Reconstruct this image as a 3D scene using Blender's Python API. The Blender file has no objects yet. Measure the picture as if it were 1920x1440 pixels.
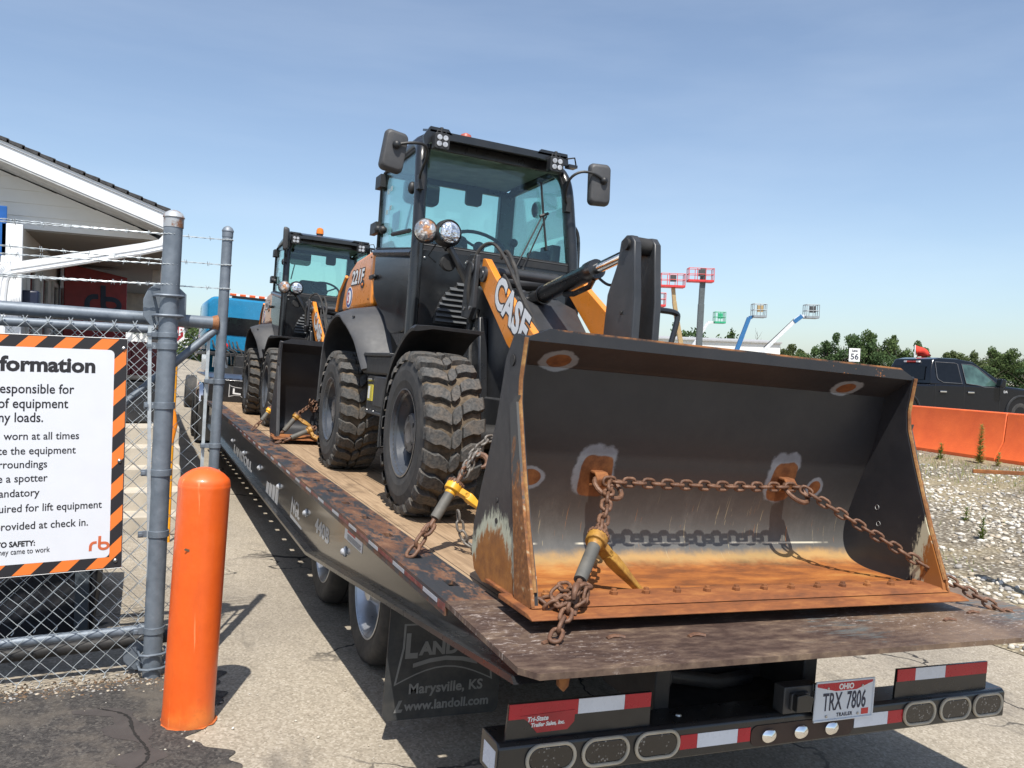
import bpy, bmesh, math, random
from mathutils import Vector, Matrix, Euler
R = math.radians
random.seed(7)
SC = bpy.context.scene
COL = SC.collection

# ------------------------------------------------------------------ camera, sky, sun, exposure
TILT = R(2.8)                     # the road falls to the right: the trailer leans with it
HD = 0.90                         # deck height above the road, before the scaling about the camera
CAM_SCALE = 0.942                      # everything in the trailer frame is scaled about the camera by this
T = Matrix.Rotation(TILT, 4, 'Y') @ Matrix.Translation((-.136, -.266, .847)) @ Matrix.Scale(CAM_SCALE, 4)   # trailer frame -> world, with that scaling about the camera
CAM_LOC = Vector((-2.263, -4.589, 1.729))
_y, _p, _r = 0.4169, -0.0048, 0.0826
_f = Vector((math.sin(_y)*math.cos(_p), math.cos(_y)*math.cos(_p), math.sin(_p)))
_r0 = Vector((math.cos(_y), -math.sin(_y), 0)); _u0 = _r0.cross(_f)
_R = _r0*math.cos(_r) + _u0*math.sin(_r); _U = -_r0*math.sin(_r) + _u0*math.cos(_r)
T3 = Matrix.Rotation(TILT, 3, 'Y')
_R, _U, _f = T3 @ _R, T3 @ _U, T3 @ _f
cam_d = bpy.data.cameras.new('camera'); cam = bpy.data.objects.new('camera', cam_d); COL.objects.link(cam)
cam.matrix_world = Matrix(((_R.x, _U.x, -_f.x, CAM_LOC.x), (_R.y, _U.y, -_f.y, CAM_LOC.y), (_R.z, _U.z, -_f.z, CAM_LOC.z), (0, 0, 0, 1)))
cam_d.sensor_width = 36; cam_d.lens = 36*1556.47/1920; cam_d.clip_end = 3000; cam_d.clip_start = 0.05
SC.camera = cam

to_sun = (T3 @ Vector((-0.22, -0.53, 1.0))).normalized()
sun_el = math.asin(to_sun.z); sun_az = math.atan2(to_sun.x, to_sun.y)
sd = bpy.data.lights.new('sun', 'SUN'); sun = bpy.data.objects.new('sun', sd); COL.objects.link(sun)
sd.energy = 4.4; sd.angle = R(0.53); sd.color = (1.0, 0.955, 0.88)
sun.rotation_euler = to_sun.to_track_quat('Z', 'Y').to_euler()

W = bpy.data.worlds.new('World'); SC.world = W; W.use_nodes = True
nt = W.node_tree; nt.nodes.clear()
out = nt.nodes.new('ShaderNodeOutputWorld'); bg = nt.nodes.new('ShaderNodeBackground')
sky = nt.nodes.new('ShaderNodeTexSky'); sky.sky_type = 'NISHITA'; sky.sun_disc = False
sky.sun_elevation = sun_el; sky.sun_rotation = sun_az
sky.air_density = 1.0; sky.dust_density = 1.2; sky.ozone_density = 2.2; sky.altitude = 200
# faint high cirrus: a thin veil of cloud in the air above, added to the sky's own radiance
tc = nt.nodes.new('ShaderNodeTexCoord'); mp = nt.nodes.new('ShaderNodeMapping'); mp.inputs['Scale'].default_value = (1.2, 2.6, 9.0)
mp.inputs['Rotation'].default_value = (0.0, 0.12, 0.5)
nz = nt.nodes.new('ShaderNodeTexNoise'); nz.inputs['Scale'].default_value = 1.5; nz.inputs['Detail'].default_value = 7; nz.inputs['Roughness'].default_value = 0.55
rp = nt.nodes.new('ShaderNodeValToRGB'); rp.color_ramp.elements[0].position = 0.40; rp.color_ramp.elements[1].position = 0.78
rp.color_ramp.elements[0].color = (0, 0, 0, 1); rp.color_ramp.elements[1].color = (0.10, 0.10, 0.10, 1)
mx = nt.nodes.new('ShaderNodeMix'); mx.data_type = 'RGBA'
nt.links.new(tc.outputs['Generated'], mp.inputs['Vector']); nt.links.new(mp.outputs[0], nz.inputs['Vector'])
nt.links.new(nz.outputs['Fac'], rp.inputs['Fac']); nt.links.new(rp.outputs['Color'], mx.inputs['Factor'])
nt.links.new(sky.outputs['Color'], mx.inputs[6]); mx.inputs[7].default_value = (6.6, 7.0, 7.6, 1)
wb = nt.nodes.new('ShaderNodeMix'); wb.data_type = 'RGBA'; wb.blend_type = 'MULTIPLY'; wb.inputs[0].default_value = 1.0; wb.inputs[7].default_value = (.955, .995, 1.02, 1)
hs = nt.nodes.new('ShaderNodeHueSaturation'); hs.inputs['Saturation'].default_value = .86; nt.links.new(mx.outputs[2], hs.inputs['Color']); nt.links.new(hs.outputs[0], wb.inputs[6]); nt.links.new(wb.outputs[2], bg.inputs['Color']); bg.inputs['Strength'].default_value = 0.112
nt.links.new(bg.outputs[0], out.inputs['Surface'])

SC.view_settings.view_transform = 'Standard'; SC.view_settings.look = 'None'
SC.view_settings.exposure = 0.55; SC.view_settings.gamma = 1.0
SC.render.engine = 'CYCLES'
SC.cycles.max_bounces = 8; SC.cycles.transparent_max_bounces = 16; SC.cycles.use_denoising = True

# ------------------------------------------------------------------ mesh helpers
class MB:
    """collects verts and faces (with a material slot each) and links them as ONE mesh object"""
    def __init__(s): s.v = []; s.f = []; s.m = []; s.k = 0
    def add(s, vs, fs, k=None):
        b = len(s.v); s.v += [tuple(v) for v in vs]
        for f in fs: s.f.append(tuple(b+i for i in f)); s.m.append(s.k if k is None else k)
        return s
    def quad(s, a, b, c, d, k=None): return s.add([a, b, c, d], [(0, 1, 2, 3)], k)
    def box(s, lo, hi, k=None):
        x0, y0, z0 = lo; x1, y1, z1 = hi
        return s.add([(x0,y0,z0),(x1,y0,z0),(x1,y1,z0),(x0,y1,z0),(x0,y0,z1),(x1,y0,z1),(x1,y1,z1),(x0,y1,z1)],
                     [(3,2,1,0),(4,5,6,7),(0,1,5,4),(1,2,6,5),(2,3,7,6),(3,0,4,7)], k)
    def obox(s, c, ax, ay, az, k=None):
        """oriented box: centre and three half-axis vectors"""
        c, ax, ay, az = Vector(c), Vector(ax), Vector(ay), Vector(az)
        vs = [c+i*ax+j*ay+l*az for l in (-1, 1) for i, j in ((-1,-1),(1,-1),(1,1),(-1,1))]
        return s.add(vs, [(3,2,1,0),(4,5,6,7),(0,1,5,4),(1,2,6,5),(2,3,7,6),(3,0,4,7)], k)
    def prism(s, poly, a0, a1, axis=0, k=None):
        """polygon in the two other axes, extruded from a0 to a1 along axis"""
        def P(a, p):
            return (a, p[0], p[1]) if axis == 0 else (p[0], a, p[1]) if axis == 1 else (p[0], p[1], a)
        n = len(poly); vs = [P(a0, p) for p in poly] + [P(a1, p) for p in poly]
        fs = [tuple(range(n)), tuple(range(2*n-1, n-1, -1))] + [(i, n+i, n+(i+1) % n, (i+1) % n) for i in range(n)]
        return s.add(vs, fs, k)
    def loft(s, secs, close=False, caps=True, k=None):
        """list of rings with equal counts"""
        n = len(secs[0]); vs = [p for r in secs for p in r]; fs = []
        L = len(secs)
        for a in range(L if close else L-1):
            b = (a+1) % L
            for i in range(n):
                j = (i+1) % n; fs.append((a*n+i, a*n+j, b*n+j, b*n+i))
        if caps and not close: fs += [tuple(range(n-1, -1, -1)), tuple((L-1)*n+i for i in range(n))]
        return s.add(vs, fs, k)
    def tube(s, pts, r, n=10, close=False, caps=True, k=None, flat=1.0):
        pts = [Vector(p) for p in pts]; L = len(pts); secs = []; up = None
        for i, p in enumerate(pts):
            if close: d = (pts[(i+1) % L]-pts[i-1]).normalized()
            else: d = ((pts[min(i+1, L-1)]-p).normalized()+(p-pts[max(i-1, 0)]).normalized()).normalized()
            if up is None:
                up = Vector((0, 0, 1)) if abs(d.z) < .9 else Vector((0, 1, 0))
            a = d.cross(up).normalized(); b = a.cross(d).normalized(); up = b
            rr = r[i] if isinstance(r, (list, tuple)) else r
            secs.append([p+a*(math.cos(2*math.pi*q/n)*rr)+b*(math.sin(2*math.pi*q/n)*rr*flat) for q in range(n)])
        return s.loft(secs, close, caps, k)
    def lathe(s, prof, c, ax, n=32, k=None, caps=False):
        """profile (distance along ax, radius) turned about ax through c"""
        c, ax = Vector(c), Vector(ax).normalized()
        u = ax.orthogonal().normalized(); w = ax.cross(u)
        secs = [[c+ax*t+(u*math.cos(2*math.pi*q/n)+w*math.sin(2*math.pi*q/n))*max(r, 1e-4) for q in range(n)] for t, r in prof]
        return s.loft(secs, False, caps, k)
    def cyl(s, a, b, r, n=16, k=None):
        return s.tube([a, b], r, n, k=k)
    def ball(s, c, r, n=10, k=None):
        c = Vector(c); prof = [(-math.cos(math.pi*i/n), math.sin(math.pi*i/n)) for i in range(n+1)]
        r = r if isinstance(r, (tuple, list)) else (r, r, r)
        secs = [[(c.x+q*math.cos(a)*r[0], c.y+q*math.sin(a)*r[1], c.z+t*r[2]) for a in [2*math.pi*j/(2*n) for j in range(2*n)]] for t, q in [(t, max(q, 1e-3)) for t, q in prof]]
        return s.loft(secs, False, True, k)
    def build(s, name, mats, parent=None, bevel=0, smooth=35, frame='D', base=None, seg=2):
        me = bpy.data.meshes.new(name)
        o0 = Vector(ORG[parent.name]) if parent else Vector(base or (0, 0, 0))
        me.from_pydata([tuple(Vector(v)-o0) for v in s.v], [], s.f)
        if not isinstance(mats, (list, tuple)): mats = [mats]
        for m in mats: me.materials.append(m)
        if len(mats) > 1:
            for p, k in zip(me.polygons, s.m): p.material_index = min(k, len(mats)-1)
        bm = bmesh.new(); bm.from_mesh(me); bmesh.ops.recalc_face_normals(bm, faces=bm.faces); bm.to_mesh(me); bm.free()
        me.update()
        if smooth:
            me.polygons.foreach_set('use_smooth', [True]*len(me.polygons)); me.set_sharp_from_angle(angle=R(smooth))
        o = bpy.data.objects.new(name, me); COL.objects.link(o)
        if parent:
            o.parent = parent
        else:
            o.matrix_world = (T if frame == 'D' else Matrix.Identity(4)) @ Matrix.Translation(o0)
        ORG[o.name] = o0
        if bevel:
            b = o.modifiers.new('bevel', 'BEVEL'); b.width = bevel; b.segments = seg; b.limit_method = 'ANGLE'; b.angle_limit = R(40)
        return o
ORG = {}
def tag(o, label=None, cat=None, group=None, kind=None):
    if label: o['label'] = label
    if cat: o['category'] = cat
    if group: o['group'] = group
    if kind: o['kind'] = kind
    return o
def thing(name, label, cat, base, frame='D', group=None, rz=0.0):
    o = bpy.data.objects.new(name, None); COL.objects.link(o); o.empty_display_size = 0.1
    o.matrix_world = (T if frame == 'D' else Matrix.Identity(4)) @ Matrix.Translation(base)
    ORG[o.name] = Vector(base)
    return tag(o, label, cat, group)
def holder(name, parent):
    """an Empty part that only holds sub-parts"""
    o = bpy.data.objects.new(name, None); COL.objects.link(o); o.parent = parent; o.empty_display_size = 0.05
    ORG[o.name] = ORG[parent.name]
    return o
def copy_tree(o, parent=None):
    c = o.copy(); COL.objects.link(c)
    if parent: c.parent = parent
    ORG[c.name] = ORG.get(o.name, Vector())
    for ch in list(o.children): copy_tree(ch, c)
    return c
def text(name, body, size, mat, parent, origin, xdir, ydir, align='LEFT', bold=0.0, depth=0.002, sx=1.0, shear=0.0, frame='D', spacing=1.0):
    """lettering laid on a real surface: origin + xdir (reading direction) + ydir (up), normal = x cross y"""
    cu = bpy.data.curves.new(name, 'FONT'); cu.body = body; cu.size = size; cu.align_x = align; cu.offset = bold; cu.extrude = depth/2
    cu.shear = shear; cu.resolution_u = 3; cu.space_character = spacing; cu.fill_mode = 'BOTH'
    tmp = bpy.data.objects.new(name, cu); COL.objects.link(tmp)
    dg = bpy.context.evaluated_depsgraph_get(); me = bpy.data.meshes.new_from_object(tmp.evaluated_get(dg))
    bpy.data.objects.remove(tmp); bpy.data.curves.remove(cu)
    x = Vector(xdir).normalized(); z = x.cross(Vector(ydir)).normalized(); y = z.cross(x)
    o0 = ORG[parent.name]
    for v in me.vertices:
        v.co = Vector(origin)-o0 + x*v.co.x*sx + y*v.co.y + z*(v.co.z+depth/2)
    me.materials.clear(); me.materials.append(mat)
    o = bpy.data.objects.new(name, me); COL.objects.link(o); o.parent = parent; ORG[o.name] = o0
    return o
def lerp(a, b, t): return Vector(a)*(1-t)+Vector(b)*t
def arc(c, r, a0, a1, n): return [(c[0]+r*math.cos(R(a0+(a1-a0)*i/n)), c[1]+r*math.sin(R(a0+(a1-a0)*i/n))) for i in range(n+1)]
def rrect(x0, y0, x1, y1, r, n=5):
    return arc((x1-r, y1-r), r, 0, 90, n)+arc((x0+r, y1-r), r, 90, 180, n)+arc((x0+r, y0+r), r, 180, 270, n)+arc((x1-r, y0+r), r, 270, 360, n)
def catmull(pts, n=6):
    pts = [Vector(p) for p in pts]; out = []
    for i in range(len(pts)-1):
        p0, p1, p2, p3 = pts[max(i-1, 0)], pts[i], pts[i+1], pts[min(i+2, len(pts)-1)]
        for j in range(n):
            t = j/n
            out.append(0.5*((2*p1)+(p2-p0)*t+(2*p0-5*p1+4*p2-p3)*t*t+(3*p1-p0-3*p2+p3)*t**3))
    return out+[pts[-1]]

# ------------------------------------------------------------------ materials
class G:
    def __init__(s, name):
        s.m = bpy.data.materials.new(name); s.m.use_nodes = True; s.t = s.m.node_tree; s.t.nodes.clear()
        s.out = s.t.nodes.new('ShaderNodeOutputMaterial'); s._co = None
    def set(s, node, key, v):
        i = node.inputs[key]
        if hasattr(v, 'is_linked') or isinstance(v, bpy.types.NodeSocket): s.t.links.new(v, i)
        else: i.default_value = tuple(v)+(1,) if (i.type == 'RGBA' and len(v) == 3) else v
    def node(s, typ, ins={}, **kw):
        n = s.t.nodes.new('ShaderNode'+typ)
        for k, v in kw.items(): setattr(n, k, v)
        for k, v in ins.items(): s.set(n, k, v)
        return n
    def co(s):
        if not s._co: s._co = s.node('TexCoord').outputs['Object']
        return s._co
    def map(s, scale=(1, 1, 1), loc=(0, 0, 0), rot=(0, 0, 0), vec=None):
        return s.node('Mapping', {'Vector': vec or s.co(), 'Scale': scale, 'Location': loc, 'Rotation': rot}).outputs[0]
    def noise(s, scale, detail=4, rough=.55, vec=None, dist=0.0):
        return s.node('TexNoise', {'Vector': vec or s.co(), 'Scale': scale, 'Detail': detail, 'Roughness': rough, 'Distortion': dist}).outputs['Fac']
    def voro(s, scale, vec=None, feature='F1', out='Distance', rnd=1.0):
        return s.node('TexVoronoi', {'Vector': vec or s.co(), 'Scale': scale, 'Randomness': rnd}, feature=feature).outputs[out]
    def ramp(s, fac, stops, interp='LINEAR'):
        n = s.node('ValToRGB', {'Fac': fac}); e = n.color_ramp.elements; n.color_ramp.interpolation = interp
        while len(e) > 1: e.remove(e[-1])
        for i, (p, c) in enumerate(stops):
            x = e[0] if i == 0 else e.new(p)
            x.position = p; x.color = (c, c, c, 1) if isinstance(c, (int, float)) else tuple(c)+(1,)
        return n.outputs['Color']
    def mix(s, fac, a, b, mode='MIX'):
        n = s.node('Mix', {}, data_type='RGBA', blend_type=mode)
        s.set(n, 0, fac); s.set(n, 6, a); s.set(n, 7, b)
        return n.outputs[2]
    def math(s, op, a, b=0.0, c=None, clamp=False):
        n = s.node('Math', {0: a, 1: b}, operation=op, use_clamp=clamp)
        if c is not None: s.set(n, 2, c)
        return n.outputs[0]
    def sep(s, vec=None):
        return s.node('SeparateXYZ', {0: vec or s.co()}).outputs
    def step(s, x, a, b):
        """smooth 0..1 as x goes a..b"""
        n = s.node('MapRange', {'Value': x, 'From Min': a, 'From Max': b, 'To Min': 0.0, 'To Max': 1.0}, interpolation_type='SMOOTHSTEP')
        return n.outputs[0]
    def bump(s, h, strength=.3, dist=.01):
        return s.node('Bump', {'Height': h, 'Strength': strength, 'Distance': dist}).outputs[0]
    def bsdf(s, col, rough=.5, metal=0.0, normal=None, spec=.5, coat=0.0, alpha=None, emit=None, trans=0.0):
        ins = {'Base Color': col, 'Roughness': rough, 'Metallic': metal, 'Specular IOR Level': spec, 'Coat Weight': coat, 'Coat Roughness': .08}
        if normal is not None: ins['Normal'] = normal
        if emit: ins['Emission Color'] = emit[0]; ins['Emission Strength'] = emit[1]
        if trans: ins['Transmission Weight'] = trans
        b = s.node('BsdfPrincipled', ins); s.t.links.new(b.outputs[0], s.out.inputs['Surface'])
        return s.m
def plain(name, col, rough=.5, metal=0.0, var=.18, scale=9.0, dust=0.0, dustcol=(.30, .26, .21), bump=0.0, bscale=60, coat=0.0, spec=.5, rvar=.12):
    """painted or raw surface with uneven tone, a little dust and uneven gloss"""
    g = G(name); n = g.noise(scale, 6)
    c = g.mix(g.ramp(n, [(.3, 0.0), (.7, 1.0)]), tuple(x*(1-var) for x in col), tuple(min(x*(1+var), 1) for x in col))
    if dust:
        d = g.math('MULTIPLY', g.ramp(g.noise(scale*.6+2, 8, .65), [(.42, 0.0), (.75, 1.0)]), dust)
        c = g.mix(d, c, dustcol)
    r = g.math('ADD', g.math('MULTIPLY', g.noise(scale*2.3, 5), rvar*2), rough-rvar, clamp=True)
    nm = g.bump(g.noise(bscale, 4), bump, .004) if bump else None
    return g.bsdf(c, r, metal, nm, spec, coat)
M = {}
M['black'] = plain('black_paint', (.014, .015, .017), .30, dust=.03, coat=.2)
M['gloss'] = plain('gloss_black', (.013, .014, .016), .20, dust=.03, coat=.10, rvar=.06, spec=.32)
M['panel'] = plain('panel_black', (.012, .013, .014), .16, dust=.04, coat=.35, rvar=.04, spec=.35)
M['char'] = plain('charcoal_paint', (.030, .032, .036), .42, dust=.05)
M['plastic'] = plain('black_plastic', (.015, .016, .018), .52, dust=.04, bump=.15, bscale=300)
M['grey_plastic'] = plain('grey_plastic', (.050, .051, .055), .56, dust=.08, bump=.2, bscale=400)
M['dark'] = plain('dark_steel', (.012, .012, .013), .6, dust=.08)
M['orange'] = plain('orange_paint', (.74, .245, .028), .30, var=.05, dust=.07, coat=.35)
M['rubber'] = plain('dark_rubber', (.020, .020, .020), .8, dust=.15)
M['chrome'] = plain('chrome', (.80, .80, .80), .10, 1.0, var=.05, rvar=.04)
M['steel'] = plain('bare_steel', (.42, .42, .42), .35, 1.0)
M['white'] = plain('white_paint', (.78, .78, .77), .45, var=.03, dust=.05)
M['white_letter'] = plain('white_lettering', (.70, .71, .72), .45, var=.03)
M['grey_letter'] = plain('grey_lettering', (.40, .40, .40), .4, var=.05)
M['ink'] = plain('black_ink', (.020, .019, .022), .5, var=.05)
M['red'] = plain('red_paint', (.50, .030, .030), .4, var=.1)
M['tape_worn'] = plain('weathered_reflective', (.15, .022, .020), .5, var=.4, scale=30, dust=.4)
M['tape_red'] = plain('red_reflective', (.42, .012, .025), .28, var=.08)
M['tape_dull'] = plain('dull_white_reflective', (.36, .38, .42), .4, var=.15, dust=.25)
M['tape_white'] = plain('white_reflective', (.62, .66, .74), .28, var=.05)
M['yellow'] = plain('yellow_paint', (.72, .36, .02), .4, dust=.12)
M['glassbead'] = plain('lamp_glass', (.42, .43, .45), .12, .2, var=.3, scale=40)
M['amber'] = plain('amber_lens', (.75, .20, .02), .15)
M['redlens'] = plain('red_lens', (.55, .02, .02), .15)
M['blue'] = plain('blue_metallic', (.012, .21, .40), .25, .15, var=.08, coat=.6)
M['navy'] = plain('navy_paint', (.012, .018, .045), .45)
M['sticker_blue'] = plain('sticker_blue', (.03, .07, .28), .4)
M['black_lens'] = plain('dark_glass', (.006, .007, .009), .10, spec=.3)
def glass(name, tint, rough=.01, refl=.10):
    g = G(name)
    tr = g.node('BsdfTransparent', {'Color': tint}); gl = g.node('BsdfGlossy', {'Color': (.85, .9, .92), 'Roughness': rough})
    fr = g.node('LayerWeight', {'Blend': .22}).outputs['Fresnel']
    f = g.math('ADD', g.math('MULTIPLY', fr, .55), refl*.4, clamp=True)
    mx = g.node('MixShader', {0: f, 1: tr.outputs[0], 2: gl.outputs[0]})
    g.t.links.new(mx.outputs[0], g.out.inputs['Surface']); return g.m
M['glass'] = glass('cab_glass', (.84, .955, .915))
M['car_glass'] = glass('car_glass', (.10, .13, .13))
M['car_glass_front'] = glass('front_car_glass', (.45, .66, .58))
def rust_mat(name, dark=(.07, .026, .013), mid=(.20, .070, .020), light=(.42, .17, .045), paint=None, amt=.5, scale=6, rough=.8, stretch=(1, 1, 1)):
    g = G(name); v = g.map(stretch)
    n1 = g.noise(scale, 8, .62, v); n2 = g.noise(scale*6, 6, .6, v)
    c = g.ramp(g.math('ADD', g.math('MULTIPLY', n1, .7), g.math('MULTIPLY', n2, .3)), [(.3, dark), (.5, mid), (.72, light)])
    r = rough
    if paint:
        k = g.ramp(g.math('ADD', g.math('MULTIPLY', g.noise(scale*.8, 9, .7, v), .75), g.math('MULTIPLY', n2, .25)), [(amt-.03, 0.0), (amt+.03, 1.0)])
        c = g.mix(k, c, paint); r = g.math('SUBTRACT', rough, g.math('MULTIPLY', k, .3))
    return g.bsdf(c, r, 0.0, g.bump(n2, .35, .004))
M['rust'] = rust_mat('rusty_steel')
M['rust_dark'] = rust_mat('dark_rusty_chain', (.045, .024, .017), (.13, .062, .034), (.26, .145, .09), scale=30, rough=.6)
M['rust_orange'] = rust_mat('orange_rust', (.085, .030, .012), (.205, .066, .018), (.36, .145, .038), scale=4, stretch=(1, 3, 3))
M['flange'] = rust_mat('worn_flange', (.045, .022, .015), (.13, .060, .032), (.27, .155, .09), paint=(.030, .034, .040), amt=.495, scale=5, stretch=(2.2, .8, 1))
M['chain_grey'] = rust_mat('grey_worn_chain', (.05, .045, .04), (.13, .115, .10), (.26, .24, .21), scale=30, rough=.45)
def galv():
    g = G('galvanised_steel'); n = g.noise(14, 6); v = g.voro(60, out='Color'); vb = g.node('RGBToBW', {0: v}).outputs[0]
    c = g.ramp(g.math('ADD', g.math('MULTIPLY', n, .88), g.math('MULTIPLY', vb, .12)), [(.3, (.135, .160, .190)), (.62, (.195, .225, .26)), (.85, (.28, .30, .33))])
    st = g.ramp(g.noise(5, 7, .65, g.map((3, 3, .6))), [(.66, 0.0), (.78, .5)])
    c = g.mix(st, c, (.22, .16, .11))
    return g.bsdf(c, g.math('ADD', g.math('MULTIPLY', n, .25), .38), .35, g.bump(g.noise(90, 3), .12, .003))
M['galv'] = galv()
M['wire'] = plain('galvanised_wire', (.47, .51, .53), .45, .35, scale=25)
def tyre():
    g = G('tyre_rubber'); x, y, z = g.sep()
    n = g.noise(14, 8, .65); n2 = g.noise(70, 5)
    base = g.mix(g.ramp(n2, [(.35, 0.0), (.7, 1.0)]), (.046, .046, .045), (.100, .098, .094))
    mud = g.math('MULTIPLY', g.ramp(g.math('ADD', g.math('MULTIPLY', n, .7), g.math('MULTIPLY', n2, .3)), [(.46, 0.0), (.66, 1.0)]), .42)
    return g.bsdf(g.mix(mud, base, (.17, .125, .085)), .82, 0.0, g.bump(n2, .3, .004), .3)
M['tyre'] = tyre()
def groove():
    g = G('tyre_groove_mud'); n = g.noise(16, 8, .65)
    return g.bsdf(g.ramp(n, [(.3, (.045, .037, .029)), (.5, (.12, .092, .064)), (.72, (.20, .155, .11))]), .95, 0.0, g.bump(g.noise(120, 4), .5, .004), .2)
M['groove'] = groove()
M['sidewall'] = plain('tyre_sidewall', (.026, .026, .027), .72, dust=.16, scale=11)
M['rim'] = plain('rim_paint', (.050, .056, .066), .30, .1, dust=.06, coat=.35)
def wood():
    g = G('deck_planks'); x, y, z = g.sep()
    px = g.math('DIVIDE', x, .152); pid = g.math('FLOOR', px); fr = g.math('FRACT', px)
    wn = g.node('TexWhiteNoise', {'W': pid}, noise_dimensions='1D').outputs['Value']
    vec = g.node('CombineXYZ', {0: g.math('MULTIPLY', x, 26), 1: g.math('ADD', g.math('MULTIPLY', y, 1.1), g.math('MULTIPLY', wn, 30)), 2: 0.0}).outputs[0]
    grain = g.noise(1.6, 9, .68, vec, .6)
    big = g.noise(1.3, 6, .6, g.map((1, .5, 1)))
    c = g.ramp(g.math('ADD', g.math('MULTIPLY', grain, .72), g.math('MULTIPLY', big, .28)), [(.30, (.075, .045, .026)), (.45, (.22, .145, .085)), (.58, (.36, .25, .155)), (.75, (.47, .36, .24))])
    c = g.mix(.35, c, g.mix(wn, (.24, .15, .085), (.46, .34, .22)), 'MIX')
    stain = g.ramp(g.noise(2.6, 8, .7), [(.55, 0.0), (.72, .75)])
    c = g.mix(stain, c, (.085, .055, .035))
    split = g.ramp(g.noise(2.0, 6, .8, g.map((40, .7, 1))), [(.29, 1.0), (.34, 0.0)])
    c = g.mix(split, c, (.03, .018, .012))
    gap = g.math('MINIMUM', g.step(fr, .0, .022), g.step(fr, 1.0, .978))
    c = g.mix(gap, (.012, .009, .007), c)
    h = g.math('ADD', g.math('MULTIPLY', grain, .5), g.math('MULTIPLY', gap, .8))
    return g.bsdf(c, .85, 0.0, g.bump(h, .5, .008), .25)
M['wood'] = wood()
def tail():
    g = G('worn_tail_plate'); x, y, z = g.sep()
    v = g.map((.9, 2.4, 1), rot=(0, 0, .35))
    n = g.noise(2.2, 10, .68, v); n2 = g.noise(16, 8, .65, v); n3 = g.noise(60, 5)
    c = g.ramp(g.math('ADD', g.math('MULTIPLY', n, .6), g.math('MULTIPLY', n2, .4)), [(.34, (.030, .019, .016)), (.46, (.068, .042, .033)), (.54, (.120, .080, .058)), (.66, (.28, .20, .13))])
    pk = g.ramp(g.math('ADD', g.math('MULTIPLY', g.noise(1.1, 8, .6, g.map((.8, 1.4, 1), (3.3, 1.2, 0))), .55), g.math('MULTIPLY', g.noise(9, 9, .75, g.map((.5, 3.5, 1), rot=(0, 0, .42))), .45)), [(.55, 0.0), (.60, 1.0)])
    right = g.step(x, -.5, .3)
    tan_ = g.math('MULTIPLY', g.step(x, .0, .9), g.ramp(g.noise(1.8, 6, .6), [(.40, 0.0), (.58, .6)])); c = g.mix(tan_, c, (.26, .175, .11))
    c = g.mix(g.math('MULTIPLY', pk, right), c, (.10, .115, .115))
    wv = g.ramp(g.noise(26, 9, .75, g.map((1.2, 3, 1), rot=(0, 0, -.5))), [(.55, 0.0), (.66, 1.0)])
    area = g.math('MULTIPLY', g.ramp(g.noise(1.5, 3, .5, g.map((1, 1.6, 1), (1.45, 0.4, 0))), [(.44, 0.0), (.58, 1.0)]), .9)
    c = g.mix(g.math('MULTIPLY', wv, area), c, (.50, .43, .39))
    return g.bsdf(c, g.math('ADD', g.math('MULTIPLY', n2, .4), .38), .15, g.bump(n3, .25, .003))
M['tail'] = tail()

# ------------------------------------------------------------------ ground (world frame)
def smooth(a, b, x):
    t = max(0, min(1, (x-a)/(b-a))); return t*t*(3-2*t)
def gz(x, y):
    s = math.tan(TILT)
    if x < -6: z = 6*s + 0.0*(x)
    elif x < 2.6: z = -s*x
    else:
        z = -s*2.6 + (0.42+s*2.6)*smooth(1.8, 11.0, x)*1.0
    up = 0.028*max(0, y-14)*smooth(6, 0, x)
    return z + min(up, 1.9)
def sheet(name, xs, ys, mat, dz=0.0, kind='structure', inside=None):
    me = bpy.data.meshes.new(name); vs = []; fs = []; idx = {}
    for j, y in enumerate(ys):
        for i, x in enumerate(xs): vs.append((x, y, gz(x, y)+dz))
    n = len(xs)
    for j in range(len(ys)-1):
        for i in range(n-1):
            if inside is None or inside((xs[i]+xs[i+1])/2, (ys[j]+ys[j+1])/2): fs.append((j*n+i, j*n+i+1, (j+1)*n+i+1, (j+1)*n+i))
    me.from_pydata(vs, [], fs); me.materials.append(mat); me.update()
    me.polygons.foreach_set('use_smooth', [True]*len(me.polygons))
    o = bpy.data.objects.new(name, me); COL.objects.link(o); o['kind'] = kind
    return o
def frange(a, b, n): return [a+(b-a)*i/n for i in range(n+1)]
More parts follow.
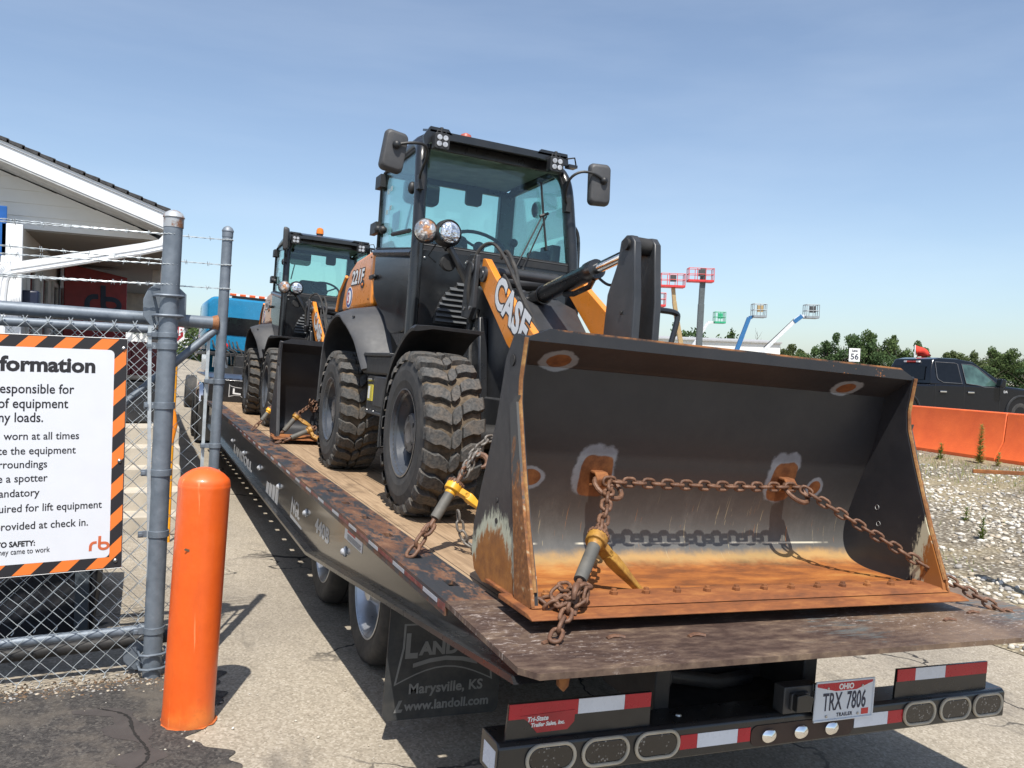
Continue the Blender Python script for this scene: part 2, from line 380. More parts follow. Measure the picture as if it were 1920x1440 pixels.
def road_mat():
    g = G('worn_asphalt'); x, y, z = g.sep()
    sp = g.voro(95, rnd=1.0, out='Color'); sp = g.node('RGBToBW', {0: sp}).outputs[0]
    n = g.noise(110, 4, .6); big = g.noise(.55, 8, .6); med = g.noise(5, 7, .6)
    c = g.ramp(g.math('ADD', g.math('MULTIPLY', sp, .6), g.math('MULTIPLY', n, .4)), [(.15, (.20, .170, .130)), (.45, (.305, .265, .205)), (.62, (.36, .315, .25)), (.88, (.50, .45, .375))])
    c = g.mix(g.math('MULTIPLY', g.ramp(big, [(.42, 0.0), (.70, 1.0)]), .45), c, (.13, .115, .10))
    c = g.mix(g.math('MULTIPLY', g.ramp(med, [(.55, 0.0), (.72, 1.0)]), .35), c, (.15, .13, .11))
    oil = g.ramp(g.noise(1.7, 6, .65, g.map((1.6, .35, 1))), [(.58, 0.0), (.70, .6)])
    c = g.mix(oil, c, (.055, .05, .046))
    ck = g.voro(.55, g.map((1, 1, 0), vec=g.node('VectorMath', {0: g.co(), 1: g.node('TexNoise', {'Vector': g.co(), 'Scale': 2.2, 'Detail': 5}).outputs['Color']}, operation='ADD').outputs[0]), 'DISTANCE_TO_EDGE')
    ckm = g.math('MULTIPLY', g.step(ck, .010, .003), g.ramp(g.noise(.5, 2), [(.45, 0.0), (.55, 1.0)]))
    c = g.mix(ckm, c, (.035, .032, .03))
    return g.bsdf(c, .88, 0.0, g.bump(g.math('ADD', sp, n), .25, .004), .25)
M['road'] = road_mat()
def patch_mat():
    g = G('dark_asphalt')
    sp = g.node('RGBToBW', {0: g.voro(85, out='Color')}).outputs[0]; n = g.noise(4.5, 8, .62); n2 = g.noise(150, 3)
    c = g.ramp(g.math('ADD', g.math('MULTIPLY', sp, .55), g.math('MULTIPLY', n2, .45)), [(.3, (.030, .028, .027)), (.6, (.062, .057, .053)), (.86, (.125, .115, .10))])
    c = g.mix(g.ramp(n, [(.46, 0.0), (.62, .75)]), c, (.115, .100, .083))
    return g.bsdf(c, .85, 0.0, g.bump(g.math('ADD', sp, n2), .5, .006), .3)
M['patch'] = patch_mat()
def gravel_mat():
    g = G('gravel_bed'); v = g.voro(26, out='Color'); d = g.voro(26); bw = g.node('RGBToBW', {0: v}).outputs[0]
    c = g.ramp(bw, [(.2, (.15, .125, .09)), (.5, (.30, .26, .20)), (.8, (.46, .42, .34))])
    c = g.mix(g.ramp(d, [(.30, 0.0), (.62, .8)]), c, (.10, .082, .06))
    dry = g.ramp(g.noise(.8, 6, .6), [(.48, 0.0), (.62, .75)])
    c = g.mix(dry, c, (.30, .245, .15))
    return g.bsdf(c, .92, 0.0, g.bump(d, .8, .03), .2)
M['gravel'] = gravel_mat()
xs = [-400, -200, -100, -60, -40]+frange(-25, -7, 9)+frange(-6, 12, 36)+[14, 18, 25, 40, 70, 120, 250, 500, 900]
ys = [-60, -30, -15]+frange(-9, 13, 22)+[16, 20, 26, 34, 45, 60, 80, 100, 150, 300, 600, 1200]
sheet('road', xs, ys, M['road'])
# gravel verge to the right of the trailer, rising to the barrier
gx = frange(3.0, 10.7, 30)
def edge(x, y): return x > 3.15+0.10*math.sin(y*2.1)+0.06*math.sin(y*5.3)
sheet('gravel_verge', frange(2.9, 10.9, 64), frange(-6, 40, 180), M['gravel'], .006, inside=edge)
# dark asphalt strip in front of the fence
def on_patch(x, y):
    lim = -1.82+.16*math.sin(y*2.7+.6)+.07*math.sin(y*9)+.05*math.sin(y*17+1)
    return x < lim and y < -.25+.02*math.sin(x*7)+.132*(x+2.18)+.015*math.sin(x*19)
me = bpy.data.meshes.new('asphalt_patch'); vs = []; fs = []; NY_, NX_ = 420, 24
for j in range(NY_+1):
    y = -4.6+4.42*j/NY_; lim = -1.84+.15*math.sin(y*2.7+.6)+.05*math.sin(y*9)+.03*math.sin(y*23+1)+.02*math.sin(y*51)
    for i in range(NX_+1):
        x = -6+(lim+6)*(i/NX_)**.7; yy = y+(.132*(x+2.18)+.012*math.sin(x*19)+.008*math.sin(x*47))*(j/NY_)**6
        vs.append((x, yy, gz(x, yy)+.004))
for j in range(NY_):
    for i in range(NX_): a = j*(NX_+1)+i; fs.append((a, a+1, a+NX_+2, a+NX_+1))
me.from_pydata(vs, [], fs); me.materials.append(M['patch']); o = bpy.data.objects.new('asphalt_patch', me); COL.objects.link(o); o['kind'] = 'structure'
# litter strip of pebbles and dry leaves under the fence
def stones(name, n, place, size, mats, seed=1, flat=.6):
    rnd = random.Random(seed); vs = []; fs = []; mi = []
    phi = (1+5**.5)/2
    base = [Vector(p).normalized() for p in ((-1,phi,0),(1,phi,0),(-1,-phi,0),(1,-phi,0),(0,-1,phi),(0,1,phi),(0,-1,-phi),(0,1,-phi),(phi,0,-1),(phi,0,1),(-phi,0,-1),(-phi,0,1))]
    ff = [(0,11,5),(0,5,1),(0,1,7),(0,7,10),(0,10,11),(1,5,9),(5,11,4),(11,10,2),(10,7,6),(7,1,8),(3,9,4),(3,4,2),(3,2,6),(3,6,8),(3,8,9),(4,9,5),(2,4,11),(6,2,10),(8,6,7),(9,8,1)]
    for i in range(n):
        p = place(rnd)
        if p is None: continue
        s = size(rnd); a = rnd.random()*6.28; ca, sa = math.cos(a), math.sin(a); sx, sy, sz = s*rnd.uniform(.7, 1.3), s*rnd.uniform(.6, 1.0), s*flat*rnd.uniform(.6, 1.1)
        b = len(vs)
        for q in base:
            j = rnd.uniform(.82, 1.15); X, Y, Z = q.x*sx*j, q.y*sy*j, q.z*sz*j
            vs.append((p[0]+X*ca-Y*sa, p[1]+X*sa+Y*ca, p[2]+Z+sz*.45))
        k = rnd.randrange(len(mats))
        for f in ff: fs.append(tuple(b+t for t in f)); mi.append(k)
    me = bpy.data.meshes.new(name); me.from_pydata(vs, [], fs)
    for m in mats: me.materials.append(m)
    me.polygons.foreach_set('material_index', mi); me.polygons.foreach_set('use_smooth', [True]*len(me.polygons)); me.update()
    o = bpy.data.objects.new(name, me); COL.objects.link(o); o['kind'] = 'stuff'
    return o
def stone_mat(name, col):
    return plain(name, col, .9, var=.25, scale=30, bump=.3, bscale=120)
SM = [stone_mat('pale_stone', (.48, .44, .37)), stone_mat('white_stone', (.58, .55, .49)), stone_mat('tan_stone', (.40, .34, .26)), stone_mat('grey_stone', (.30, .285, .265)), stone_mat('cream_stone', (.58, .53, .45))]
def gplace(rnd):
    y = rnd.uniform(-2.2, 6.5); x = 3.2+rnd.random()**1.2*7.0
    if not edge(x-.06, y): return None
    # camera sees a wedge right of the bucket only
    if (x+2.26)*.72 < (y+4.59)*.62 or y > 4.5+x*.25: return None
    import mathutils
    if mathutils.noise.noise((x*.45, y*.45, 0)) > .18 and rnd.random() < .8: return None
    if x > 7.6 and rnd.random() < .55: return None
    return (x, y, gz(x, y)+.004)
tag(stones('gravel_stones', 15000, gplace, lambda r: .014+.030*r.random()**2.2, SM, 3), kind='stuff', label='loose pale limestone gravel covering the verge', cat='gravel')
LM = [plain('dry_leaf', (.15, .09, .05), .9), plain('grey_litter', (.12, .105, .085), .9), plain('dark_litter', (.10, .075, .05), .9), plain('brown_litter', (.15, .10, .06), .9), SM[2], SM[3]]
def lplace(rnd):
    x = rnd.uniform(-3.4, -1.98); y = -.20+.132*(x+2.18)+rnd.gauss(0, .055)
    return (x, y, gz(x, y)+.002)
tag(stones('leaf_litter', 1700, lplace, lambda r: .004+.008*r.random()**2.5, LM, 5, .45), kind='stuff', label='dry leaves and pebbles gathered under the chain link fence', cat='litter')
def pplace(rnd):
    x = rnd.uniform(-3.2, -1.3); y = rnd.uniform(-2.6, -.35); return (x, y, gz(x, y)+.003)
tag(stones('loose_pebbles', 130, pplace, lambda r: .003+.007*r.random()**2.5, SM[:4]+[SM[1]], 8), kind='stuff', label='scattered small pebbles on the dark asphalt', cat='pebbles')
# crack in the dark asphalt
m = MB(); rnd = random.Random(4); pts = catmull([(-2.42, -.52, 0), (-2.30, -.62, 0), (-2.27, -.80, 0), (-2.22, -.98, 0), (-2.23, -1.10, 0), (-2.33, -1.22, 0), (-2.36, -1.35, 0), (-2.40, -1.62, 0), (-2.39, -1.9, 0)], 8)
for i in range(len(pts)-1):
    a, b = pts[i], pts[i+1]; w = .003+.006*rnd.random()
    w2 = .003+.006*rnd.random()
    a = a+Vector((rnd.gauss(0, .004), 0, 0)) if i else a
    q = [(a.x-w, a.y, 0), (a.x+w, a.y, 0), (b.x+w2, b.y, 0), (b.x-w2, b.y, 0)]
    m.add([(p[0], p[1], gz(p[0], p[1])+.0075) for p in q], [(0, 1, 2, 3)])
o = m.build('asphalt_crack', plain('crack_dark', (.012, .011, .010), .95), frame='W'); tag(o, kind='structure')
m = MB(); side = []
for i, p in enumerate(pts):
    w = .05+.035*math.sin(i*.5)+.02*rnd.random(); side.append((p.x-w*1.4-.03*math.sin(i*.23), p.x+w*.75, p.y))
for i in range(len(side)-1):
    a, b = side[i], side[i+1]
    m.add([(x, y, gz(x, y)+.0055) for x, y in ((a[0], a[2]), (a[1], a[2]), (b[1], b[2]), (b[0], b[2]))], [(0, 1, 2, 3)])
def tar():
    g = G('tar_seal'); return g.bsdf(g.ramp(g.noise(9, 6), [(.3, (.040, .034, .032)), (.7, (.062, .054, .050))]), .8, 0.0, g.bump(g.noise(80, 4), .3, .004))
o = m.build('tar_seal', tar(), frame='W'); tag(o, kind='structure')

# ------------------------------------------------------------------ trailer (trailer frame: x right, y forward, z up, deck at 0); many coordinates here and below come from image pixels
TR = thing('flatbed_trailer', 'long black flatbed equipment trailer with worn wooden deck carrying two wheel loaders', 'trailer', (0, 3, -HD))
m = MB(); m.box((-1.09, -1.79, -.04), (1.09, 11.14, 0)); m.build('deck', M['wood'], TR)
SLOTS = [-1.55+.465*i for i in range(27)]
for s in (-1, 1):
    m = MB()
    def fb(x0, x1, y0, y1, z0=-.012, z1=.004):
        a, b = sorted((s*x0, s*x1)); m.box((a, y0, z0), (b, y1, z1))
    fb(1.21, 1.295, -1.79, 11.14); fb(1.09, 1.168, -1.79, 11.14)
    prev = -1.79
    for y in SLOTS+[11.2]:
        if y > 11.1: fb(1.168, 1.21, prev, 11.14); break
        fb(1.168, 1.21, prev, y-.042); prev = y+.042
    a, b = sorted((s*1.283, s*1.295)); m.box((a, -1.79, -.05), (b, 11.14, -.012))
    m.build('rail_flange', M['flange'], TR, smooth=0)
    m = MB(); a, b = sorted((s*1.25, s*1.238))
    m.prism([(-2.40, -.05), (-2.40, -.035), (-1.79, -.0125), (11.14, -.0125), (11.14, -.41), (.87, -.41)], a, b, 0)
    sp = m.build('side_panel', M['panel'], TR, smooth=0)
    m = MB(); a, b = sorted((s*1.30, s*1.20))
    m.prism([(.87, -.41), (11.14, -.41), (11.14, -.43), (.865, -.43)], a, b, 0)
    m.prism([(.865, -.43), (.87, -.41), (-2.40, -.047), (-2.42, -.065)], a, b, 0)
    m.build('lower_flange', M['black'], TR, smooth=0)
    x0 = s*1.2965
    for k in range(19):
        y = -1.70+.43*k
        for u, v, mt, nm in ((y, y+.17, 'tape_dull', 'white_reflector'), (y+.18, y+.42, 'tape_worn', 'red_reflector')):
            m = MB(); m.box((min(s*1.295, x0), u, -.026), (max(s*1.295, x0), v, -.010)); m.build(nm, M[mt], sp, smooth=0)
    m = MB(); m.box((min(s*1.295, x0), -1.785, -.036), (max(s*1.295, x0), -1.71, -.008)); m.build('red_reflector', M['tape_worn'], sp, smooth=0)
    for (y, z) in ((-.021, -.212), (1.2, -.217), (2.475, -.227), (3.758, -.236), (5.109, -.245), (6.48, -.245)):
        m = MB(); m.lathe([(-.001, .030), (.006, .030), (.010, .022), (.024, .015), (.029, .001)], (s*1.25, y, z), (s, 0, 0), 18)
        m.build('marker_lamp', M['glassbead'], sp)
    if s < 0:
        ex, ez = (0, -1, 0), (0, 0, 1)
        X = -1.2508
        text('lettering', '440B', .125, M['grey_letter'], sp, (X, .86, -.268), ex, ez, bold=.004, sx=1.72, depth=.001)
        text('lettering', 'NGL', .155, M['grey_letter'], sp, (X, 1.81, -.315), ex, ez, bold=.002, sx=1.15, depth=.001)
        text('lettering', 'LANDOLL', .13, M['grey_letter'], sp, (X, 6.30, -.365), ex, ez, bold=.006, sx=3.3, depth=.001)
        for k in range(4):
            m = MB(); y0 = 3.22-.19*k; ht = .10+.012*k
            m.prism([(y0, -.385), (y0-.15, -.385), (y0-.17, -.385+ht*.7), (y0-.17, -.385+ht), (y0-.02, -.385+ht)], X, X-.001, 0); m.build('stripe_decal', M['grey_letter'], sp, smooth=0)
        m = MB()
        m.prism([(1.83, -.362), (1.335, -.362), (1.335, -.348), (1.83, -.335)], X, X-.001, 0)
        m.prism([(1.83, -.335), (1.815, -.335), (1.805, -.20), (1.815, -.20)], X, X-.001, 0)
        m.build('decal_frame', M['grey_letter'], sp, smooth=0)
        m = MB(); m.box((X-.001, -.39, -.142), (X, .02, -.05)); st = m.build('warning_sticker', M['white'], sp, smooth=0)
        m = MB(); m.box((X-.0018, -.23, -.098), (X-.001, -.045, -.066)); m.build('warning_banner', M['red'], sp, smooth=0)
        m = MB()
        for k in range(6): m.box((X-.0018, -.37+.01*(k % 3), -.110-.005*k), (X-.001, -.05, -.108-.005*k))
        m.build('small_print', M['ink'], sp, smooth=0)
# sloping tail plate at the rear, with pressed chain slots
m = MB(); n = 1
plan = [(-1.295, -1.79), (1.295, -1.79), (1.295, -2.43), (1.25, -2.485), (-1.25, -2.485), (-1.295, -2.43)]; zt = lambda y: .004-(-1.79-y)*.026
m.add([(x, y, zt(y)) for x, y in plan]+[(x, y, zt(y)-.019) for x, y in plan], [(0, 1, 2, 3, 4, 5), (11, 10, 9, 8, 7, 6)]+[(i, (i+1) % 6, 6+(i+1) % 6, 6+i) for i in range(6)])
m.build('tail_plate', M['tail'], TR, smooth=0)
m = MB()
for x, y in ((-.856, -2.247), (-.55, -2.275), (.70, -2.27), (.93, -2.20), (-1.10, -2.26), (1.14, -2.20)):
    m.tube([(x-.035+.07*t, y+.010*math.sin(t*math.pi), .0015-(y+1.79)*-.0176+.0+.004*math.sin(t*math.pi)) for t in [i/6 for i in range(7)]], .007, 6)
m.build('chain_slot', M['rust_dark'], TR)
m = MB(); m.prism([(-1.165, -.03), (-1.125, -.03), (-1.13, -.075), (-1.145, -.09), (-1.16, -.075)], -2.44, -2.42, 1); m.build('pin_tab', M['rust'], TR)
# underframe
m = MB()
for x in (-.45, .45): m.box((x-.07, -1.6, -.34), (x+.07, 11.14, -.041))
for i in range(26): m.box((-1.237, -1.5+i*.48, -.13), (-.53, -1.44+i*.48, -.041)); m.box((.53, -1.5+i*.48, -.13), (1.237, -1.44+i*.48, -.041))
for i in range(13): m.box((-.379, -1.5+i*.96, -.25), (.379, -1.42+i*.96, -.05))
m.build('underframe', M['dark'], TR, smooth=0)
m = MB(); m.prism([(-1.62, -.08), (-1.9, -.10), (-2.0, -.22), (-2.0, -.40), (-1.62, -.40)], -.51, -.44, 0); m.prism([(-1.62, -.08), (-1.9, -.10), (-2.0, -.22), (-2.0, -.40), (-1.62, -.40)], .215, .285, 0)
m.box((-.439, -1.75, -.40), (.214, -1.7, -.06)); m.box((-.43, -1.99, -.42), (.21, -1.76, -.38))
m.lathe([(0, .055), (.02, .055)], (-.439, -1.93, -.27), (1, 0, 0), 16, caps=True); m.tube([(-.43, -1.93, -.27), (-.15, -1.90, -.33), (.1, -1.80, -.36)], .03, 8)
m.build('rear_frame', M['dark'], TR, bevel=.006)
m = MB(); m.prism(rrect(.0, -.285, .09, -.245, .018), -1.762, -1.755, 1); m.build('frame_opening', M['grey_letter'], TR)
# wheels: dual tyres, polished rims
def road_wheel(x, y, s):
    w = holder('wheel', TR); zc = -.46
    m = MB(); m.lathe([(.0, .28), (.0, .30), (-.012, .34), (-.022, .385), (-.010, .417), (.018, .434), (.06, .440), (.10, .438), (.102, .426), (.108, .426), (.11, .439), (.15, .439), (.152, .426), (.158, .426), (.16, .438), (.20, .440), (.235, .432), (.25, .40), (.262, .36), (.25, .30), (.25, .28)], (x, y, zc), (-s, 0, 0), 48)
    m.build('tyre', M['sidewall'], w, smooth=50)
    m = MB(); m.lathe([(.012, .28), (-.004, .295), (-.006, .288), (.010, .272), (.035, .258), (.05, .245), (.075, .235), (.10, .22), (.085, .13), (.07, .11), (.05, .105), (.02, .08), (.0, .075), (-.01, .05), (-.01, .001)], (x, y, zc), (-s, 0, 0), 40)
    m.build('rim', plainrim, w, smooth=40)
    return w
plainrim = plain('aluminium_rim', (.55, .57, .60), .32, .8, dust=.25)
for s in (-1, 1):
    for y in (.14, 1.42):
        road_wheel(s*1.06, y, s)
        m = MB(); m.lathe([(.0, .25), (.0, .30), (-.02, .385), (.02, .434), (.20, .440), (.25, .40), (.25, .25)], (s*.76, y, -.46), (-s, 0, 0), 32); m.build('inner_tyre', M['sidewall'], TR)
for y in (.14, 1.42): m = MB(); m.cyl((-1.0, y, -.46), (1.0, y, -.46), .06, 12); m.build('axle', M['dark'], TR)
# mud flaps with raised lettering
def flapm():
    return plain('mud_flap_rubber', (.022, .024, .026), .62, dust=.14)
flap_l = plain('flap_print', (.165, .165, .16), .6)
for s in (-1, 1):
    xc = s*.955; y = -.95
    m = MB(); m.prism(rrect(xc-.285, -.785, xc+.285, -.12, .03), y, y+.012, 1); mf = m.build('mud_flap', flapm(), TR, smooth=0)
    Y = y-.0012
    m = MB(); fr = [(-.23, -.345), (-.235, -.40), (-.215, -.62)] 
    top = [(-.225, -.345), (.225, -.345)]
    def lo(t, d=0): return (-.245+.49*t, -.625+.075*math.sin(math.pi*t)+d)
    ring = [(-.215, -.34), (.215, -.34), (.215, -.45)]+[lo(1-t/10) for t in range(11)]+[(-.215, -.45)]
    inner = [(x*.955, -.455+(z+.455)*.93) for x, z in ring]
    n = len(ring); m.add([(xc+x, Y, z) for x, z in ring]+[(xc+x, Y, z) for x, z in inner], [(i, (i+1) % n, n+(i+1) % n, n+i) for i in range(n)])
    m2 = [(x*.9, -.455+(z+.455)*.86) for x, z in ring]
    m.prism([(xc-.16, -.525), (xc-.08, -.505), (xc, -.497), (xc+.08, -.505), (xc+.16, -.525), (xc+.16, -.545), (xc+.08, -.525), (xc, -.517), (xc-.08, -.525), (xc-.16, -.545)], Y, Y-.001, 1)
    m.build('printed_frame', flap_l, mf, smooth=0)
    ex, ez = (1, 0, 0), (0, 0, 1)
    text('lettering', 'L', .155, flap_l, mf, (xc-.205, Y, -.495), ex, ez, bold=.006, depth=.001, sx=.8)
    text('lettering', 'ANDOLL', .082, flap_l, mf, (xc-.13, Y, -.485), ex, ez, bold=.004, depth=.001, sx=1.05)
    text('lettering', 'Marysville, KS', .066, flap_l, mf, (xc+.012, Y, -.665), ex, ez, 'CENTER', bold=.0016, depth=.001)
    text('lettering', 'www.landoll.com', .060, flap_l, mf, (xc+.025, Y, -.742), ex, ez, 'CENTER', bold=.0016, depth=.001)
    text('lettering', 'L', .07, flap_l, mf, (xc-.235, Y, -.745), ex, ez, bold=.004, depth=.001, shear=.4)
    m = MB(); m.box((xc-.24, y-.02, -.20), (xc+.24, y+.02, -.10)); m.build('flap_bracket', M['black'], TR, bevel=.004)
    m = MB(); m.tube([(xc-.13+p[0], y-.022, -.245+p[1]) for p in rrect(-.085, -.03, .085, .03, .03)], .007, 6, close=True); m.build('lamp_ring', M['steel'], TR)
# bumper
m = MB(); m.prism([(-2.15, -.492), (-2.15, -.385), (-2.135, -.370), (-2.0, -.370), (-2.0, -.492)], -1.205, 1.25, 0)
BU = m.build('bumper', M['black'], TR, bevel=.006)
for x0, x1 in ((-1.168, -.612), (.600, 1.150)):
    m = MB(); m.prism([(x0-.005, -.371), (x1+.002, -.371), (x1, -.25), (x0, -.25)], -2.125, -2.115, 1); pl = m.build('bumper_plate', M['black'], BU, smooth=0)
    a, b, c, d = (x0, x0+.26, x0+.445, x1) if x0 < 0 else (x0, x0+.105, x0+.285, x1)
    for u, v, mt, nm in ((a+.001, b, 'tape_red', 'red_reflector'), (b+.001, c, 'tape_white', 'white_reflector'), (c+.001, d-.001, 'tape_red', 'red_reflector')):
        m = MB(); m.box((u, -2.1275, -.302), (v, -2.125, -.251)); m.build(nm, M[mt], BU, smooth=0)
# dealer sticker on the left plate
m = MB(); m.prism([(-1.125, -.292), (-.92, -.285), (-.92, -.325), (-.945, -.35), (-1.06, -.352), (-1.075, -.335), (-1.095, -.312)], -2.1292, -2.1278, 1)
stk = m.build('dealer_sticker', plain('sticker_red', (.36, .02, .03), .3), BU, smooth=0)
text('lettering', 'Tri-State', .022, M['white_letter'], stk, (-1.10, -2.1294, -.312), (1, 0, .02), (0, 0, 1), bold=.0008, depth=.0006, shear=.2)
text('lettering', 'Trailer Sales, Inc.', .0185, M['white_letter'], stk, (-1.085, -2.1294, -.331), (1, 0, .02), (0, 0, 1), bold=.0008, depth=.0006, shear=.2)
# lamps in the bumper
lens = None
def lens_mat():
    g = G('smoked_lens'); d = g.voro(75); d2 = g.noise(30, 3)
    k = g.math('MULTIPLY', g.step(d, .36, .20), g.ramp(d2, [(.50, 0.0), (.56, 1.0)]))
    return g.bsdf(g.mix(k, (.014, .012, .012), (.20, .19, .18)), .25, coat=.4)
lens = lens_mat(); grom = plain('pale_grommet', (.40, .36, .29), .6)
for x in (-1.011, -.80, -.588, .715, .93, 1.145-.01):
    m = MB(); m.prism(rrect(x-.082, -.468, x+.082, -.392, .037, 6), -2.156, -2.14, 1); la = m.build('tail_lamp', lens, BU, bevel=.003)
    m = MB(); m.tube([(p[0], -2.155, p[1]) for p in rrect(x-.089, -.475, x+.089, -.385, .044, 7)], .0065, 8, close=True); m.build('lamp_rim', grom, la)
m = MB(); m.prism(rrect(-.17, -.482, .345, -.405, .03), -2.1535, -2.15, 1); m.build('marker_strip', plain('brown_rubber', (.035, .018, .014), .6), BU)
for x in (-.086, .072, .228):
    m = MB(); m.lathe([(-.002, .026), (.006, .026), (.014, .018), (.018, .001)], (x, -2.154, -.446), (0, -1, 0), 18)
    for i, v in enumerate(m.v): m.v[i] = (x+(v[0]-x)*1.35, v[1], v[2])
    m.build('marker_lamp', M['chrome'], BU)
for x0, x1, c in ((-.49, -.415, 'tape_red'), (-.414, -.232, 'tape_white'), (-.231, -.172, 'tape_red'), (.30, .345, 'tape_red'), (.352, .535, 'tape_white'), (.536, .62, 'tape_red')):
    m = MB(); m.box((x0, -2.1518, -.460), (x1, -2.150, -.408)); m.build('red_reflector' if 'red' in c else 'white_reflector', M[c], BU, smooth=0)
m = MB(); m.quad((-1.2055, -2.13, -.475), (-1.2055, -2.03, -.475), (-1.2055, -2.03, -.40), (-1.2055, -2.13, -.40)); m.build('white_reflector', M['tape_white'], BU, smooth=0)
m = MB()
for x in (-1.0, -.72, -.45, .02, .8, 1.02): m.lathe([(0, .012), (.006, .010), (.008, .001)], (x, -2.075, -.3695), (0, 0, 1), 8)
m.build('bolt_head', M['steel'], BU)
# hitch box and licence plate
m = MB(); m.box((-.03, -2.16, -.3695), (.14, -2.10, -.265)); m.prism(rrect(-.005, -.355, .085, -.285, .01), -2.175, -2.16, 1); m.build('socket_box', M['char'], BU, bevel=.004)
m = MB(); m.prism([(.0, -.350), (.07, -.352), (.082, -.30), (.045, -.282), (.0, -.287)], -2.20, -2.175, 1); m.build('socket_cover', M['black'], BU, bevel=.003)
px, pz, py = .266, -.330, -2.172
m = MB(); m.prism(rrect(px-.1525, pz-.076, px+.1525, pz+.076, .012), py, py+.002, 1)
for a, b in (((px-.1525, pz-.076), (px+.1525, pz-.076)), ((px-.1525, pz+.076), (px+.1525, pz+.076)), ((px-.1525, pz-.07), (px-.1525, pz+.07)), ((px+.1525, pz-.07), (px+.1525, pz+.07))):
    m.cyl((a[0], py-.001, a[1]), (b[0], py-.001, b[1]), .004, 8)
LP = m.build('licence_plate', plain('plate_white', (.58, .62, .68), .35, var=.04), TR, smooth=40)
m = MB(); m.prism([(px-.145, pz+.070), (px+.145, pz+.070), (px+.145, pz+.062), (px+.06, pz+.037), (px-.05, pz+.037), (px-.145, pz+.058)], py-.0012, py-.0002, 1); m.build('plate_banner', M['tape_red'], LP, smooth=0)
text('lettering', 'OHIO', .030, M['white_letter'], LP, (px+.005, py-.0014, pz+.043), (1, 0, 0), (0, 0, 1), 'CENTER', bold=.0012, depth=.0006)
for c, xx in (('TRX', px-.112), ('7806', px+.012)):
    text('lettering', c, .098, M['navy'], LP, (xx, py-.0006, pz-.037), (1, 0, 0), (0, 0, 1), bold=.0012, depth=.0008, sx=.52, spacing=1.02)
text('lettering', 'TRAILER', .020, M['navy'], LP, (px+.005, py-.0006, pz-.064), (1, 0, 0), (0, 0, 1), 'CENTER', bold=.0006, depth=.0006, spacing=1.15)
m = MB(); m.quad((px+.094, py-.0008, pz-.066), (px+.132, py-.0008, pz-.066), (px+.132, py-.0008, pz-.042), (px+.094, py-.0008, pz-.042)); m.build('plate_sticker', M['red'], LP, smooth=0)
m = MB()
for dx, dz in ((-.09, .05), (.09, .05), (-.09, -.06), (.075, -.06)): m.lathe([(0, .006), (.003, .005), (.004, .0005)], (px+dx, py-.001, pz+dz), (0, -1, 0), 8)
m.build('plate_screw', M['steel'], LP)
m = MB(); m.box((px-.16, -2.165, -.372), (px+.16, -2.152, -.26)); m.build('plate_bracket', M['black'], BU, bevel=.003)
# raised front deck (gooseneck)
m = MB(); m.box((-1.27, 11.15, -.40), (1.27, 11.45, .40)); gn = m.build('front_wall', M['black'], TR, bevel=.01)
def tread():
    g = G('blue_tread_plate'); x, y, z = g.sep(); s = g.math('SINE', g.math('MULTIPLY', g.math('ADD', x, g.math('MULTIPLY', y, .3)), 52))
    return g.bsdf(g.mix(g.step(s, -.3, .5), (.055, .068, .11), (.11, .135, .20)), .35, .4, g.bump(s, .5, .01))
m = MB(); m.box((-1.27, 11.15, .401), (1.27, 15.2, .43)); m.build('front_deck', tread(), TR, smooth=0)
m = MB(); m.prism([(-.93, .09), (-.93, .33), (-.91, .30), (-.83, .28), (-.73, .27), (-.65, .28), (-.65, .06), (-.73, .12), (-.83, .12)], 11.145, 11.149, 1)
eb = m.build('emblem', M['grey_letter'], TR, smooth=0)
m = MB(); m.prism([(-.915, .115), (-.915, .30), (-.90, .285), (-.83, .265), (-.73, .257), (-.665, .265), (-.665, .09), (-.73, .132), (-.83, .132)], 11.143, 11.1448, 1); m.build('emblem_field', M['black'], eb, smooth=0)
m = MB(); m.prism([(-.86, .15), (-.86, .25), (-.83, .25), (-.83, .175), (-.72, .165), (-.72, .14)], 11.141, 11.1428, 1); m.build('emblem_letter', M['white_letter'], eb, smooth=0)
m = MB(); m.box((-.55, 11.46, .12), (.55, 15.1, .398)); m.build('gooseneck_beam', M['black'], TR, bevel=.02)

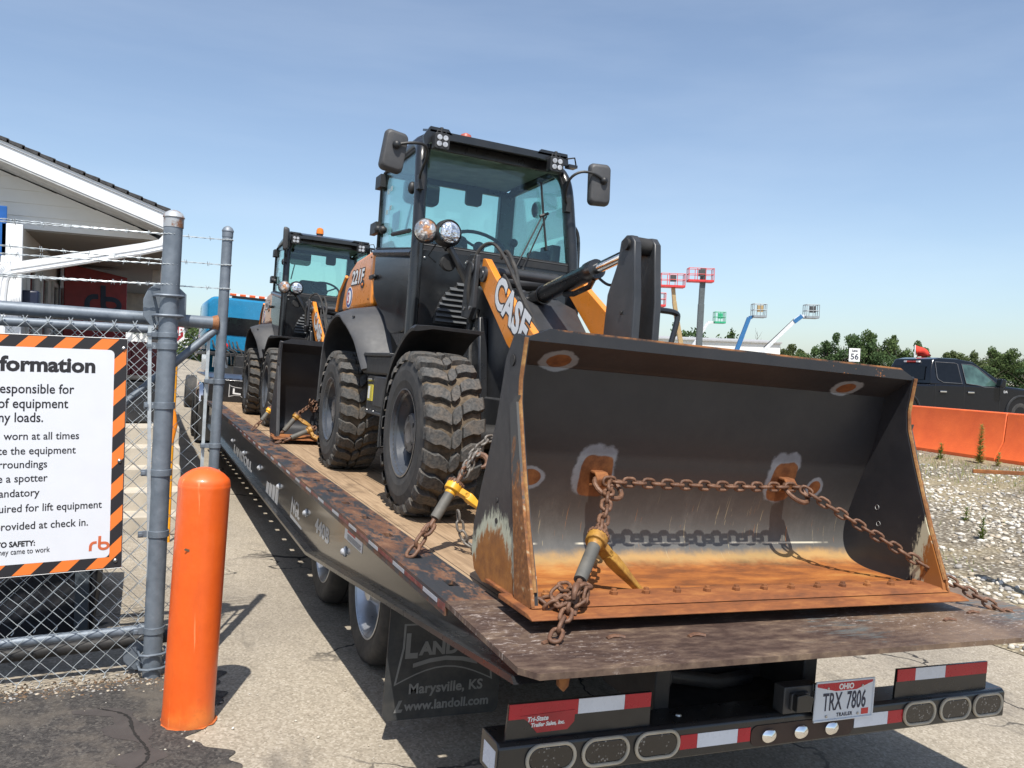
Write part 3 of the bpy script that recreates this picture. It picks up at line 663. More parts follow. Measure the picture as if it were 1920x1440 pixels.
# ------------------------------------------------------------------ wheel loaders (built in trailer frame, machine centre at x = -0.11)
def bucket_mat(worn):
    g = G('bucket_paint' if worn else 'clean_bucket_paint'); x, y, z = g.sep()
    n = g.noise(5, 9, .65); n2 = g.noise(22, 8, .7); nf = g.noise(90, 5)
    c = g.mix(g.ramp(n, [(.35, 0.0), (.7, 1.0)]), (.016, .017, .021), (.026, .026, .029))
    r = g.math('ADD', g.math('MULTIPLY', n2, .3), .28)
    if worn:
        def M_(a, b): return g.math('MULTIPLY', a, b)
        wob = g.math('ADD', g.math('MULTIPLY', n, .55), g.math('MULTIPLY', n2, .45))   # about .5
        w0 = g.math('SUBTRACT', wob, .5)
        # scuffed, thin paint low in the bowl; mid adds a painted-in sunlit lift
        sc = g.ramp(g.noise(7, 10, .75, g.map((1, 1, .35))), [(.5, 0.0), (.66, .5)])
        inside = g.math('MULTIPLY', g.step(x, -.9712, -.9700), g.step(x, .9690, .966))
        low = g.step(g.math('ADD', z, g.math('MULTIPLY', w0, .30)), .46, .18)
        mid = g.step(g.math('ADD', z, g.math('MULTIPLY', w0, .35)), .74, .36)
        c = g.mix(M_(M_(mid, inside), .45), c, (.085, .084, .080))  # back wall colour lightened lower down, imitating sun below the lip's shadow
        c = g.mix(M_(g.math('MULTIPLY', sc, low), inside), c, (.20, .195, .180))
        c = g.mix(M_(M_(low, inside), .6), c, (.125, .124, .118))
        # rust on the floor, yellowish at its upper border
        band = g.step(g.math('ADD', z, g.math('MULTIPLY', w0, .10)), .140, .098)
        oc = g.ramp(g.noise(3.2, 9, .7, g.map((.55, 1.6, 2.2))), [(.34, (.075, .028, .010)), (.45, (.20, .062, .014)), (.55, (.34, .115, .022)), (.70, (.44, .22, .06))])
        hi = g.step(g.math('ADD', z, g.math('MULTIPLY', w0, .06)), .068, .10)
        oc = g.mix(M_(hi, .7), oc, (.36, .25, .10))
        c = g.mix(M_(band, inside), c, oc)
        # patches where brackets were welded on: pale ground ring round a rusty centre
        def patch(cx, cz, rx, rz, inner=.62, power=2.0, off=(0, 0)):
            wx = g.math('MULTIPLY', g.math('SUBTRACT', g.noise(9, 6, .6, g.map((1, 1, 1), (cx*3, 1, cz))), .5), .85)
            dx = g.math('ABSOLUTE', g.math('DIVIDE', g.math('SUBTRACT', x, cx), rx)); dz = g.math('ABSOLUTE', g.math('DIVIDE', g.math('SUBTRACT', z, cz), rz))
            d = g.math('POWER', g.math('ADD', g.math('POWER', dx, power), g.math('POWER', dz, power)), 1/power)
            dx2 = g.math('ABSOLUTE', g.math('DIVIDE', g.math('SUBTRACT', x, cx+off[0]), rx)); dz2 = g.math('ABSOLUTE', g.math('DIVIDE', g.math('SUBTRACT', z, cz+off[1]), rz))
            d2 = g.math('POWER', g.math('ADD', g.math('POWER', dx2, power), g.math('POWER', dz2, power)), 1/power)
            return g.step(g.math('ADD', d, wx), 1.06, .90), g.step(g.math('ADD', d2, g.math('MULTIPLY', wx, .35)), inner+.03, inner-.03)
        back = g.math('MULTIPLY', inside, g.step(y, -1.98, -1.95))
        for args in ((-.512, .470, .090, .112, .82, 4.0, (.012, -.022)), (.478, .472, .088, .110, .82, 4.0, (.014, -.022)), (-.80, .435, .075, .050, .70), (.698, .425, .055, .052, .66), (-.79, .905, .085, .040, .60), (.68, .905, .085, .036, .60)):
            a, b = patch(*args)
            up = 1.0
            c = g.mix(M_(a, back), c, g.mix(n2, (.13, .14, .155), (.27, .29, .32))); c = g.mix(M_(b, back), c, g.ramp(n2, [(.35, (.10, .036, .016)), (.65, (.22, .085, .030))]))
        # scratches
        ang = [(.5, 3.1), (-.35, 1.7), (1.3, 2.3)]
        for k, (a, o) in enumerate(ang):
            v = g.map((70, 1, 3.2), (o, o*2, o), (0, a, 0)); s = g.noise(1.25, 4, .6, v)
            zone = g.math('MULTIPLY', g.step(z, .42, .20), g.step(z, .08, .13))
            k1 = g.math('MULTIPLY', g.math('MULTIPLY', g.step(s, .68, .70), zone), inside)
            c = g.mix(M_(k1, .75), c, (.44, .37, .22) if k != 1 else (.38, .16, .05))
        weld = M_(M_(g.step(g.math('ABSOLUTE', g.math('SUBTRACT', z, .155)), .0045, .003), inside), g.ramp(g.noise(2.5, 4, .6, g.map((1, 0, 0))), [(.47, 0.0), (.52, 1.0)]))
        c = g.mix(weld, c, (.55, .52, .42))
        # outer faces of the side plates: rust low down with a pale halo of bare primer
        outer = g.step(x, -.9862, -.9872)
        ey = g.math('DIVIDE', g.math('ADD', y, 1.735), .26); ez = g.math('DIVIDE', g.math('ADD', z, .06), .36)
        d = g.math('SQRT', g.math('ADD', g.math('POWER', ey, 2.0), g.math('POWER', ez, 2.0)))
        fz = g.math('MULTIPLY', g.math('SUBTRACT', g.noise(26, 8, .75, g.map((1, 1.6, .5))), .5), .62)
        d = g.math('ADD', d, fz)
        c = g.mix(M_(g.step(d, 1.10, .98), outer), c, (.44, .45, .34))
        c = g.mix(M_(g.step(g.math('ADD', d, g.math('MULTIPLY', w0, .3)), .94, .84), outer), c, g.ramp(n2, [(.3, (.17, .060, .015)), (.7, (.36, .145, .030))]))
        # right side plate, inner face: a streaked pale and rusty patch at the front foot
        rin = g.step(x, .9685, .9692)
        ey = g.math('DIVIDE', g.math('ADD', y, 2.07), .13); ez = g.math('DIVIDE', g.math('SUBTRACT', z, .12), .30)
        d = g.math('ADD', g.math('SQRT', g.math('ADD', g.math('POWER', ey, 2.0), g.math('POWER', ez, 2.0))), g.math('MULTIPLY', g.math('SUBTRACT', g.noise(16, 8, .75, g.map((1, 3.5, 1))), .5), 1.1))
        c = g.mix(M_(g.step(d, 1.08, .95), rin), c, (.46, .43, .31))
        c = g.mix(M_(g.step(d, .72, .60), rin), c, (.27, .10, .025))
        # chips along the lip
        lip = g.step(z, .955, .965)
        ch = g.ramp(g.math('ADD', g.math('MULTIPLY', g.noise(4, 9, .75, g.map((1, 1, 2))), .7), g.math('MULTIPLY', nf, .3)), [(.585, 0.0), (.60, 1.0)])
        c = g.mix(M_(lip, ch), c, (.30, .115, .035))
        edge = M_(g.step(z, 1.006, 1.013), g.ramp(g.noise(3.5, 9, .7), [(.48, 0.0), (.60, 1.0)])); c = g.mix(edge, c, (.36, .15, .05))
        r = g.math('ADD', r, g.math('MULTIPLY', band, .3), clamp=True)
    return g.bsdf(c, r, 0.0, g.bump(g.math('ADD', g.math('MULTIPLY', nf, .08), g.noise(2.6, 3)), .22, .012), .5)
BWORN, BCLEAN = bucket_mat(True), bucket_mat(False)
CUT_WORN = M['rust_orange']
def side_cut_mat():
    g = G('worn_side_edge'); x, y, z = g.sep(); n = g.noise(9, 9, .72, g.map((1, 2, .7))); n2 = g.noise(40, 6)
    k = g.math('ADD', z, g.math('MULTIPLY', g.math('SUBTRACT', n, .5), 1.3))
    c = g.mix(g.step(k, .52, .40), (.060, .060, .058), g.ramp(n2, [(.35, (.12, .045, .014)), (.6, (.26, .10, .026)), (.75, (.40, .34, .22))]))
    return g.bsdf(c, .6, 0.0, g.bump(n2, .2, .003))
SIDE_CUT = side_cut_mat()
def edge_rust():
    return rust_mat('rusty_edge', (.08, .032, .014), (.21, .088, .028), (.42, .26, .09), scale=12)
EDGE = edge_rust()

def wheel(L, cx, cy, s):
    """off-road tyre with bar lugs, s = outward side"""
    w = holder('wheel', L); zc, Ro, Rc = .465, .475, .446; W2 = .163
    xc = cx
    def P(u, a, r): return (xc+u*s, cy+r*math.sin(a), zc+r*math.cos(a))
    prof = [(-W2+.03, .225), (-W2+.005, .245), (-W2-.008, .30), (-W2-.008, .36), (-W2+.004, .41), (-W2+.02, .433), (-.09, .443), (0, .446), (.09, .443), (W2-.02, .433), (W2-.004, .41), (W2+.008, .36), (W2+.008, .30), (W2-.005, .245), (W2-.03, .225)]
    m = MB(); N = 72
    secs = [[P(u, 2*math.pi*q/N, r) for q in range(N)] for u, r in prof]
    n = N; b = [p for r in secs for p in r]
    for a in range(len(prof)-1):
        k = 1 if 4 <= a <= 9 else 0
        m.add(secs[a]+secs[a+1], [(i, (i+1) % n, n+(i+1) % n, n+i) for i in range(n)], k)
    t = m.build('tyre', [M['sidewall'], M['groove']], w, smooth=60)
    # lugs
    m = MB(); NL = 23; st = 2*math.pi/NL
    def lug(us, cen, half, top, side):
        """us: lateral stations; cen/half: angular centre and half width at each"""
        lo = []; hi = []
        for u, c, h, tr in zip(us, cen, half, top):
            rr = Rc-.010 if abs(u) < W2-.03 else .416
            lo.append([P(u, c-h*1.10, rr), P(u, c+h*1.10, rr)]); hi.append([P(u, c-h*.93, tr), P(u, c+h*.93, tr)])
        n = len(us); vs = []; fs = []
        for i in range(n): vs += lo[i]+hi[i]
        for i in range(n-1):
            a, b = 4*i, 4*(i+1)
            fs += [(a+2, a+3, b+3, b+2), (a, a+2, b+2, b), (a+3, a+1, b+1, b+3)]
        fs += [(0, 1, 3, 2), (4*n-4, 4*n-2, 4*n-1, 4*n-3)]
        m.add(vs, fs)
    d = -1
    for k in range(NL):
        a0 = k*st
        for sd in (-1, 1):
            ph = a0+(st*.5 if sd > 0 else 0)
            us = [sd*u for u in (.172, .167, .154, .12, .09, .058, .033)]
            cen = [ph+d*st*c for c in (-.06, -.05, .0, .12, .10, .22, .36)]
            half = [st*.27, st*.29, st*.305, st*.315, st*.31, st*.285, st*.24]
            top = [.426, .452, .468, .474, .476, .477, .477]
            lug(us, cen, half, top, sd)
        lug([-.026, -.012, .012, .026], [a0+d*st*c for c in (.50, .56, .72, .80)], [st*.22, st*.36, st*.36, st*.22], [.475, .478, .478, .475], 0)
    lg = m.build('tread', M['tyre'], t, smooth=30, bevel=.008, seg=2)
    # rim
    m = MB(); X = lambda v: cx+s*v
    m.lathe([(W2-.03, .222), (W2-.004, .250), (W2+.002, .256), (W2+.002, .246), (W2-.014, .238), (W2-.03, .226), (W2-.05, .222), (W2-.07, .205), (W2-.11, .200), (W2-.15, .196), (W2-.175, .185), (W2-.165, .15), (W2-.15, .125), (W2-.155, .11)], (cx, cy, zc), (s, 0, 0), 48)
    rm = m.build('rim', M['rim'], w, smooth=35)
    m = MB(); m.lathe([(W2-.16, .118), (W2-.052, .115), (W2-.042, .106), (W2-.036, .060), (W2-.044, .045), (W2-.044, .001)], (cx, cy, zc), (s, 0, 0), 32)
    for q in range(8):
        a = 2*math.pi*q/8; m.lathe([(W2-.16, .012), (W2-.135, .012), (W2-.13, .001)], (cx, cy+.158*math.sin(a), zc+.158*math.cos(a)), (s, 0, 0), 8)
    hb = m.build('hub', plainhub, w, smooth=35)
    m = MB()
    for q in range(5):
        a = 2*math.pi*q/5+.3; m.lathe([(W2-.042, .015), (W2-.0365, .014), (W2-.0365, .001)], (cx, cy+.085*math.sin(a), zc+.085*math.cos(a)), (s, 0, 0), 10)
    m.build('hub_hole', M['dark'], w)
    return w
plainhub = plain('hub_paint', (.060, .056, .058), .5, dust=.3)

def loader(y0, hero):
    lab = ('compact wheel loader at the rear of the trailer, its wide rusty bucket facing back' if hero else
           'compact wheel loader farther forward on the trailer, behind the rusty bucket machine')
    L = thing('wheel_loader', lab, 'wheel loader', (-.11, y0, 0), group='wheel loaders chained on the trailer')
    o0 = Vector((-.11, y0, 0))
    class B(MB):
        def build(s, name, mats, parent=None, **k):
            s.v = [(v[0]-.11, v[1]+y0, v[2]) for v in s.v]
            return MB.build(s, name, mats, parent or L, **k)
    def TX(name, body, size, mat, parent, org, xd, yd, *a, **k):
        return text(name, body, size, mat, parent, Vector(org)+o0, xd, yd, *a, **k)
    # --- wheels and axles
    for s in (-1, 1):
        for y in (0, 2.08): 
            # wheel() works in trailer coordinates
            wheel(L, -.11+s*.700, y0+y, s)
    for y in (0, 2.08): m = B(); m.cyl((-.6, y, .465), (.6, y, .465), .075, 14); m.ball((0, y, .465), (.17, .19, .19), 8); m.build('axle', M['dark'])
    # --- frames
    m = B(); m.prism([(-.35, .45), (-.25, .95), (.15, 1.30), (.55, 1.42), (.70, 1.25), (.72, .42), (.3, .32), (-.25, .32)], -.27, .27, 0)
    m.box((-.30, -.55, .42), (-.22, .45, .70)); m.box((.22, -.55, .42), (.30, .45, .70))
    m.build('front_frame', M['char'], bevel=.012)
    m = B(); m.prism([(.85, .45), (.85, 1.0), (2.0, 1.15), (3.35, 1.25), (3.45, .75), (3.2, .55), (1.0, .36)], -.42, .42, 0)
    m.build('rear_frame', M['dark'], bevel=.015)
    m = B(); m.cyl((0, .78, .35), (0, .78, 1.1), .09, 14); m.build('pivot', M['char'])
    m = B(); m.prism([(3.35, .62), (3.5, .62), (3.55, 1.32), (3.40, 1.32)], -.56, .56, 0); m.build('counterweight', M['char'], bevel=.02)
    # left-side plate stack between the wheels: battery box and step
    m = B(); m.box((-.74, .76, .775), (-.50, 1.58, .915)); bb = m.build('battery_box', M['plastic'], bevel=.018)
    m = B(); m.box((-.755, .80, .905), (-.56, 1.50, .930)); m.tube([(-.742, 1.50, .93), (-.755, 1.52, .88), (-.757, 1.50, .83)], .012, 6); m.build('lid', M['plastic'], bb, bevel=.008)
    m = B(); m.box((-.72, .77, .50), (-.46, 1.46, .77)); m.box((-.738, .80, .55), (-.72, 1.22, .765)); m.box((-.745, .78, .49), (-.48, 1.40, .515)); st = m.build('step', M['char'], bevel=.010)
    m = B(); m.box((-.7405, 1.235, .585), (-.7215, 1.36, .70)); m.build('yellow_sticker', plain('sticker_yellow', (.55, .46, .06), .4), st, smooth=0)
    m = B(); m.box((-.7412, 1.30, .60), (-.7403, 1.35, .69)); m.build('white_sticker', M['white'], st, smooth=0)
    m = B(); m.cyl((-.72, 1.32, .735), (-.755, 1.32, .735), .014, 8); m.ball((-.73, 1.38, .51), .010, 5); m.ball((-.73, 1.2, .51), .010, 5); m.build('step_bolt', M['steel'], st)
    m = B(); m.box((.50, .76, .50), (.74, 1.56, .90)); m.build('tool_box', M['plastic'], bevel=.02)
    # --- fenders
    rp = [(2.56, .50), (2.55, .66), (2.53, .80), (2.49, .97), (2.38, 1.11), (2.22, 1.185), (2.05, 1.215), (1.90, 1.205), (1.78, 1.155), (1.68, 1.08), (1.60, 1.0), (1.535, .90), (1.50, .85), (1.47, .80)]
    rp = [(p.x, p.y) for p in catmull([(a, b, 0) for a, b in rp], 3)]
    fp = [(-.10, 1.058), (-.06, 1.06), (.04, 1.035), (.17, .967), (.31, .861), (.396, .744), (.444, .60), (.471, .458), (.47, .33)]
    fp = [(p.x, p.y) for p in catmull([(a, b, 0) for a, b in fp], 4)]
    for s in (-1, 1):
        for nm, path, inn, dz, mt in (('rear_fender', rp, .56, .085, M['grey_plastic']), ('front_fender', fp, .45, .004, M['plastic'])):
            m = B(); secs = []
            n = len(path)
            for i, (y, z) in enumerate(path):
                y2, z2 = path[min(i+1, n-1)]; y1, z1 = path[max(i-1, 0)]
                t = Vector((0, y2-y1, z2-z1)).normalized(); nn = Vector((0, -t.z, t.y))
                if nn.dot(Vector((0, y-(2.08 if nm[0] == 'r' else 0), z-.475))) < 0: nn = -nn
                c = Vector((0, y, z)); h = dz; tx = -s*.10*max(0, min(1, (1.80-y)/.33)) if nm[0] == 'r' else 0
                c.x += tx
                secs.append([c+Vector((s*.872, 0, 0))-nn*.012, c+Vector((s*.876, 0, 0))+nn*.004, c+Vector((s*.86, 0, 0))+nn*.022, c+Vector((s*.76, 0, 0))+nn*(.025+h*.45),
                             c+Vector((s*inn-tx, 0, 0))+nn*(.02+h), c+Vector((s*inn-tx, 0, 0))+nn*(h-.0), c+Vector((s*.76, 0, 0))+nn*(.008+h*.4), c+Vector((s*.85, 0, 0))-nn*.01])
            m.loft(secs); m.build(nm, mt, smooth=50)
    # --- engine hood
    hp = [(2.16, 1.33), (3.50, 1.325), (3.56, 1.36), (3.50, 1.50), (3.30, 1.62), (3.05, 1.735), (2.75, 1.80), (2.16, 1.825)]
    m = B(); m.prism(hp, -.50, .50, 0); hd = m.build('hood', M['char'], bevel=.05, seg=3)
    for s in (-1, 1):
        m = B(); a, b = sorted((s*.575, s*.50))
        m.prism([(2.17, 1.335), (3.28, 1.335), (3.25, 1.45), (3.16, 1.60), (3.02, 1.70), (2.80, 1.765), (2.17, 1.80)], a, b, 0)
        hs = m.build('side_panel', M['orange'], hd, bevel=.028, seg=3)
        m = B(); a2, b2 = sorted((s*.565, s*.50))
        m.prism([(3.284, 1.338), (3.49, 1.345), (3.42, 1.50), (3.22, 1.625), (3.165, 1.605), (3.254, 1.452)], a2, b2, 0); m.build('rear_grille', M['plastic'], hd, bevel=.008)
        m = B(); m.tube([(s*.566, 3.20, 1.655), (s*.566, 3.44, 1.52), (s*.566, 3.53, 1.345)], .016, 8); m.build('rear_trim', M['orange'], hd)
        if s < 0:
            X = -.5755
            for bo, mt, off in ((.015, M['ink'], 0.0), (.0045, M['white_letter'], .0012)):
                TX('lettering', '221F', .165, mt, hs, (X-off-.001, 2.93, 1.560), (0, -1, -.02), (0, .06, 1), bold=bo, sx=1.32, depth=.001, shear=.18, spacing=1.06)
            cy_, cz_ = 2.98, 1.445
            for nm, r0, mt, off in (('sticker_border', .098, M['white'], .0), ('sticker_ring', .090, M['sticker_blue'], .0012), ('sticker_field', .066, M['white'], .0024)):
                m = B(); m.prism([(cy_+r0*1.25*math.cos(t*.2618), cz_+r0*math.sin(t*.2618)) for t in range(24)], X-.0002-off, X-.001-off, 0); m.build(nm, mt, hs, smooth=0)
            TX('lettering', 'S', .135, M['tape_red'], hs, (X-.0038, cy_+.058, cz_-.047), (0, -1, 0), (0, 0, 1), bold=.003, sx=1.15, depth=.001)
            m = B(); m.prism([(2.50+.06*math.cos(t*.5236), 1.535+.037*math.sin(t*.5236)) for t in range(12)], X+.0, X-.004, 0); m.build('hood_latch', M['plastic'], hs, smooth=0)
            m = B(); m.ball((X-.004, 2.50, 1.53), (.006, .022, .014), 6); m.build('latch_button', M['amber'], hs)
    # --- cab
    def cx(s, z):
        k = max(0, min(1, (z-1.6)/.85)); return s*(.60-.045*k)-.045*k
    m = B()
    bp = [(.88, 1.665), (.86, 1.10), (.93, 1.01), (1.25, .985), (1.45, 1.08), (1.62, 1.22), (1.95, 1.34), (2.05, 1.45), (2.05, 1.76), (1.5, 1.72)]
    m.prism(bp, -.585, .585, 0); cab = m.build('cab', M['black'], bevel=.02)
    SP = {}
    for s in (-1, 1):
        A = [(cx(s, 1.0), .885, 1.02), (cx(s, 1.65), .885, 1.65), (cx(s, 2.0), .915, 2.02), (cx(s, 2.22), .945, 2.24), (cx(s, 2.33)-s*.008, .985, 2.345), (cx(s, 2.38)-s*.02, 1.06, 2.405), (cx(s, 2.4)-s*.02, 1.18, 2.425), (cx(s, 2.4)-s*.02, 1.85, 2.39), (cx(s, 2.36)-s*.02, 1.95, 2.345), (cx(s, 2.2)-s*.02, 1.985, 2.25), (cx(s, 1.78)-s*.02, 2.0, 1.74)]
        pts = [tuple(p) for p in catmull(A, 4)]; SP[s] = pts
        m = B(); nP = len(pts); m.tube(pts, [.043 if i < nP*.62 else .043-.022*min(1, (i-nP*.62)/(nP*.12)) for i in range(nP)], 12, flat=1.15); m.build('pillar', M['black'], cab)
        # door: lower panel, window frame, handle
        m = B(); a, b = sorted((s*.612, s*.585))
        dp = [(.905, 1.60), (.93, 1.20), (.965, 1.13), (1.03, 1.088), (1.36, 1.085), (1.46, 1.12), (1.58, 1.215), (1.80, 1.31), (1.93, 1.385), (1.975, 1.44), (1.985, 1.705), (1.96, 1.72)]
        m.prism(dp, a, b, 0); dr = m.build('door_panel', M['gloss'], cab, bevel=.012, seg=3)
        if s < 0:
            m = B(); m.box((-.640, 1.90, 1.53), (-.612, 2.03, 1.56)); m.ball((-.63, 1.885, 1.545), .018, 6); m.build('door_handle', M['plastic'], dr)
        # window glass on the door
        z0, z1 = 1.665, 2.36
        def SW(y, z): return (cx(s, z)-s*.002, y, z)
        gp = [SW(.955, 1.665), SW(1.97, 1.775), SW(2.0, 2.30), SW(1.93, 2.375), SW(1.10, 2.385), SW(1.02, 2.31)]
        m = B(); m.add(gp+[(p[0]-s*.006, p[1], p[2]) for p in gp], [tuple(range(6)), tuple(range(11, 5, -1))]+[(i, (i+1) % 6, 6+(i+1) % 6, 6+i) for i in range(6)]); sg = m.build('side_window', M['glass'], cab, smooth=0)
        m = B(); m.tube([(p[0]+s*.003, p[1], p[2]) for p in gp], .012, 6, close=True); m.build('window_seal', M['plastic'], sg)
        m = B(); m.tube([(cx(s, 1.66)+s*.004, .95, 1.635), (cx(s, 1.75)+s*.004, 2.0, 1.745)], .030, 8, flat=1.0); m.build('window_rail', M['black'], cab)
        if s < 0:
            m = B()
            m.ball((cx(s, 2.1)-.02, 1.06, 2.10), (.03, .03, .045), 6); m.build('window_latch', M['plastic'], cab)
            m = B(); m.ball((cx(s, 1.84)-.02, 1.78, 1.90), .033, 7); m.build('window_knob', M['plastic'], cab)
            m = B(); m.tube([(cx(s, 1.8)-.015, 1.05, 1.80), (cx(s, 1.8)-.015, 1.50, 1.83)], .016, 6); m.build('grab_bar', M['plastic'], cab)
            m = B(); m.box((cx(s, 1.9)-.05, 1.90, 1.89), (cx(s, 1.9)-.01, 2.08, 1.98)); m.ball((cx(s, 1.84)-.03, 1.90, 1.92), .030, 7); m.build('window_hinge', M['plastic'], cab)
            m = B(); m.box((cx(s, 2.35)-.04, 1.90, 2.26), (cx(s, 2.35)+.02, 2.06, 2.36)); m.build('window_hinge', M['plastic'], cab)
            m = B(); X = cx(s, 2.0)+.003
            pst = plain('pale_sticker', (.32, .40, .40), .5)
            for y, z in ((1.78, 2.04), (1.68, 2.06), (1.78, 2.20), (1.69, 2.21)): m = B(); m.box((X-.004, y-.028, z-.018), (X-.003, y+.028, z+.018)); m.build('window_sticker', pst, cab, smooth=0)
            m = B(); m.box((X-.002, 1.40, 1.86), (X-.0012, 1.60, 2.0)); m.build('safety_sheet', glass('clear_sheet', (.80, .84, .84)), cab, smooth=0)
    # headers, roof, visor
    m = B(); rf = [(-.60, 1.0, 0), (-.585, 2.0, 0), (.50, 2.0, 0), (.515, 1.0, 0)]
    m.prism([(.90, 2.435), (.93, 2.475), (1.2, 2.50), (1.85, 2.475), (2.0, 2.43), (2.0, 2.41), (1.2, 2.425)], -.575, .485, 0); roof = m.build('roof', M['plastic'], cab, bevel=.02)
    m = B(); m.box((-.54, .98, 2.405), (.45, 1.98, 2.424)); m.build('headliner', plain('headliner_grey', (.30, .31, .31), .9), cab, smooth=0)
    for ya, yb in ((.935, .975), (1.955, 1.995)): m = B(); m.box((-.56, ya, 2.36), (.47, yb, 2.43)); m.build('window_header', M['black'], cab, bevel=.006)
    m = B()
    m.prism([(-.63, 2.335), (-.645, 2.40), (-.60, 2.475), (-.47, 2.475), (-.44, 2.44), (.20, 2.44), (.23, 2.475), (.44, 2.475), (.455, 2.40), (.44, 2.395), (.20, 2.410), (-.44, 2.405), (-.47, 2.40), (-.60, 2.36)], .80, .83, 1)
    m.prism([(.80, 2.44), (.80, 2.455), (.98, 2.50), (.98, 2.485)], -.60, .44, 0); vs = m.build('visor', M['black'], cab, smooth=0)
    for x in (-.535, .325):
        m = B(); m.prism(rrect(x-.052, 2.315, x+.052, 2.42, .014), .72, .785, 1); m.cyl((x, .755, 2.42), (x, .755, 2.465), .012, 8); m.tube([(x-.03, .75, 2.42), (x-.03, .75, 2.44), (x+.03, .75, 2.44), (x+.03, .75, 2.42)], .006, 6)
        wl = m.build('work_light', M['plastic'], cab, bevel=.006)
        for dx in (-.021, .021):
            for dz in (-.021, .021):
                m = B(); m.lathe([(0, .018), (.004, .018), (.006, .010), (.004, .001)], (x+dx, .7185, 2.3675+dz), (0, -1, 0), 12); m.build('lens', M['glassbead'], wl)
    m = B(); m.tube([(.43, .80, 2.44), (.50, .80, 2.46), (.53, .83, 2.42)], .006, 6); m.box((.46, .80, 2.39), (.53, .87, 2.41)); m.build('visor_bracket', M['black'], cab)
    m = B(); m.lathe([(0, .05), (.10, .045)], (-.10, 1.50, 2.505), (0, 0, 1), 16); m.build('beacon_post', M['plastic'], cab)
    m = B(); m.lathe([(0, .052), (.045, .050), (.075, .040), (.088, .015), (.09, .001)], (-.10, 1.50, 2.60), (0, 0, 1), 20); m.build('beacon', M['amber'] if not hero else plain('faded_beacon', (.42, .10, .07), .4), cab)
    # windscreen and rear window
    ws = [(cx(-1, 1.67)+.035, .885, 1.69), (cx(1, 1.67)-.035, .885, 1.69), (cx(1, 2.2)-.03, .935, 2.24), (cx(1, 2.38)-.06, .965, 2.375), (cx(-1, 2.38)+.06, .965, 2.375), (cx(-1, 2.2)+.03, .935, 2.24)]
    m = B(); m.add(ws+[(p[0], p[1]+.006, p[2]) for p in ws], [tuple(range(6)), tuple(range(11, 5, -1))]+[(i, (i+1) % 6, 6+(i+1) % 6, 6+i) for i in range(6)]); wn = m.build('windscreen', M['glass'], cab, smooth=0)
    m = B(); m.tube([(p[0], p[1]-.002, p[2]) for p in ws], .014, 6, close=True); m.box((cx(-1, 1.65)+.03, .872, 1.640), (cx(1, 1.65)-.03, .90, 1.705)); m.build('screen_seal', M['plastic'], wn)
    rw = [(-.50, 2.03, 1.80), (.47, 2.03, 1.80), (.43, 2.02, 2.37), (-.53, 2.02, 2.37)]
    m = B(); m.add(rw+[(p[0], p[1]+.006, p[2]) for p in rw], [(0, 1, 2, 3), (7, 6, 5, 4)]+[(i, (i+1) % 4, 4+(i+1) % 4, 4+i) for i in range(4)]); rw_ = m.build('rear_window', M['glass'], cab, smooth=0)
    m = B(); m.tube([(-.16, 2.055, 2.33), (-.32, 2.06, 2.22), (-.36, 2.06, 1.98)], .010, 6); m.prism(rrect(-.40, 2.20, -.10, 2.40, .05), 2.04, 2.09, 1); m.build('rear_wiper', M['plastic'], rw_)
    m = B(); m.prism(rrect(.10, 2.24, .24, 2.385, .03), 1.93, 1.97, 1); m.tube([(.17, 1.95, 2.38), (.17, 1.95, 2.42)], .015, 6); m.build('inside_mirror', M['plastic'], cab)
    m = B(); m.box((.41, 1.93, 1.75), (.545, 2.0, 2.40)); m.ball((.55, 1.5, 2.2), (.04, .05, .07), 6); m.box((.47, 1.0, 1.68), (.55, 1.2, 1.85)); m.build('rear_post', M['black'], cab, bevel=.01)
    # interior
    m = B(); m.box((-.28, 1.55, 1.35), (.18, 1.85, 1.62)); m.prism([(1.80, 1.60), (1.95, 1.60), (2.0, 1.98), (1.90, 1.98)], -.26, .14, 0); m.build('seat', M['rubber'], cab, bevel=.05, seg=3)
    m = B(); c = Vector((-.02, 1.22, 1.80)); ax = Vector((0, -.62, .78)); u = Vector((1, 0, 0)); w_ = ax.cross(u)
    m.tube([c+u*(.195*math.cos(t*.2618))+w_*(.195*math.sin(t*.2618)) for t in range(24)], .014, 8, close=True)
    for t in (.5, 2.6, 4.7): m.tube([c-ax*.03, c+u*(.19*math.cos(t))+w_*(.19*math.sin(t))], .011, 6)
    m.ball(c-ax*.02, .045, 6); m.tube([c-ax*.05, (-.02, 1.10, 1.45)], .035, 8); m.build('steering_wheel', M['plastic'], cab)
    m = B(); m.box((-.45, .95, 1.45), (.45, 1.15, 1.69)); m.tube([(.36, 1.5, 1.6), (.34, 1.42, 1.86)], .012, 6); m.ball((.34, 1.42, 1.89), .035, 6); m.prism(rrect(.36, 1.70, .48, 1.80, .02), 1.1, 1.2, 1); m.build('console', M['plastic'], cab, bevel=.02)
    # wipers on the windscreen
    m = B()
    for dx in (0, .055): m.tube([(.115+dx, .845, 1.575), (.13+dx, .845, 1.62)], .016, 8); m.tube([(.13+dx, .855, 1.62), (.325+dx*.6, .895, 2.03)], .006, 6)
    m.tube([(.30, .91, 2.27), (.335, .90, 2.03), (.375, .885, 1.78)], .009, 6); m.tube([(.305, .895, 2.02), (.37, .895, 2.05)], .012, 6); m.build('wiper', M['plastic'], cab)
    # front cowl: louvred panel on the left, lower bulkhead
    LV = (.862,)
    m = B(); arcp = [(-.455, 1.16)]+[(-.225-.23*math.cos(R(t)), 1.16+.295*math.sin(R(t))) for t in range(8, 91, 10)]+[(-.215, 1.455), (-.215, 1.16)]
    m.prism(arcp, .850, .864, 1); lp_ = m.build('louvre_panel', M['dark'], cab, smooth=0)
    m = B()
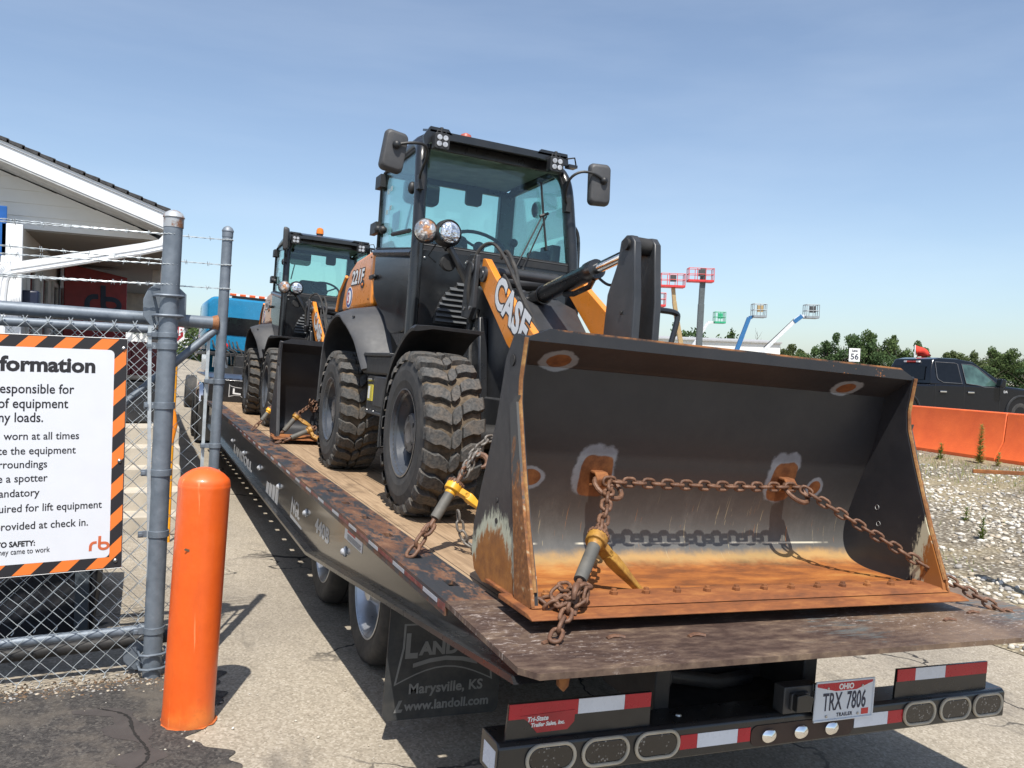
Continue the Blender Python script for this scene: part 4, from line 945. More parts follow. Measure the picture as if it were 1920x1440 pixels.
    for k in range(8):
        z = 1.175+.037*k; xl = -.225-.218*math.sqrt(max(0, 1-((z-1.16)/.295)**2))
        m.add([(xl, .852, z), (-.217, .852, z), (-.217, .830, z+.003), (xl+.004, .830, z+.003), (xl, .85, z+.024), (-.217, .85, z+.024)], [(0, 1, 2, 3), (3, 2, 5, 4), (0, 3, 4), (1, 5, 2), (0, 4, 5, 1)])
    m.build('louvre', plain('louvre_grey', (.085, .09, .095), .35), lp_, smooth=0)
    m = B(); m.lathe([(0, .018), (.006, .018), (.008, .010), (.004, .001)], (-.425, .858, 1.575), (0, -1, 0), 14); m.build('lock', M['steel'], cab)
    m = B(); m.prism([(-.60, 1.02), (-.60, 1.66), (-.215, 1.655), (-.215, 1.12), (-.40, 1.02)], .858, .875, 1); m.build('cowl_panel', M['gloss'], cab, bevel=.006)
    m = B(); m.prism([(.855, 1.60), (.70, 1.59), (.60, 1.55), (.58, 1.50), (.855, 1.48)], -.20, .40, 0); m.tube([(-.15, .62, 1.50), (.05, .58, 1.47), (.30, .60, 1.49)], .035, 8); m.build('cowl_top', M['plastic'], cab, bevel=.015)
    # hand rail on the right
    m = B(); m.tube(catmull([(.545, .93, 2.02), (.60, .93, 2.0), (.65, .93, 1.92), (.665, .93, 1.70), (.665, .93, 1.30)], 4), .013, 8); m.build('hand_rail', M['black'], cab)
    # mirrors
    def mirror(cx_, cz_, y, w, h, tilt, yaw, arm):
        m = B(); sh = []
        rot = Matrix.Rotation(yaw, 3, 'Z') @ Matrix.Rotation(tilt, 3, 'Y')
        for d, sc in ((-.032, .80), (-.028, .90), (.0, 1.0), (.022, 1.0), (.028, .95)):
            sh.append([Vector((cx_, y, cz_))+rot @ Vector((p[0]*sc, d, p[1]*sc)) for p in rrect(-w/2, -h/2, w/2, h/2, .035)])
        m.loft(sh); mr = m.build('mirror', M['grey_plastic'], cab, smooth=50)
        m = B(); pr = [Vector((cx_, y, cz_))+rot @ Vector((p[0]*.9, .0295, p[1]*.9)) for p in rrect(-w/2, -h/2, w/2, h/2, .03)]
        m.add(pr, [tuple(range(len(pr)))]); m.build('mirror_glass', M['chrome'], mr)
        m = B(); m.tube(catmull(arm, 4), .010, 8); m.ball(arm[0], .028, 6); m.box((arm[-1][0]-.02, arm[-1][1]-.03, arm[-1][2]-.05), (arm[-1][0]+.02, arm[-1][1]+.03, arm[-1][2]+.05)); m.build('mirror_arm', M['plastic'], mr)
    if hero:
        mirror(-.890, 2.205, .60, .155, .265, R(7), R(4), [(-.885, .56, 2.24), (-.80, .55, 2.265), (-.70, .57, 2.275), (-.655, .65, 2.23), (-.645, .80, 2.14), (-.625, .85, 2.10)])
        mirror(.665, 2.275, .70, .165, .30, R(-3), R(-6), [(.68, .66, 2.30), (.60, .66, 2.335), (.50, .68, 2.335), (.435, .72, 2.28), (.45, .80, 2.18), (.51, .88, 2.13)])
    else:
        mirror(-.66, 2.36, .72, .12, .30, R(-8), R(72), [(-.66, .74, 2.24), (-.64, .78, 2.17), (-.63, .84, 2.12)])
        mirror(.62, 2.40, .60, .14, .26, R(60), R(-20), [(.60, .62, 2.40), (.55, .75, 2.36), (.52, .88, 2.30)])
    # headlamp with its arm
    m = B(); m.tube([(-.335, .47, 1.28), (-.36, .49, 1.42), (-.50, .50, 1.635)], .024, 10); ar = m.build('lamp_arm', M['black'])
    m = B(); m.lathe([(0, .052), (.02, .080), (.05, .088), (.10, .088), (.115, .078)], (-.525, .58, 1.722), (.10, -1, .02), 24)
    m.lathe([(0, .047), (.02, .070), (.05, .079), (.085, .079), (.09, .072)], (-.635, .60, 1.722), (-.35, -1, .02), 24); m.tube([(-.50, .52, 1.63), (-.53, .55, 1.68)], .028, 8); hl = m.build('headlamp', M['plastic'], ar, smooth=40)
    def refl():
        g = G('faceted_reflector'); d = g.voro(38, out='Color'); bw = g.node('RGBToBW', {0: d}).outputs[0]
        return g.bsdf(g.ramp(bw, [(.2, (.25, .27, .30)), (.5, (.62, .65, .70)), (.8, (.92, .93, .95))]), .12, .8, g.bump(g.voro(55), .6, .01), coat=1.0)
    def amber_refl():
        g = G('amber_reflector'); d = g.node('RGBToBW', {0: g.voro(30, out='Color')}).outputs[0]
        c = g.ramp(d, [(.2, (.30, .31, .32)), (.6, (.62, .63, .64)), (.8, (.9, .9, .9))]); c = g.mix(g.ramp(g.noise(11, 3), [(.52, 0.0), (.60, .85)]), c, (.62, .24, .05))
        return g.bsdf(c, .12, .6, g.bump(g.voro(50), .5, .01), coat=1.0)
    m = B(); m.lathe([(0, .071), (.012, .064), (.022, .034), (.025, .001)], (-.5135, .466, 1.7245), (.10, -1, .02), 24); m.build('lens', refl(), hl)
    m = B(); m.lathe([(0, .071), (.018, .061), (.032, .033), (.036, .001)], (-.6655, .515, 1.7239), (-.35, -1, .02), 20); m.build('turn_signal', amber_refl(), hl)
    m = B(); m.lathe([(0, .03), (.015, .052), (.04, .058), (.05, .05), (.05, .001)], (-.50, .56, 1.54), (0.2, -1, 0), 18); m.tube([(-.56, .6, 1.66), (-.60, .62, 1.58), (-.55, .60, 1.54)], .005, 6); m.build('horn', M['rubber'], ar)
    # bracket tower beside the arm
    m = B(); m.prism([(.30, 1.585), (.42, 1.60), (.48, 1.57), (.50, 1.20), (.36, 1.18), (.30, 1.25)], -.385, -.355, 0); m.prism([(.30, 1.585), (.42, 1.60), (.48, 1.57), (.50, 1.0), (.36, .98)], .355, .385, 0); m.cyl((-.39, .36, 1.50), (.39, .36, 1.50), .032, 12); m.cyl((-.40, .36, 1.50), (-.385, .36, 1.50), .045, 12)
    m.build('arm_tower', M['char'], bevel=.006)
    # --- lift arms
    ap = [(.318, 1.40), (.300, 1.565), (.255, 1.56), (.067, 1.425), (-.30, 1.212), (-.567, 1.06), (-1.10, .78), (-1.34, .56), (-1.42, .36), (-1.36, .26), (-1.26, .26), (-1.16, .40), (-.90, .62), (-.188, 1.018), (.290, 1.384)]
    for s in (-1, 1):
        m = B(); a, b = sorted((s*.34, s*.295)); m.prism(ap, a, b, 0); am = m.build('lift_arm', M['orange'], bevel=.004)
        if s < 0:
            X = -.3405; dx = Vector((0, -.567-.067, 1.06-1.425)).normalized(); up = dx.cross(Vector((1, 0, 0)))
            if up.z < 0: up = -up
            for bo, mt, off in ((.019, M['ink'], 0.0), (.0085, M['white_letter'], .0012)):
                org = Vector((X-off, .07, 1.290))
                TX('lettering', 'CASE', .245, mt, am, org, dx, up, bold=bo, sx=.98, depth=.001, shear=-.10, spacing=1.04)
    m = B(); m.cyl((-.295, -.62, .93), (.295, -.62, .93), .075, 16); m.prism([(-.75, .86), (-.48, .86), (-.52, 1.02), (-.66, 1.05)], -.12, .12, 0); m.build('arm_crossbar', M['orange'], bevel=.004)
    m = B(); m.prism([(-.45, .90), (-.62, .98), (-.72, 1.05), (-.90, 1.06), (-1.0, 1.0), (-.85, .85)], -.28, -.24, 0); m.prism([(.12+.0, .9), (-.30, 1.08), (-.55, 1.12), (-.68, 1.05), (-.85, .85), (-.3, .8)], .245, .29, 0); m.build('arm_gusset', M['orange'], bevel=.004)
    # --- bell crank, tilt cylinder, links
    m = B(); bc = [(-.905, 1.57), (-.955, 1.595), (-1.0, 1.59), (-1.035, 1.555), (-1.05, 1.45), (-1.08, 1.26), (-1.085, 1.05), (-1.12, .80), (-1.05, .60), (-.90, .62), (-.80, .85), (-.80, 1.10), (-.81, 1.30), (-.885, 1.45)]
    for a, b in ((-.062, -.018), (.058, .098)): m.prism(bc, a, b, 0)
    bk = m.build('bell_crank', M['char'], bevel=.006)
    m = B(); m.cyl((-.078, -.975, 1.545), (-.062, -.975, 1.545), .030, 14); m.cyl((-.018, -.975, 1.545), (.058, -.975, 1.545), .046, 16); m.cyl((.098, -.975, 1.545), (.112, -.975, 1.545), .030, 14); m.build('pin', M['dark'], bk)
    b0, b1 = Vector((.026, .34, 1.335)), Vector((.026, -.52, 1.475)); rod = Vector((.026, -.975, 1.545)); dd = (b1-b0).normalized()
    m = B(); m.lathe([(0, .038), (.06, .046), (.10, .050), ((b1-b0).length-.10, .050), ((b1-b0).length-.09, .058), ((b1-b0).length-.04, .058), ((b1-b0).length, .056), ((b1-b0).length+.002, .03)], b0, dd, 24)
    m.cyl(b0+Vector((-.06, 0, 0)), b0+Vector((.06, 0, 0)), .05, 14); m.tube([b0+dd*.5+Vector((0, .0, -.06)), b0+dd*.62+Vector((0, 0, -.085)), b0+dd*.80+Vector((0, 0, -.085)), b0+dd*.84+Vector((0, 0, -.05))], .017, 8)
    m.tube([b0+dd*.21+Vector((.056*math.cos(t*.4), .02*0, .056*math.sin(t*.4))) for t in range(16)], .006, 6, close=True)
    tcy = m.build('tilt_cylinder', M['black'], smooth=40)
    m = B(); m.cyl(b1, rod, .030, 18); m.build('cylinder_rod', M['chrome'], tcy)
    sd_ = Vector((-1, 0, 0)); upv = dd.cross(sd_); upv = upv if upv.z > 0 else -upv
    TX('lettering', 'USE CAUTION', .036, plain('gold_print', (.30, .27, .18), .5), tcy, b0+dd*.26+sd_*.034+upv*.0375, dd, (upv-sd_).normalized()*1.0, bold=.0005, depth=.0005)
    m = B(); m.prism([(.30, 1.40), (.42, 1.42), (.60, 1.40), (.62, 1.15), (.30, 1.22)], -.06, -.02, 0); m.prism([(.30, 1.40), (.42, 1.42), (.60, 1.40), (.62, 1.15), (.30, 1.22)], .07, .11, 0); m.prism([(.2, 1.15), (.28, 1.30), (.6, 1.44), (.75, 1.4), (.75, 1.1)], -.16, .20, 0); m.cyl((-.075, .34, 1.335), (.125, .34, 1.335), .028, 12); m.build('cylinder_bracket', M['char'], bevel=.01)
    m = B()
    for s in (-1, 1): m.cyl((s*.20, .35, .62), (s*.20, -.55, .82), .045, 14); m.cyl((s*.20, -.55, .82), (s*.22, -.85, .80), .026, 10)
    m.build('lift_cylinder', M['black'])
    m = B(); m.prism([(-.85, .60), (-1.0, .64), (-1.45, .70), (-1.47, .64), (-1.0, .52)], -.02, .07, 0); m.build('tilt_link', M['char'], bevel=.008)
    # --- small fittings: bolt heads, grease nipples, arm pin bosses, weld beads
    def bolt(p, ax, r=.011, mt=M['dark'], par=None):
        m = B(); m.lathe([(0, r), (r*.6, r), (r*.7, r*.8), (r*.7, .0005)], p, ax, 6); m.build('bolt', mt, par, smooth=0)
    for y, z in ((.34, 1.25), (.44, 1.25), (.34, 1.55), (.45, 1.55)): bolt((-.386, y, z), (-1, 0, 0), .012, M['steel'])
    for x, z in ((-.55, 1.60), (-.25, 1.60), (-.55, 1.06)): bolt((x, .857, z), (0, -1, 0), .008, M['steel'], cab)
    for y, z in ((2.0, 1.235), (1.75, 1.17), (2.3, 1.19)): bolt((-.80, y, z+.03), (0, 0, 1), .012, M['dark'])
    for y, z in ((.245, 1.46), (-1.33, .40)):
        for s in (-1, 1): m = B(); m.lathe([(0, .050), (.016, .050), (.018, .042), (.020, .028), (.026, .026), (.026, .001)], (s*.34, y, z), (s, 0, 0), 20); m.build('pin_boss', M['orange'] if z < 1 else M['char'])
    for z in (1.20, .95): bolt((-.064, -.97, z), (-1, 0, 0), .010, M['dark'])
    for y, z in ((2.25, 1.39), (2.25, 1.74)): bolt((-.5765, y, z), (-1, 0, 0), .008, M['dark'], hd)
    # --- hoses
    m = B()
    def hose(*p, r=.011): m.tube(catmull(p, 6), r, 7)
    hose((-.335, .42, 1.10), (-.40, .36, 1.38), (-.37, .33, 1.60), (-.30, .28, 1.665), (-.25, .18, 1.58), (-.24, .0, 1.42), (-.25, -.25, 1.22), (-.22, -.45, 1.02))
    hose((-.22, .30, 1.58), (-.20, .25, 1.62), (-.19, .12, 1.50), (-.22, -.05, 1.35), (-.20, -.3, 1.10), r=.014)
    hose((-.25, .15, 1.46), (-.27, .02, 1.40), (-.28, -.1, 1.30), (-.26, -.2, 1.22), r=.009)
    hose((-.33, .44, 1.30), (-.36, .40, 1.10), (-.42, .38, .95), (-.42, .30, .75)); hose((-.30, .40, 1.25), (-.36, .34, 1.02), (-.38, .25, .85), (-.38, .15, .62))
    hose((.05, -.50, 1.43), (.06, -.62, 1.38), (.10, -.70, 1.42), (.12, -.80, 1.50), r=.008)
    hose((-.10, .05, 1.0), (-.14, -.15, 1.05), (-.2, -.35, .98), (-.1, -.55, 1.0)); hose((0, .05, 1.05), (-.05, -.2, 1.12), (-.12, -.42, 1.05), (.02, -.58, 1.0))
    m.build('hydraulic_hose', M['rubber'])
    m = B(); m.cyl((-.42, .34, .86), (-.42, .36, 1.0), .020, 8); m.cyl((-.36, .30, .70), (-.37, .33, .90), .016, 8); m.box((-.47, .30, .78), (-.33, .42, .82)); m.cyl((-.44, .28, .77), (-.36, .28, .77), .014, 8); m.build('hose_fitting', M['steel'])
    for xa, xb in ((-.335, -.275), (.275, .335)): m = B(); m.prism([(.10, .30), (.30, 1.20), (.52, 1.18), (.55, .32)], xa, xb, 0); m.build('frame_side', M['black'], bevel=.01)
    m = B(); m.tube(catmull([(.205, -.86, 1.08), (.205, -.86, 1.20), (.215, -.87, 1.245), (.25, -.87, 1.25), (.33, -.87, 1.245), (.345, -.87, 1.21), (.31, -.87, 1.05), (.29, -.87, .95)], 4), .016, 8); m.build('hose_guard', M['black'])
    if hero:
        m = B(); m.prism([(.20, .95), (.05, 1.16), (-.07, .95)], .18, .184, 1); tr = m.build('warning_sign', M['white'], smooth=0)
        m = B(); m.prism([(.15, .975), (.06, 1.10), (-.03, .975), (-.01, .975), (.06, 1.06), (.13, .975)], .1775, .1795, 1); m.build('sign_stripe', plain('sign_blue', (.02, .25, .38), .4), tr, smooth=0)
    # --- bucket
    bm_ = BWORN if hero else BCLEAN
    ip = [(-1.855, .972), (-1.80, .935), (-1.71, .88)]
    cv = catmull([(-1.71, .88, 0), (-1.665, .64, 0), (-1.58, .40, 0), (-1.535, .255, 0), (-1.535, .16, 0), (-1.575, .098, 0), (-1.65, .070, 0), (-1.75, .062, 0), (-1.98, .062, 0)], 6)
    ip += [(p.x, p.y) for p in cv[1:]]
    n = len(ip); op = []
    for i, (y, z) in enumerate(ip):
        y2, z2 = ip[min(i+1, n-1)]; y1, z1 = ip[max(i-1, 0)]; t = Vector((y2-y1, z2-z1)).normalized(); op.append((y-t.y*.014, z+t.x*.014) if False else (y+(-t.y)*.014, z+t.x*.014))
    hw = .9875
    m = B(); nx = 1
    vs_ = []; 
    for x in (-hw, hw):
        vs_ += [(x, y, z) for y, z in ip]+[(x, y, z) for y, z in op]
    fs_ = []
    for i in range(n-1):
        fs_ += [(i, i+1, 2*n+i+1, 2*n+i), (n+i+1, n+i, 3*n+i, 3*n+i+1)]
    fs_ += [(0, n, 3*n, 2*n), (n-1, 3*n-1, 4*n-1, 2*n-1)]
    m.add(vs_, fs_)
    # lip with chamfered ends
    m.prism([(-hw+.004, .966), (hw-.004, .966), (hw-.03, .985), (hw-.10, 1.016), (-hw+.10, 1.016), (-hw+.03, .985)], -1.858, -1.842, 1)
    m.prism([(-1.842, .985), (-1.842, 1.010), (-1.76, 1.012), (-1.70, .905), (-1.72, .885), (-1.80, .95)], -hw+.10, hw-.10, 0)
    sp_ = [(-1.858, .975), (-1.80, .99), (-1.755, .985), (-1.70, .90), (-1.655, .66), (-1.56, .40), (-1.51, .24), (-1.51, .13), (-1.55, .06), (-1.64, .032), (-1.75, .045), (-2.02, .045), (-2.105, .062), (-2.09, .11), (-1.995, .326), (-1.90, .58), (-1.845, .74), (-1.836, .82)]
    for s in (-1, 1):
        a, b = sorted((s*hw, s*(hw-.018))); m.prism(sp_, a, b, 0)
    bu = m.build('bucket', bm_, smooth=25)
    for s in (-1, 1):
        a, b = sorted((s*(hw+.013), s*hw))
        m = B(); m.prism([(-1.86, .765), (-1.838, .76), (-1.80, .72), (-1.905, .33), (-1.97, .07), (-1.98, .046), (-2.07, .046), (-2.112, .065), (-2.097, .112), (-2.003, .326), (-1.908, .58), (-1.853, .74)], a, b, 0); m.build('side_cutter', SIDE_CUT if hero else BCLEAN, bu, smooth=0)
        if hero:
            e = [(-1.862, .975), (-1.842, .82), (-1.851, .74), (-1.906, .58), (-2.001, .326), (-2.096, .11)]
            m = B(); m.tube([(s*(hw-.004), y, z) for y, z in e], .0085, 6); m.build('worn_edge', EDGE, bu)
            m = B()
            for y, z in ((-1.72, .36), (-1.735, .285)):
                m.lathe([(0, .011), (.0225, .011), (.0225, .001)], (s*(hw-.0195)+0, y, z), (s, 0, 0), 10)
            m.build('bolt_hole', M['dark'] if s < 0 else M['white'], bu)
            m = B(); m.lathe([(0, .022), (.0035, .022), (.0035, .001)], (s*(hw+.001), -1.765, .89), (s, 0, 0), 14); m.build('pin_hole', M['dark'], bu)
    cm = CUT_WORN if hero else M['rust']
    m = B(); m.prism([(-1.975, .061), (-1.975, .080), (-2.09, .076), (-2.115, .061)], -1.00, 1.00, 0); m.prism([(-1.90, .040), (-1.90, .058), (-2.145, .058), (-2.185, .046), (-2.185, .040)], -1.03, 1.03, 0); m.box((-1.0, -1.93, .0455), (1.0, -1.70, .0590)); ce = m.build('cutting_edge', cm, bu, bevel=.003)
    if hero:
        for i in range(14):
            x = -.909+.1375*i
            m = B(); m.lathe([(0, .016), (.012, .016), (.014, .012), (.022, .010), (.024, .001)], (x, -2.03, .077), (0, 0, 1), 6); m.build('edge_bolt', M['rust'], ce)
        for x in (-.50, .49):
            m = B(); m.loft([[(x-.030, y, z-.0), (x+.030, y, z), (x+.030, y2, z2), (x-.030, y2, z2)] for y, z, y2, z2 in ((-1.605, .475, -1.605, .462), (-1.648, .472, -1.640, .460), (-1.672, .445, -1.660, .443), (-1.662, .412, -1.648, .420), (-1.600, .405, -1.600, .418))]); lg = m.build('ring_bracket', M['rust'], bu, bevel=.006)
            c = Vector((x+.018, -1.645, .440)); u = Vector((.98, 0, -.18)); w_ = Vector((0, -.72, -.62))
            pts = [c+u*.085+w_*-.0, c+u*.085+w_*.06]+[c+u*(.085*math.cos(R(t)))+w_*(.06+.085*math.sin(R(t))) for t in range(20, 161, 20)]+[c-u*.085+w_*.06, c-u*.085]
            pts = [c+u*.062*math.cos(R(t))+w_*(.045+.058*math.sin(R(t))) for t in range(-60, 241, 20)]
            m = B(); m.tube(pts, .0105, 9, close=True); m.build('lashing_ring', M['rust_dark'], lg)
    return L
loader(0.0, True)
lf = loader(6.05, False); lf.matrix_world = T @ Matrix.Translation((-.07, 6.05, 0)) @ Matrix.Scale(1.035, 4)

# ------------------------------------------------------------------ chains and ratchet binders (trailer frame)
def link_shape(c, d, n1, L, w, r, m):
    """one stadium link: centre, direction, in-plane normal"""
    d = d.normalized(); n1 = (n1-d*n1.dot(d)).normalized(); h = L/2-w/2
    pts = []
    for t in range(-90, 91, 36): pts.append(c+d*(h+w/2*math.cos(R(t)))+n1*(w/2*math.sin(R(t))))
    for t in range(90, 271, 36): pts.append(c+d*(-h+w/2*math.cos(R(t)))+n1*(w/2*math.sin(R(t))))
    m.tube(pts, r, 7, close=True)
def chain_path(m, pts, L=.052, w=.030, r=.0062, jit=.0, seed=0, roll=.0):
    rnd = random.Random(seed)
    pts = [Vector(p) for p in pts]; pitch = L-2*r-.001
    # resample
    acc = [0]
    for a, b in zip(pts, pts[1:]): acc.append(acc[-1]+(b-a).length)
    n = max(1, int(acc[-1]/pitch)); k = 0
    for i in range(n+1):
        s = min(i*acc[-1]/max(n, 1), acc[-1]-1e-5)
        while s > acc[k+1]: k += 1
        t = (s-acc[k])/(acc[k+1]-acc[k]); c = pts[k].lerp(pts[k+1], t); d = (pts[k+1]-pts[k]).normalized()
        u = d.orthogonal().normalized(); u = Vector((0, 0, 1))-d*d.z if abs(d.z) < .9 else Vector((0, 1, 0))-d*d.y
        u.normalize(); v = d.cross(u)
        a = roll+(math.pi/2 if i % 2 else 0)+rnd.gauss(0, jit)
        link_shape(c, d+u*rnd.gauss(0, jit*.5)+v*rnd.gauss(0, jit*.5), u*math.cos(a)+v*math.sin(a), L, w, r, m)
def chain(label, paths, mat, group='lashing chains holding the loaders', **k):
    m = MB(); base = Vector(paths[0][0])
    for i, p in enumerate(paths): chain_path(m, p, seed=i+3, **k)
    o = m.build('lashing_chain', mat, frame='D', base=base, smooth=60)
    return tag(o, label, 'chain', group)
def sag(a, b, n=8, s=.01):
    a, b = Vector(a), Vector(b); return [a.lerp(b, i/n)-Vector((0, 0, s*4*(i/n)*(1-i/n))) for i in range(n+1)]
def hook(m, c, d, n1, s=1.0):
    d = Vector(d).normalized(); n1 = Vector(n1); n1 = (n1-d*n1.dot(d)).normalized(); c = Vector(c)
    pts = [c-d*.045*s, c-d*.015*s]+[c+d*(.02*s+.034*s*math.sin(R(t)))+n1*(.034*s-.034*s*math.cos(R(t))) for t in range(0, 230, 28)]
    m.tube(pts, [.012*s, .013*s]+[.0135*s, .015*s, .016*s, .016*s, .015*s, .014*s, .012*s, .010*s, .008*s], 8)
def binder(label, a, b, hdir, hlen, body_t=.55, grip=(.18, .50), body_mat=None, rod_mat=None, group='ratchet load binders'):
    """ratchet binder lying from a (lower eye) to b (upper eye); the handle points along hdir"""
    a, b = Vector(a), Vector(b); d = (b-a).normalized(); Ln = (b-a).length
    th = thing('ratchet_binder', label, 'load binder', a, 'D', group)
    ym = body_mat or M['yellow']; rm = rod_mat or M['rust_dark']
    m = MB(); m.tube([a+d*.01, b-d*.01], .0115, 10)
    for e in (a, b): m.tube([e+d.orthogonal().normalized()*.017*math.cos(t*.785)+d*.017*math.sin(t*.785) for t in range(8)], .008, 7, close=True)
    m.build('screw_rod', rm, th)
    m = MB(); p0, p1 = a+d*Ln*grip[0], a+d*Ln*grip[1]; m.lathe([(0, .014), (0, .0235), (.012, .0245), ((p1-p0).length, .0245), ((p1-p0).length, .014)], p0, d, 20); m.build('barrel', grip_mat, th)
    c = a+d*Ln*body_t; h = Vector(hdir); h = (h-d*h.dot(d)*.0).normalized(); hp = (h-d*h.dot(d)).normalized(); nn = d.cross(hp)
    m = MB(); m.lathe([(-.040, .022), (-.036, .026), (-.020, .027), (-.018, .040), (.018, .040), (.022, .026), (.03, .022)], c, d, 20)
    m.obox(c+hp*.045, hp*.035, nn*.022, d*.015)
    bd = m.build('ratchet_body', ym, th, bevel=.003)
    m = MB()
    for q in range(16):
        t = 2*math.pi*q/16; e = hp*math.cos(t)+nn*math.sin(t); m.obox(c+d*.022+e*.036, e*.006, d.cross(e)*.0045, d*.008)
    m.lathe([(.012, .028), (.012, .037), (.030, .037), (.030, .028)], c, d, 20); m.build('gear', rm, bd, smooth=0)
    m = MB(); p = c+hp*.07; hn = nn
    secs = []
    for t, w, tk in ((0, .018, .018), (.12, .022, .020), (.3, .020, .018), (.6, .014, .012), (1.0, .010, .008)):
        q = p+h*(hlen*t); sd = h.cross(hn).normalized(); secs.append([q+hn*w+sd*tk, q-hn*w+sd*tk, q-hn*w-sd*tk, q+hn*w-sd*tk])
    m.loft(secs); m.lathe([(-.022, .014), (.022, .014)], p, hn, 12, caps=True); m.build('handle', ym if hlen < .15 else M['rust_handle'], th, bevel=.004)
    return th
grip_mat = plain('grey_grip', (.085, .083, .075), .65, dust=.35)
M['rust_handle'] = rust_mat('worn_yellow_handle', (.10, .045, .015), (.34, .17, .03), (.50, .29, .05), scale=14, rough=.5)
E1 = [(-1.213, -1.09, -.03), (-1.213, -1.09, .02)]
# hero loader, left side: deck edge to front axle
b0, b1 = Vector((-1.125, -1.04, .115)), Vector((-.945, -.955, .375))
chain('worn brown chain links hooked into a slot of the trailer edge below the yellow ratchet', [[(-1.215, -1.10, -.035), (-1.208, -1.098, .03), tuple(b0)]], M['rust_dark'], L=.075, w=.045, r=.0088)
binder('clean yellow ratchet binder with grey barrel between the trailer edge and the near front tyre', b0, b1, (.62, -.32, -.52), .13, .70, (.18, .62))
chain('dark grey chain running from the yellow ratchet past the near tyre to the axle', [[tuple(b1+Vector((.0, 0, .0))), (-.885, -.90, .455), (-.80, -.86, .52), (-.60, -.80, .56), (-.38, -.62, .56)], [(-.925, -.95, .36), (-.90, -.95, .43), (-.872, -.92, .452)]], M['chain_grey'], jit=.12)
chain('short loose end of grey chain hanging from the yellow ratchet', [[(-.97, -1.0, .17), (-.955, -1.01, .10), (-.93, -1.03, .05), (-.89, -1.06, .02)]], M['chain_grey'], jit=.12)
m = MB(); hook(m, (-.895, -.925, .425), (.5, .15, .45), (.5, -.6, -.6), 1.0); tag(m.build('grab_hook', M['rust_dark'], base=(-.895, -.925, .425)), 'forged grab hook on the grey chain in front of the near tyre', 'hook')
# hero bucket: rear deck slot - binder - ring - ring - far deck corner
lo = Vector((-1.092, -2.262, -.03)); d0, d1 = Vector((-.955, -2.118, .105)), Vector((-.745, -1.91, .295))
chain('rusty chain from the tail plate slot up to the binder in front of the bucket', [[tuple(lo), (-1.09, -2.258, .01), (-1.03, -2.20, .05), tuple(d0)]], M['rust_dark'], L=.062, w=.036, r=.0076, jit=.1)
binder('rusty ratchet binder with long yellow handle standing inside the big bucket', d0, d1, (.58, .05, -.50), .29, .80, (.20, .72), body_mat=M['rust_handle'])
m = MB()
rnd = random.Random(12); loop = catmull([(-.955, -2.12, .115), (-.99, -2.10, .13), (-1.03, -2.12, .10), (-1.00, -2.15, .075), (-.94, -2.16, .10), (-.92, -2.13, .14), (-.98, -2.16, .12), (-1.05, -2.13, .075), (-1.08, -2.08, .072), (-1.03, -2.06, .07)], 6)
chain_path(m, loop, .052, .030, .0065, .35, 5)
hook(m, (-.965, -2.15, .085), (.2, .25, .5), (-.4, -.5, .0), .9)
o = m.build('lashing_chain', M['rust_dark'], base=(-.98, -2.12, .03), smooth=60); tag(o, 'knotted rusty chain tail wound round the foot of the binder in the bucket', 'chain', 'lashing chains holding the loaders')
chain('short rusty chain from the top of the bucket binder to the left lashing ring', [[tuple(d1), (-.70, -1.85, .335), (-.655, -1.78, .375), (-.59, -1.69, .418)]], M['rust_dark'], L=.062, w=.036, r=.0076, jit=.2)
chain('rusty chain stretched across the big bucket between its two lashing rings', [sag((-.585, -1.672, .438), (.412, -1.672, .438), 10, .006)], M['rust_dark'], L=.060, w=.035, r=.0066, jit=.05)
chain('rusty chain from the right lashing ring down to the far corner of the tail plate', [sag((.425, -1.71, .425), (1.148, -2.205, -.02), 10, .008)], M['rust_dark'], L=.058, w=.034, r=.0064, jit=.06)
# second loader: three binders at the deck edge
q = [((-1.187, 5.17, -.02), (-1.10, 5.20, .10), (-.98, 5.24, .27), (-.55, 5.35, .55), .0),
     ((-1.10, 4.0, -.02), (-1.03, 4.03, .08), (-.86, 4.07, .30), (-.58, 4.55, .47), .16),
     ((-1.11, 3.76, -.02), (-1.01, 3.78, .05), (-.74, 3.84, .17), (-.45, 4.2, .22), .16)]
names = ['dusty ratchet binder at the deck edge, farthest forward, beside the front loader tyre', 'rusty yellow ratchet binder slanting up to the front loader bucket, with loose chain above', 'ratchet binder with grey barrel lying low in front of the front loader bucket']
cn = [('few chain links hooked in the deck edge beside the farther loader tyre', 'chain from the farthest binder to the axle of the farther loader'), ('few rusty links hooked in the deck edge below the slanting binder', 'rusty chain rising from the slanting binder to the farther loader bucket'), ('few rusty links hooked in the deck edge below the low lying binder', 'chain low over the deck from the low binder to the farther bucket')]
for (s0, a, b, e, hl), nm, c_ in zip(q, names, cn):
    if hl: binder(nm, a, b, (.55, -.15, -.30), hl, .82, (.14, .72), body_mat=M['rust_handle'])
    else: binder(nm, a, b, (.5, .1, -.1), .12, .82, (.14, .72))
    chain(c_[0], [[s0, (s0[0]+.01, s0[1], .02), a]], M['rust_dark'], L=.062, w=.036, r=.0078, jit=.08); chain(c_[1], [[b, tuple(lerp(b, e, .5)-Vector((0, 0, .02))), e]], M['rust_dark'], L=.062, w=.036, r=.0078, jit=.08)
m = MB(); chain_path(m, sag((-.74, 4.2, .42), (-.60, 4.45, .46), 8, .13), .05, .03, .0062, .1, 4); tag(m.build('lashing_chain', M['rust_dark'], base=(-.70, 4.2, .3), smooth=60), 'loose loop of chain hanging below the slanting binder', 'chain', 'lashing chains holding the loaders')

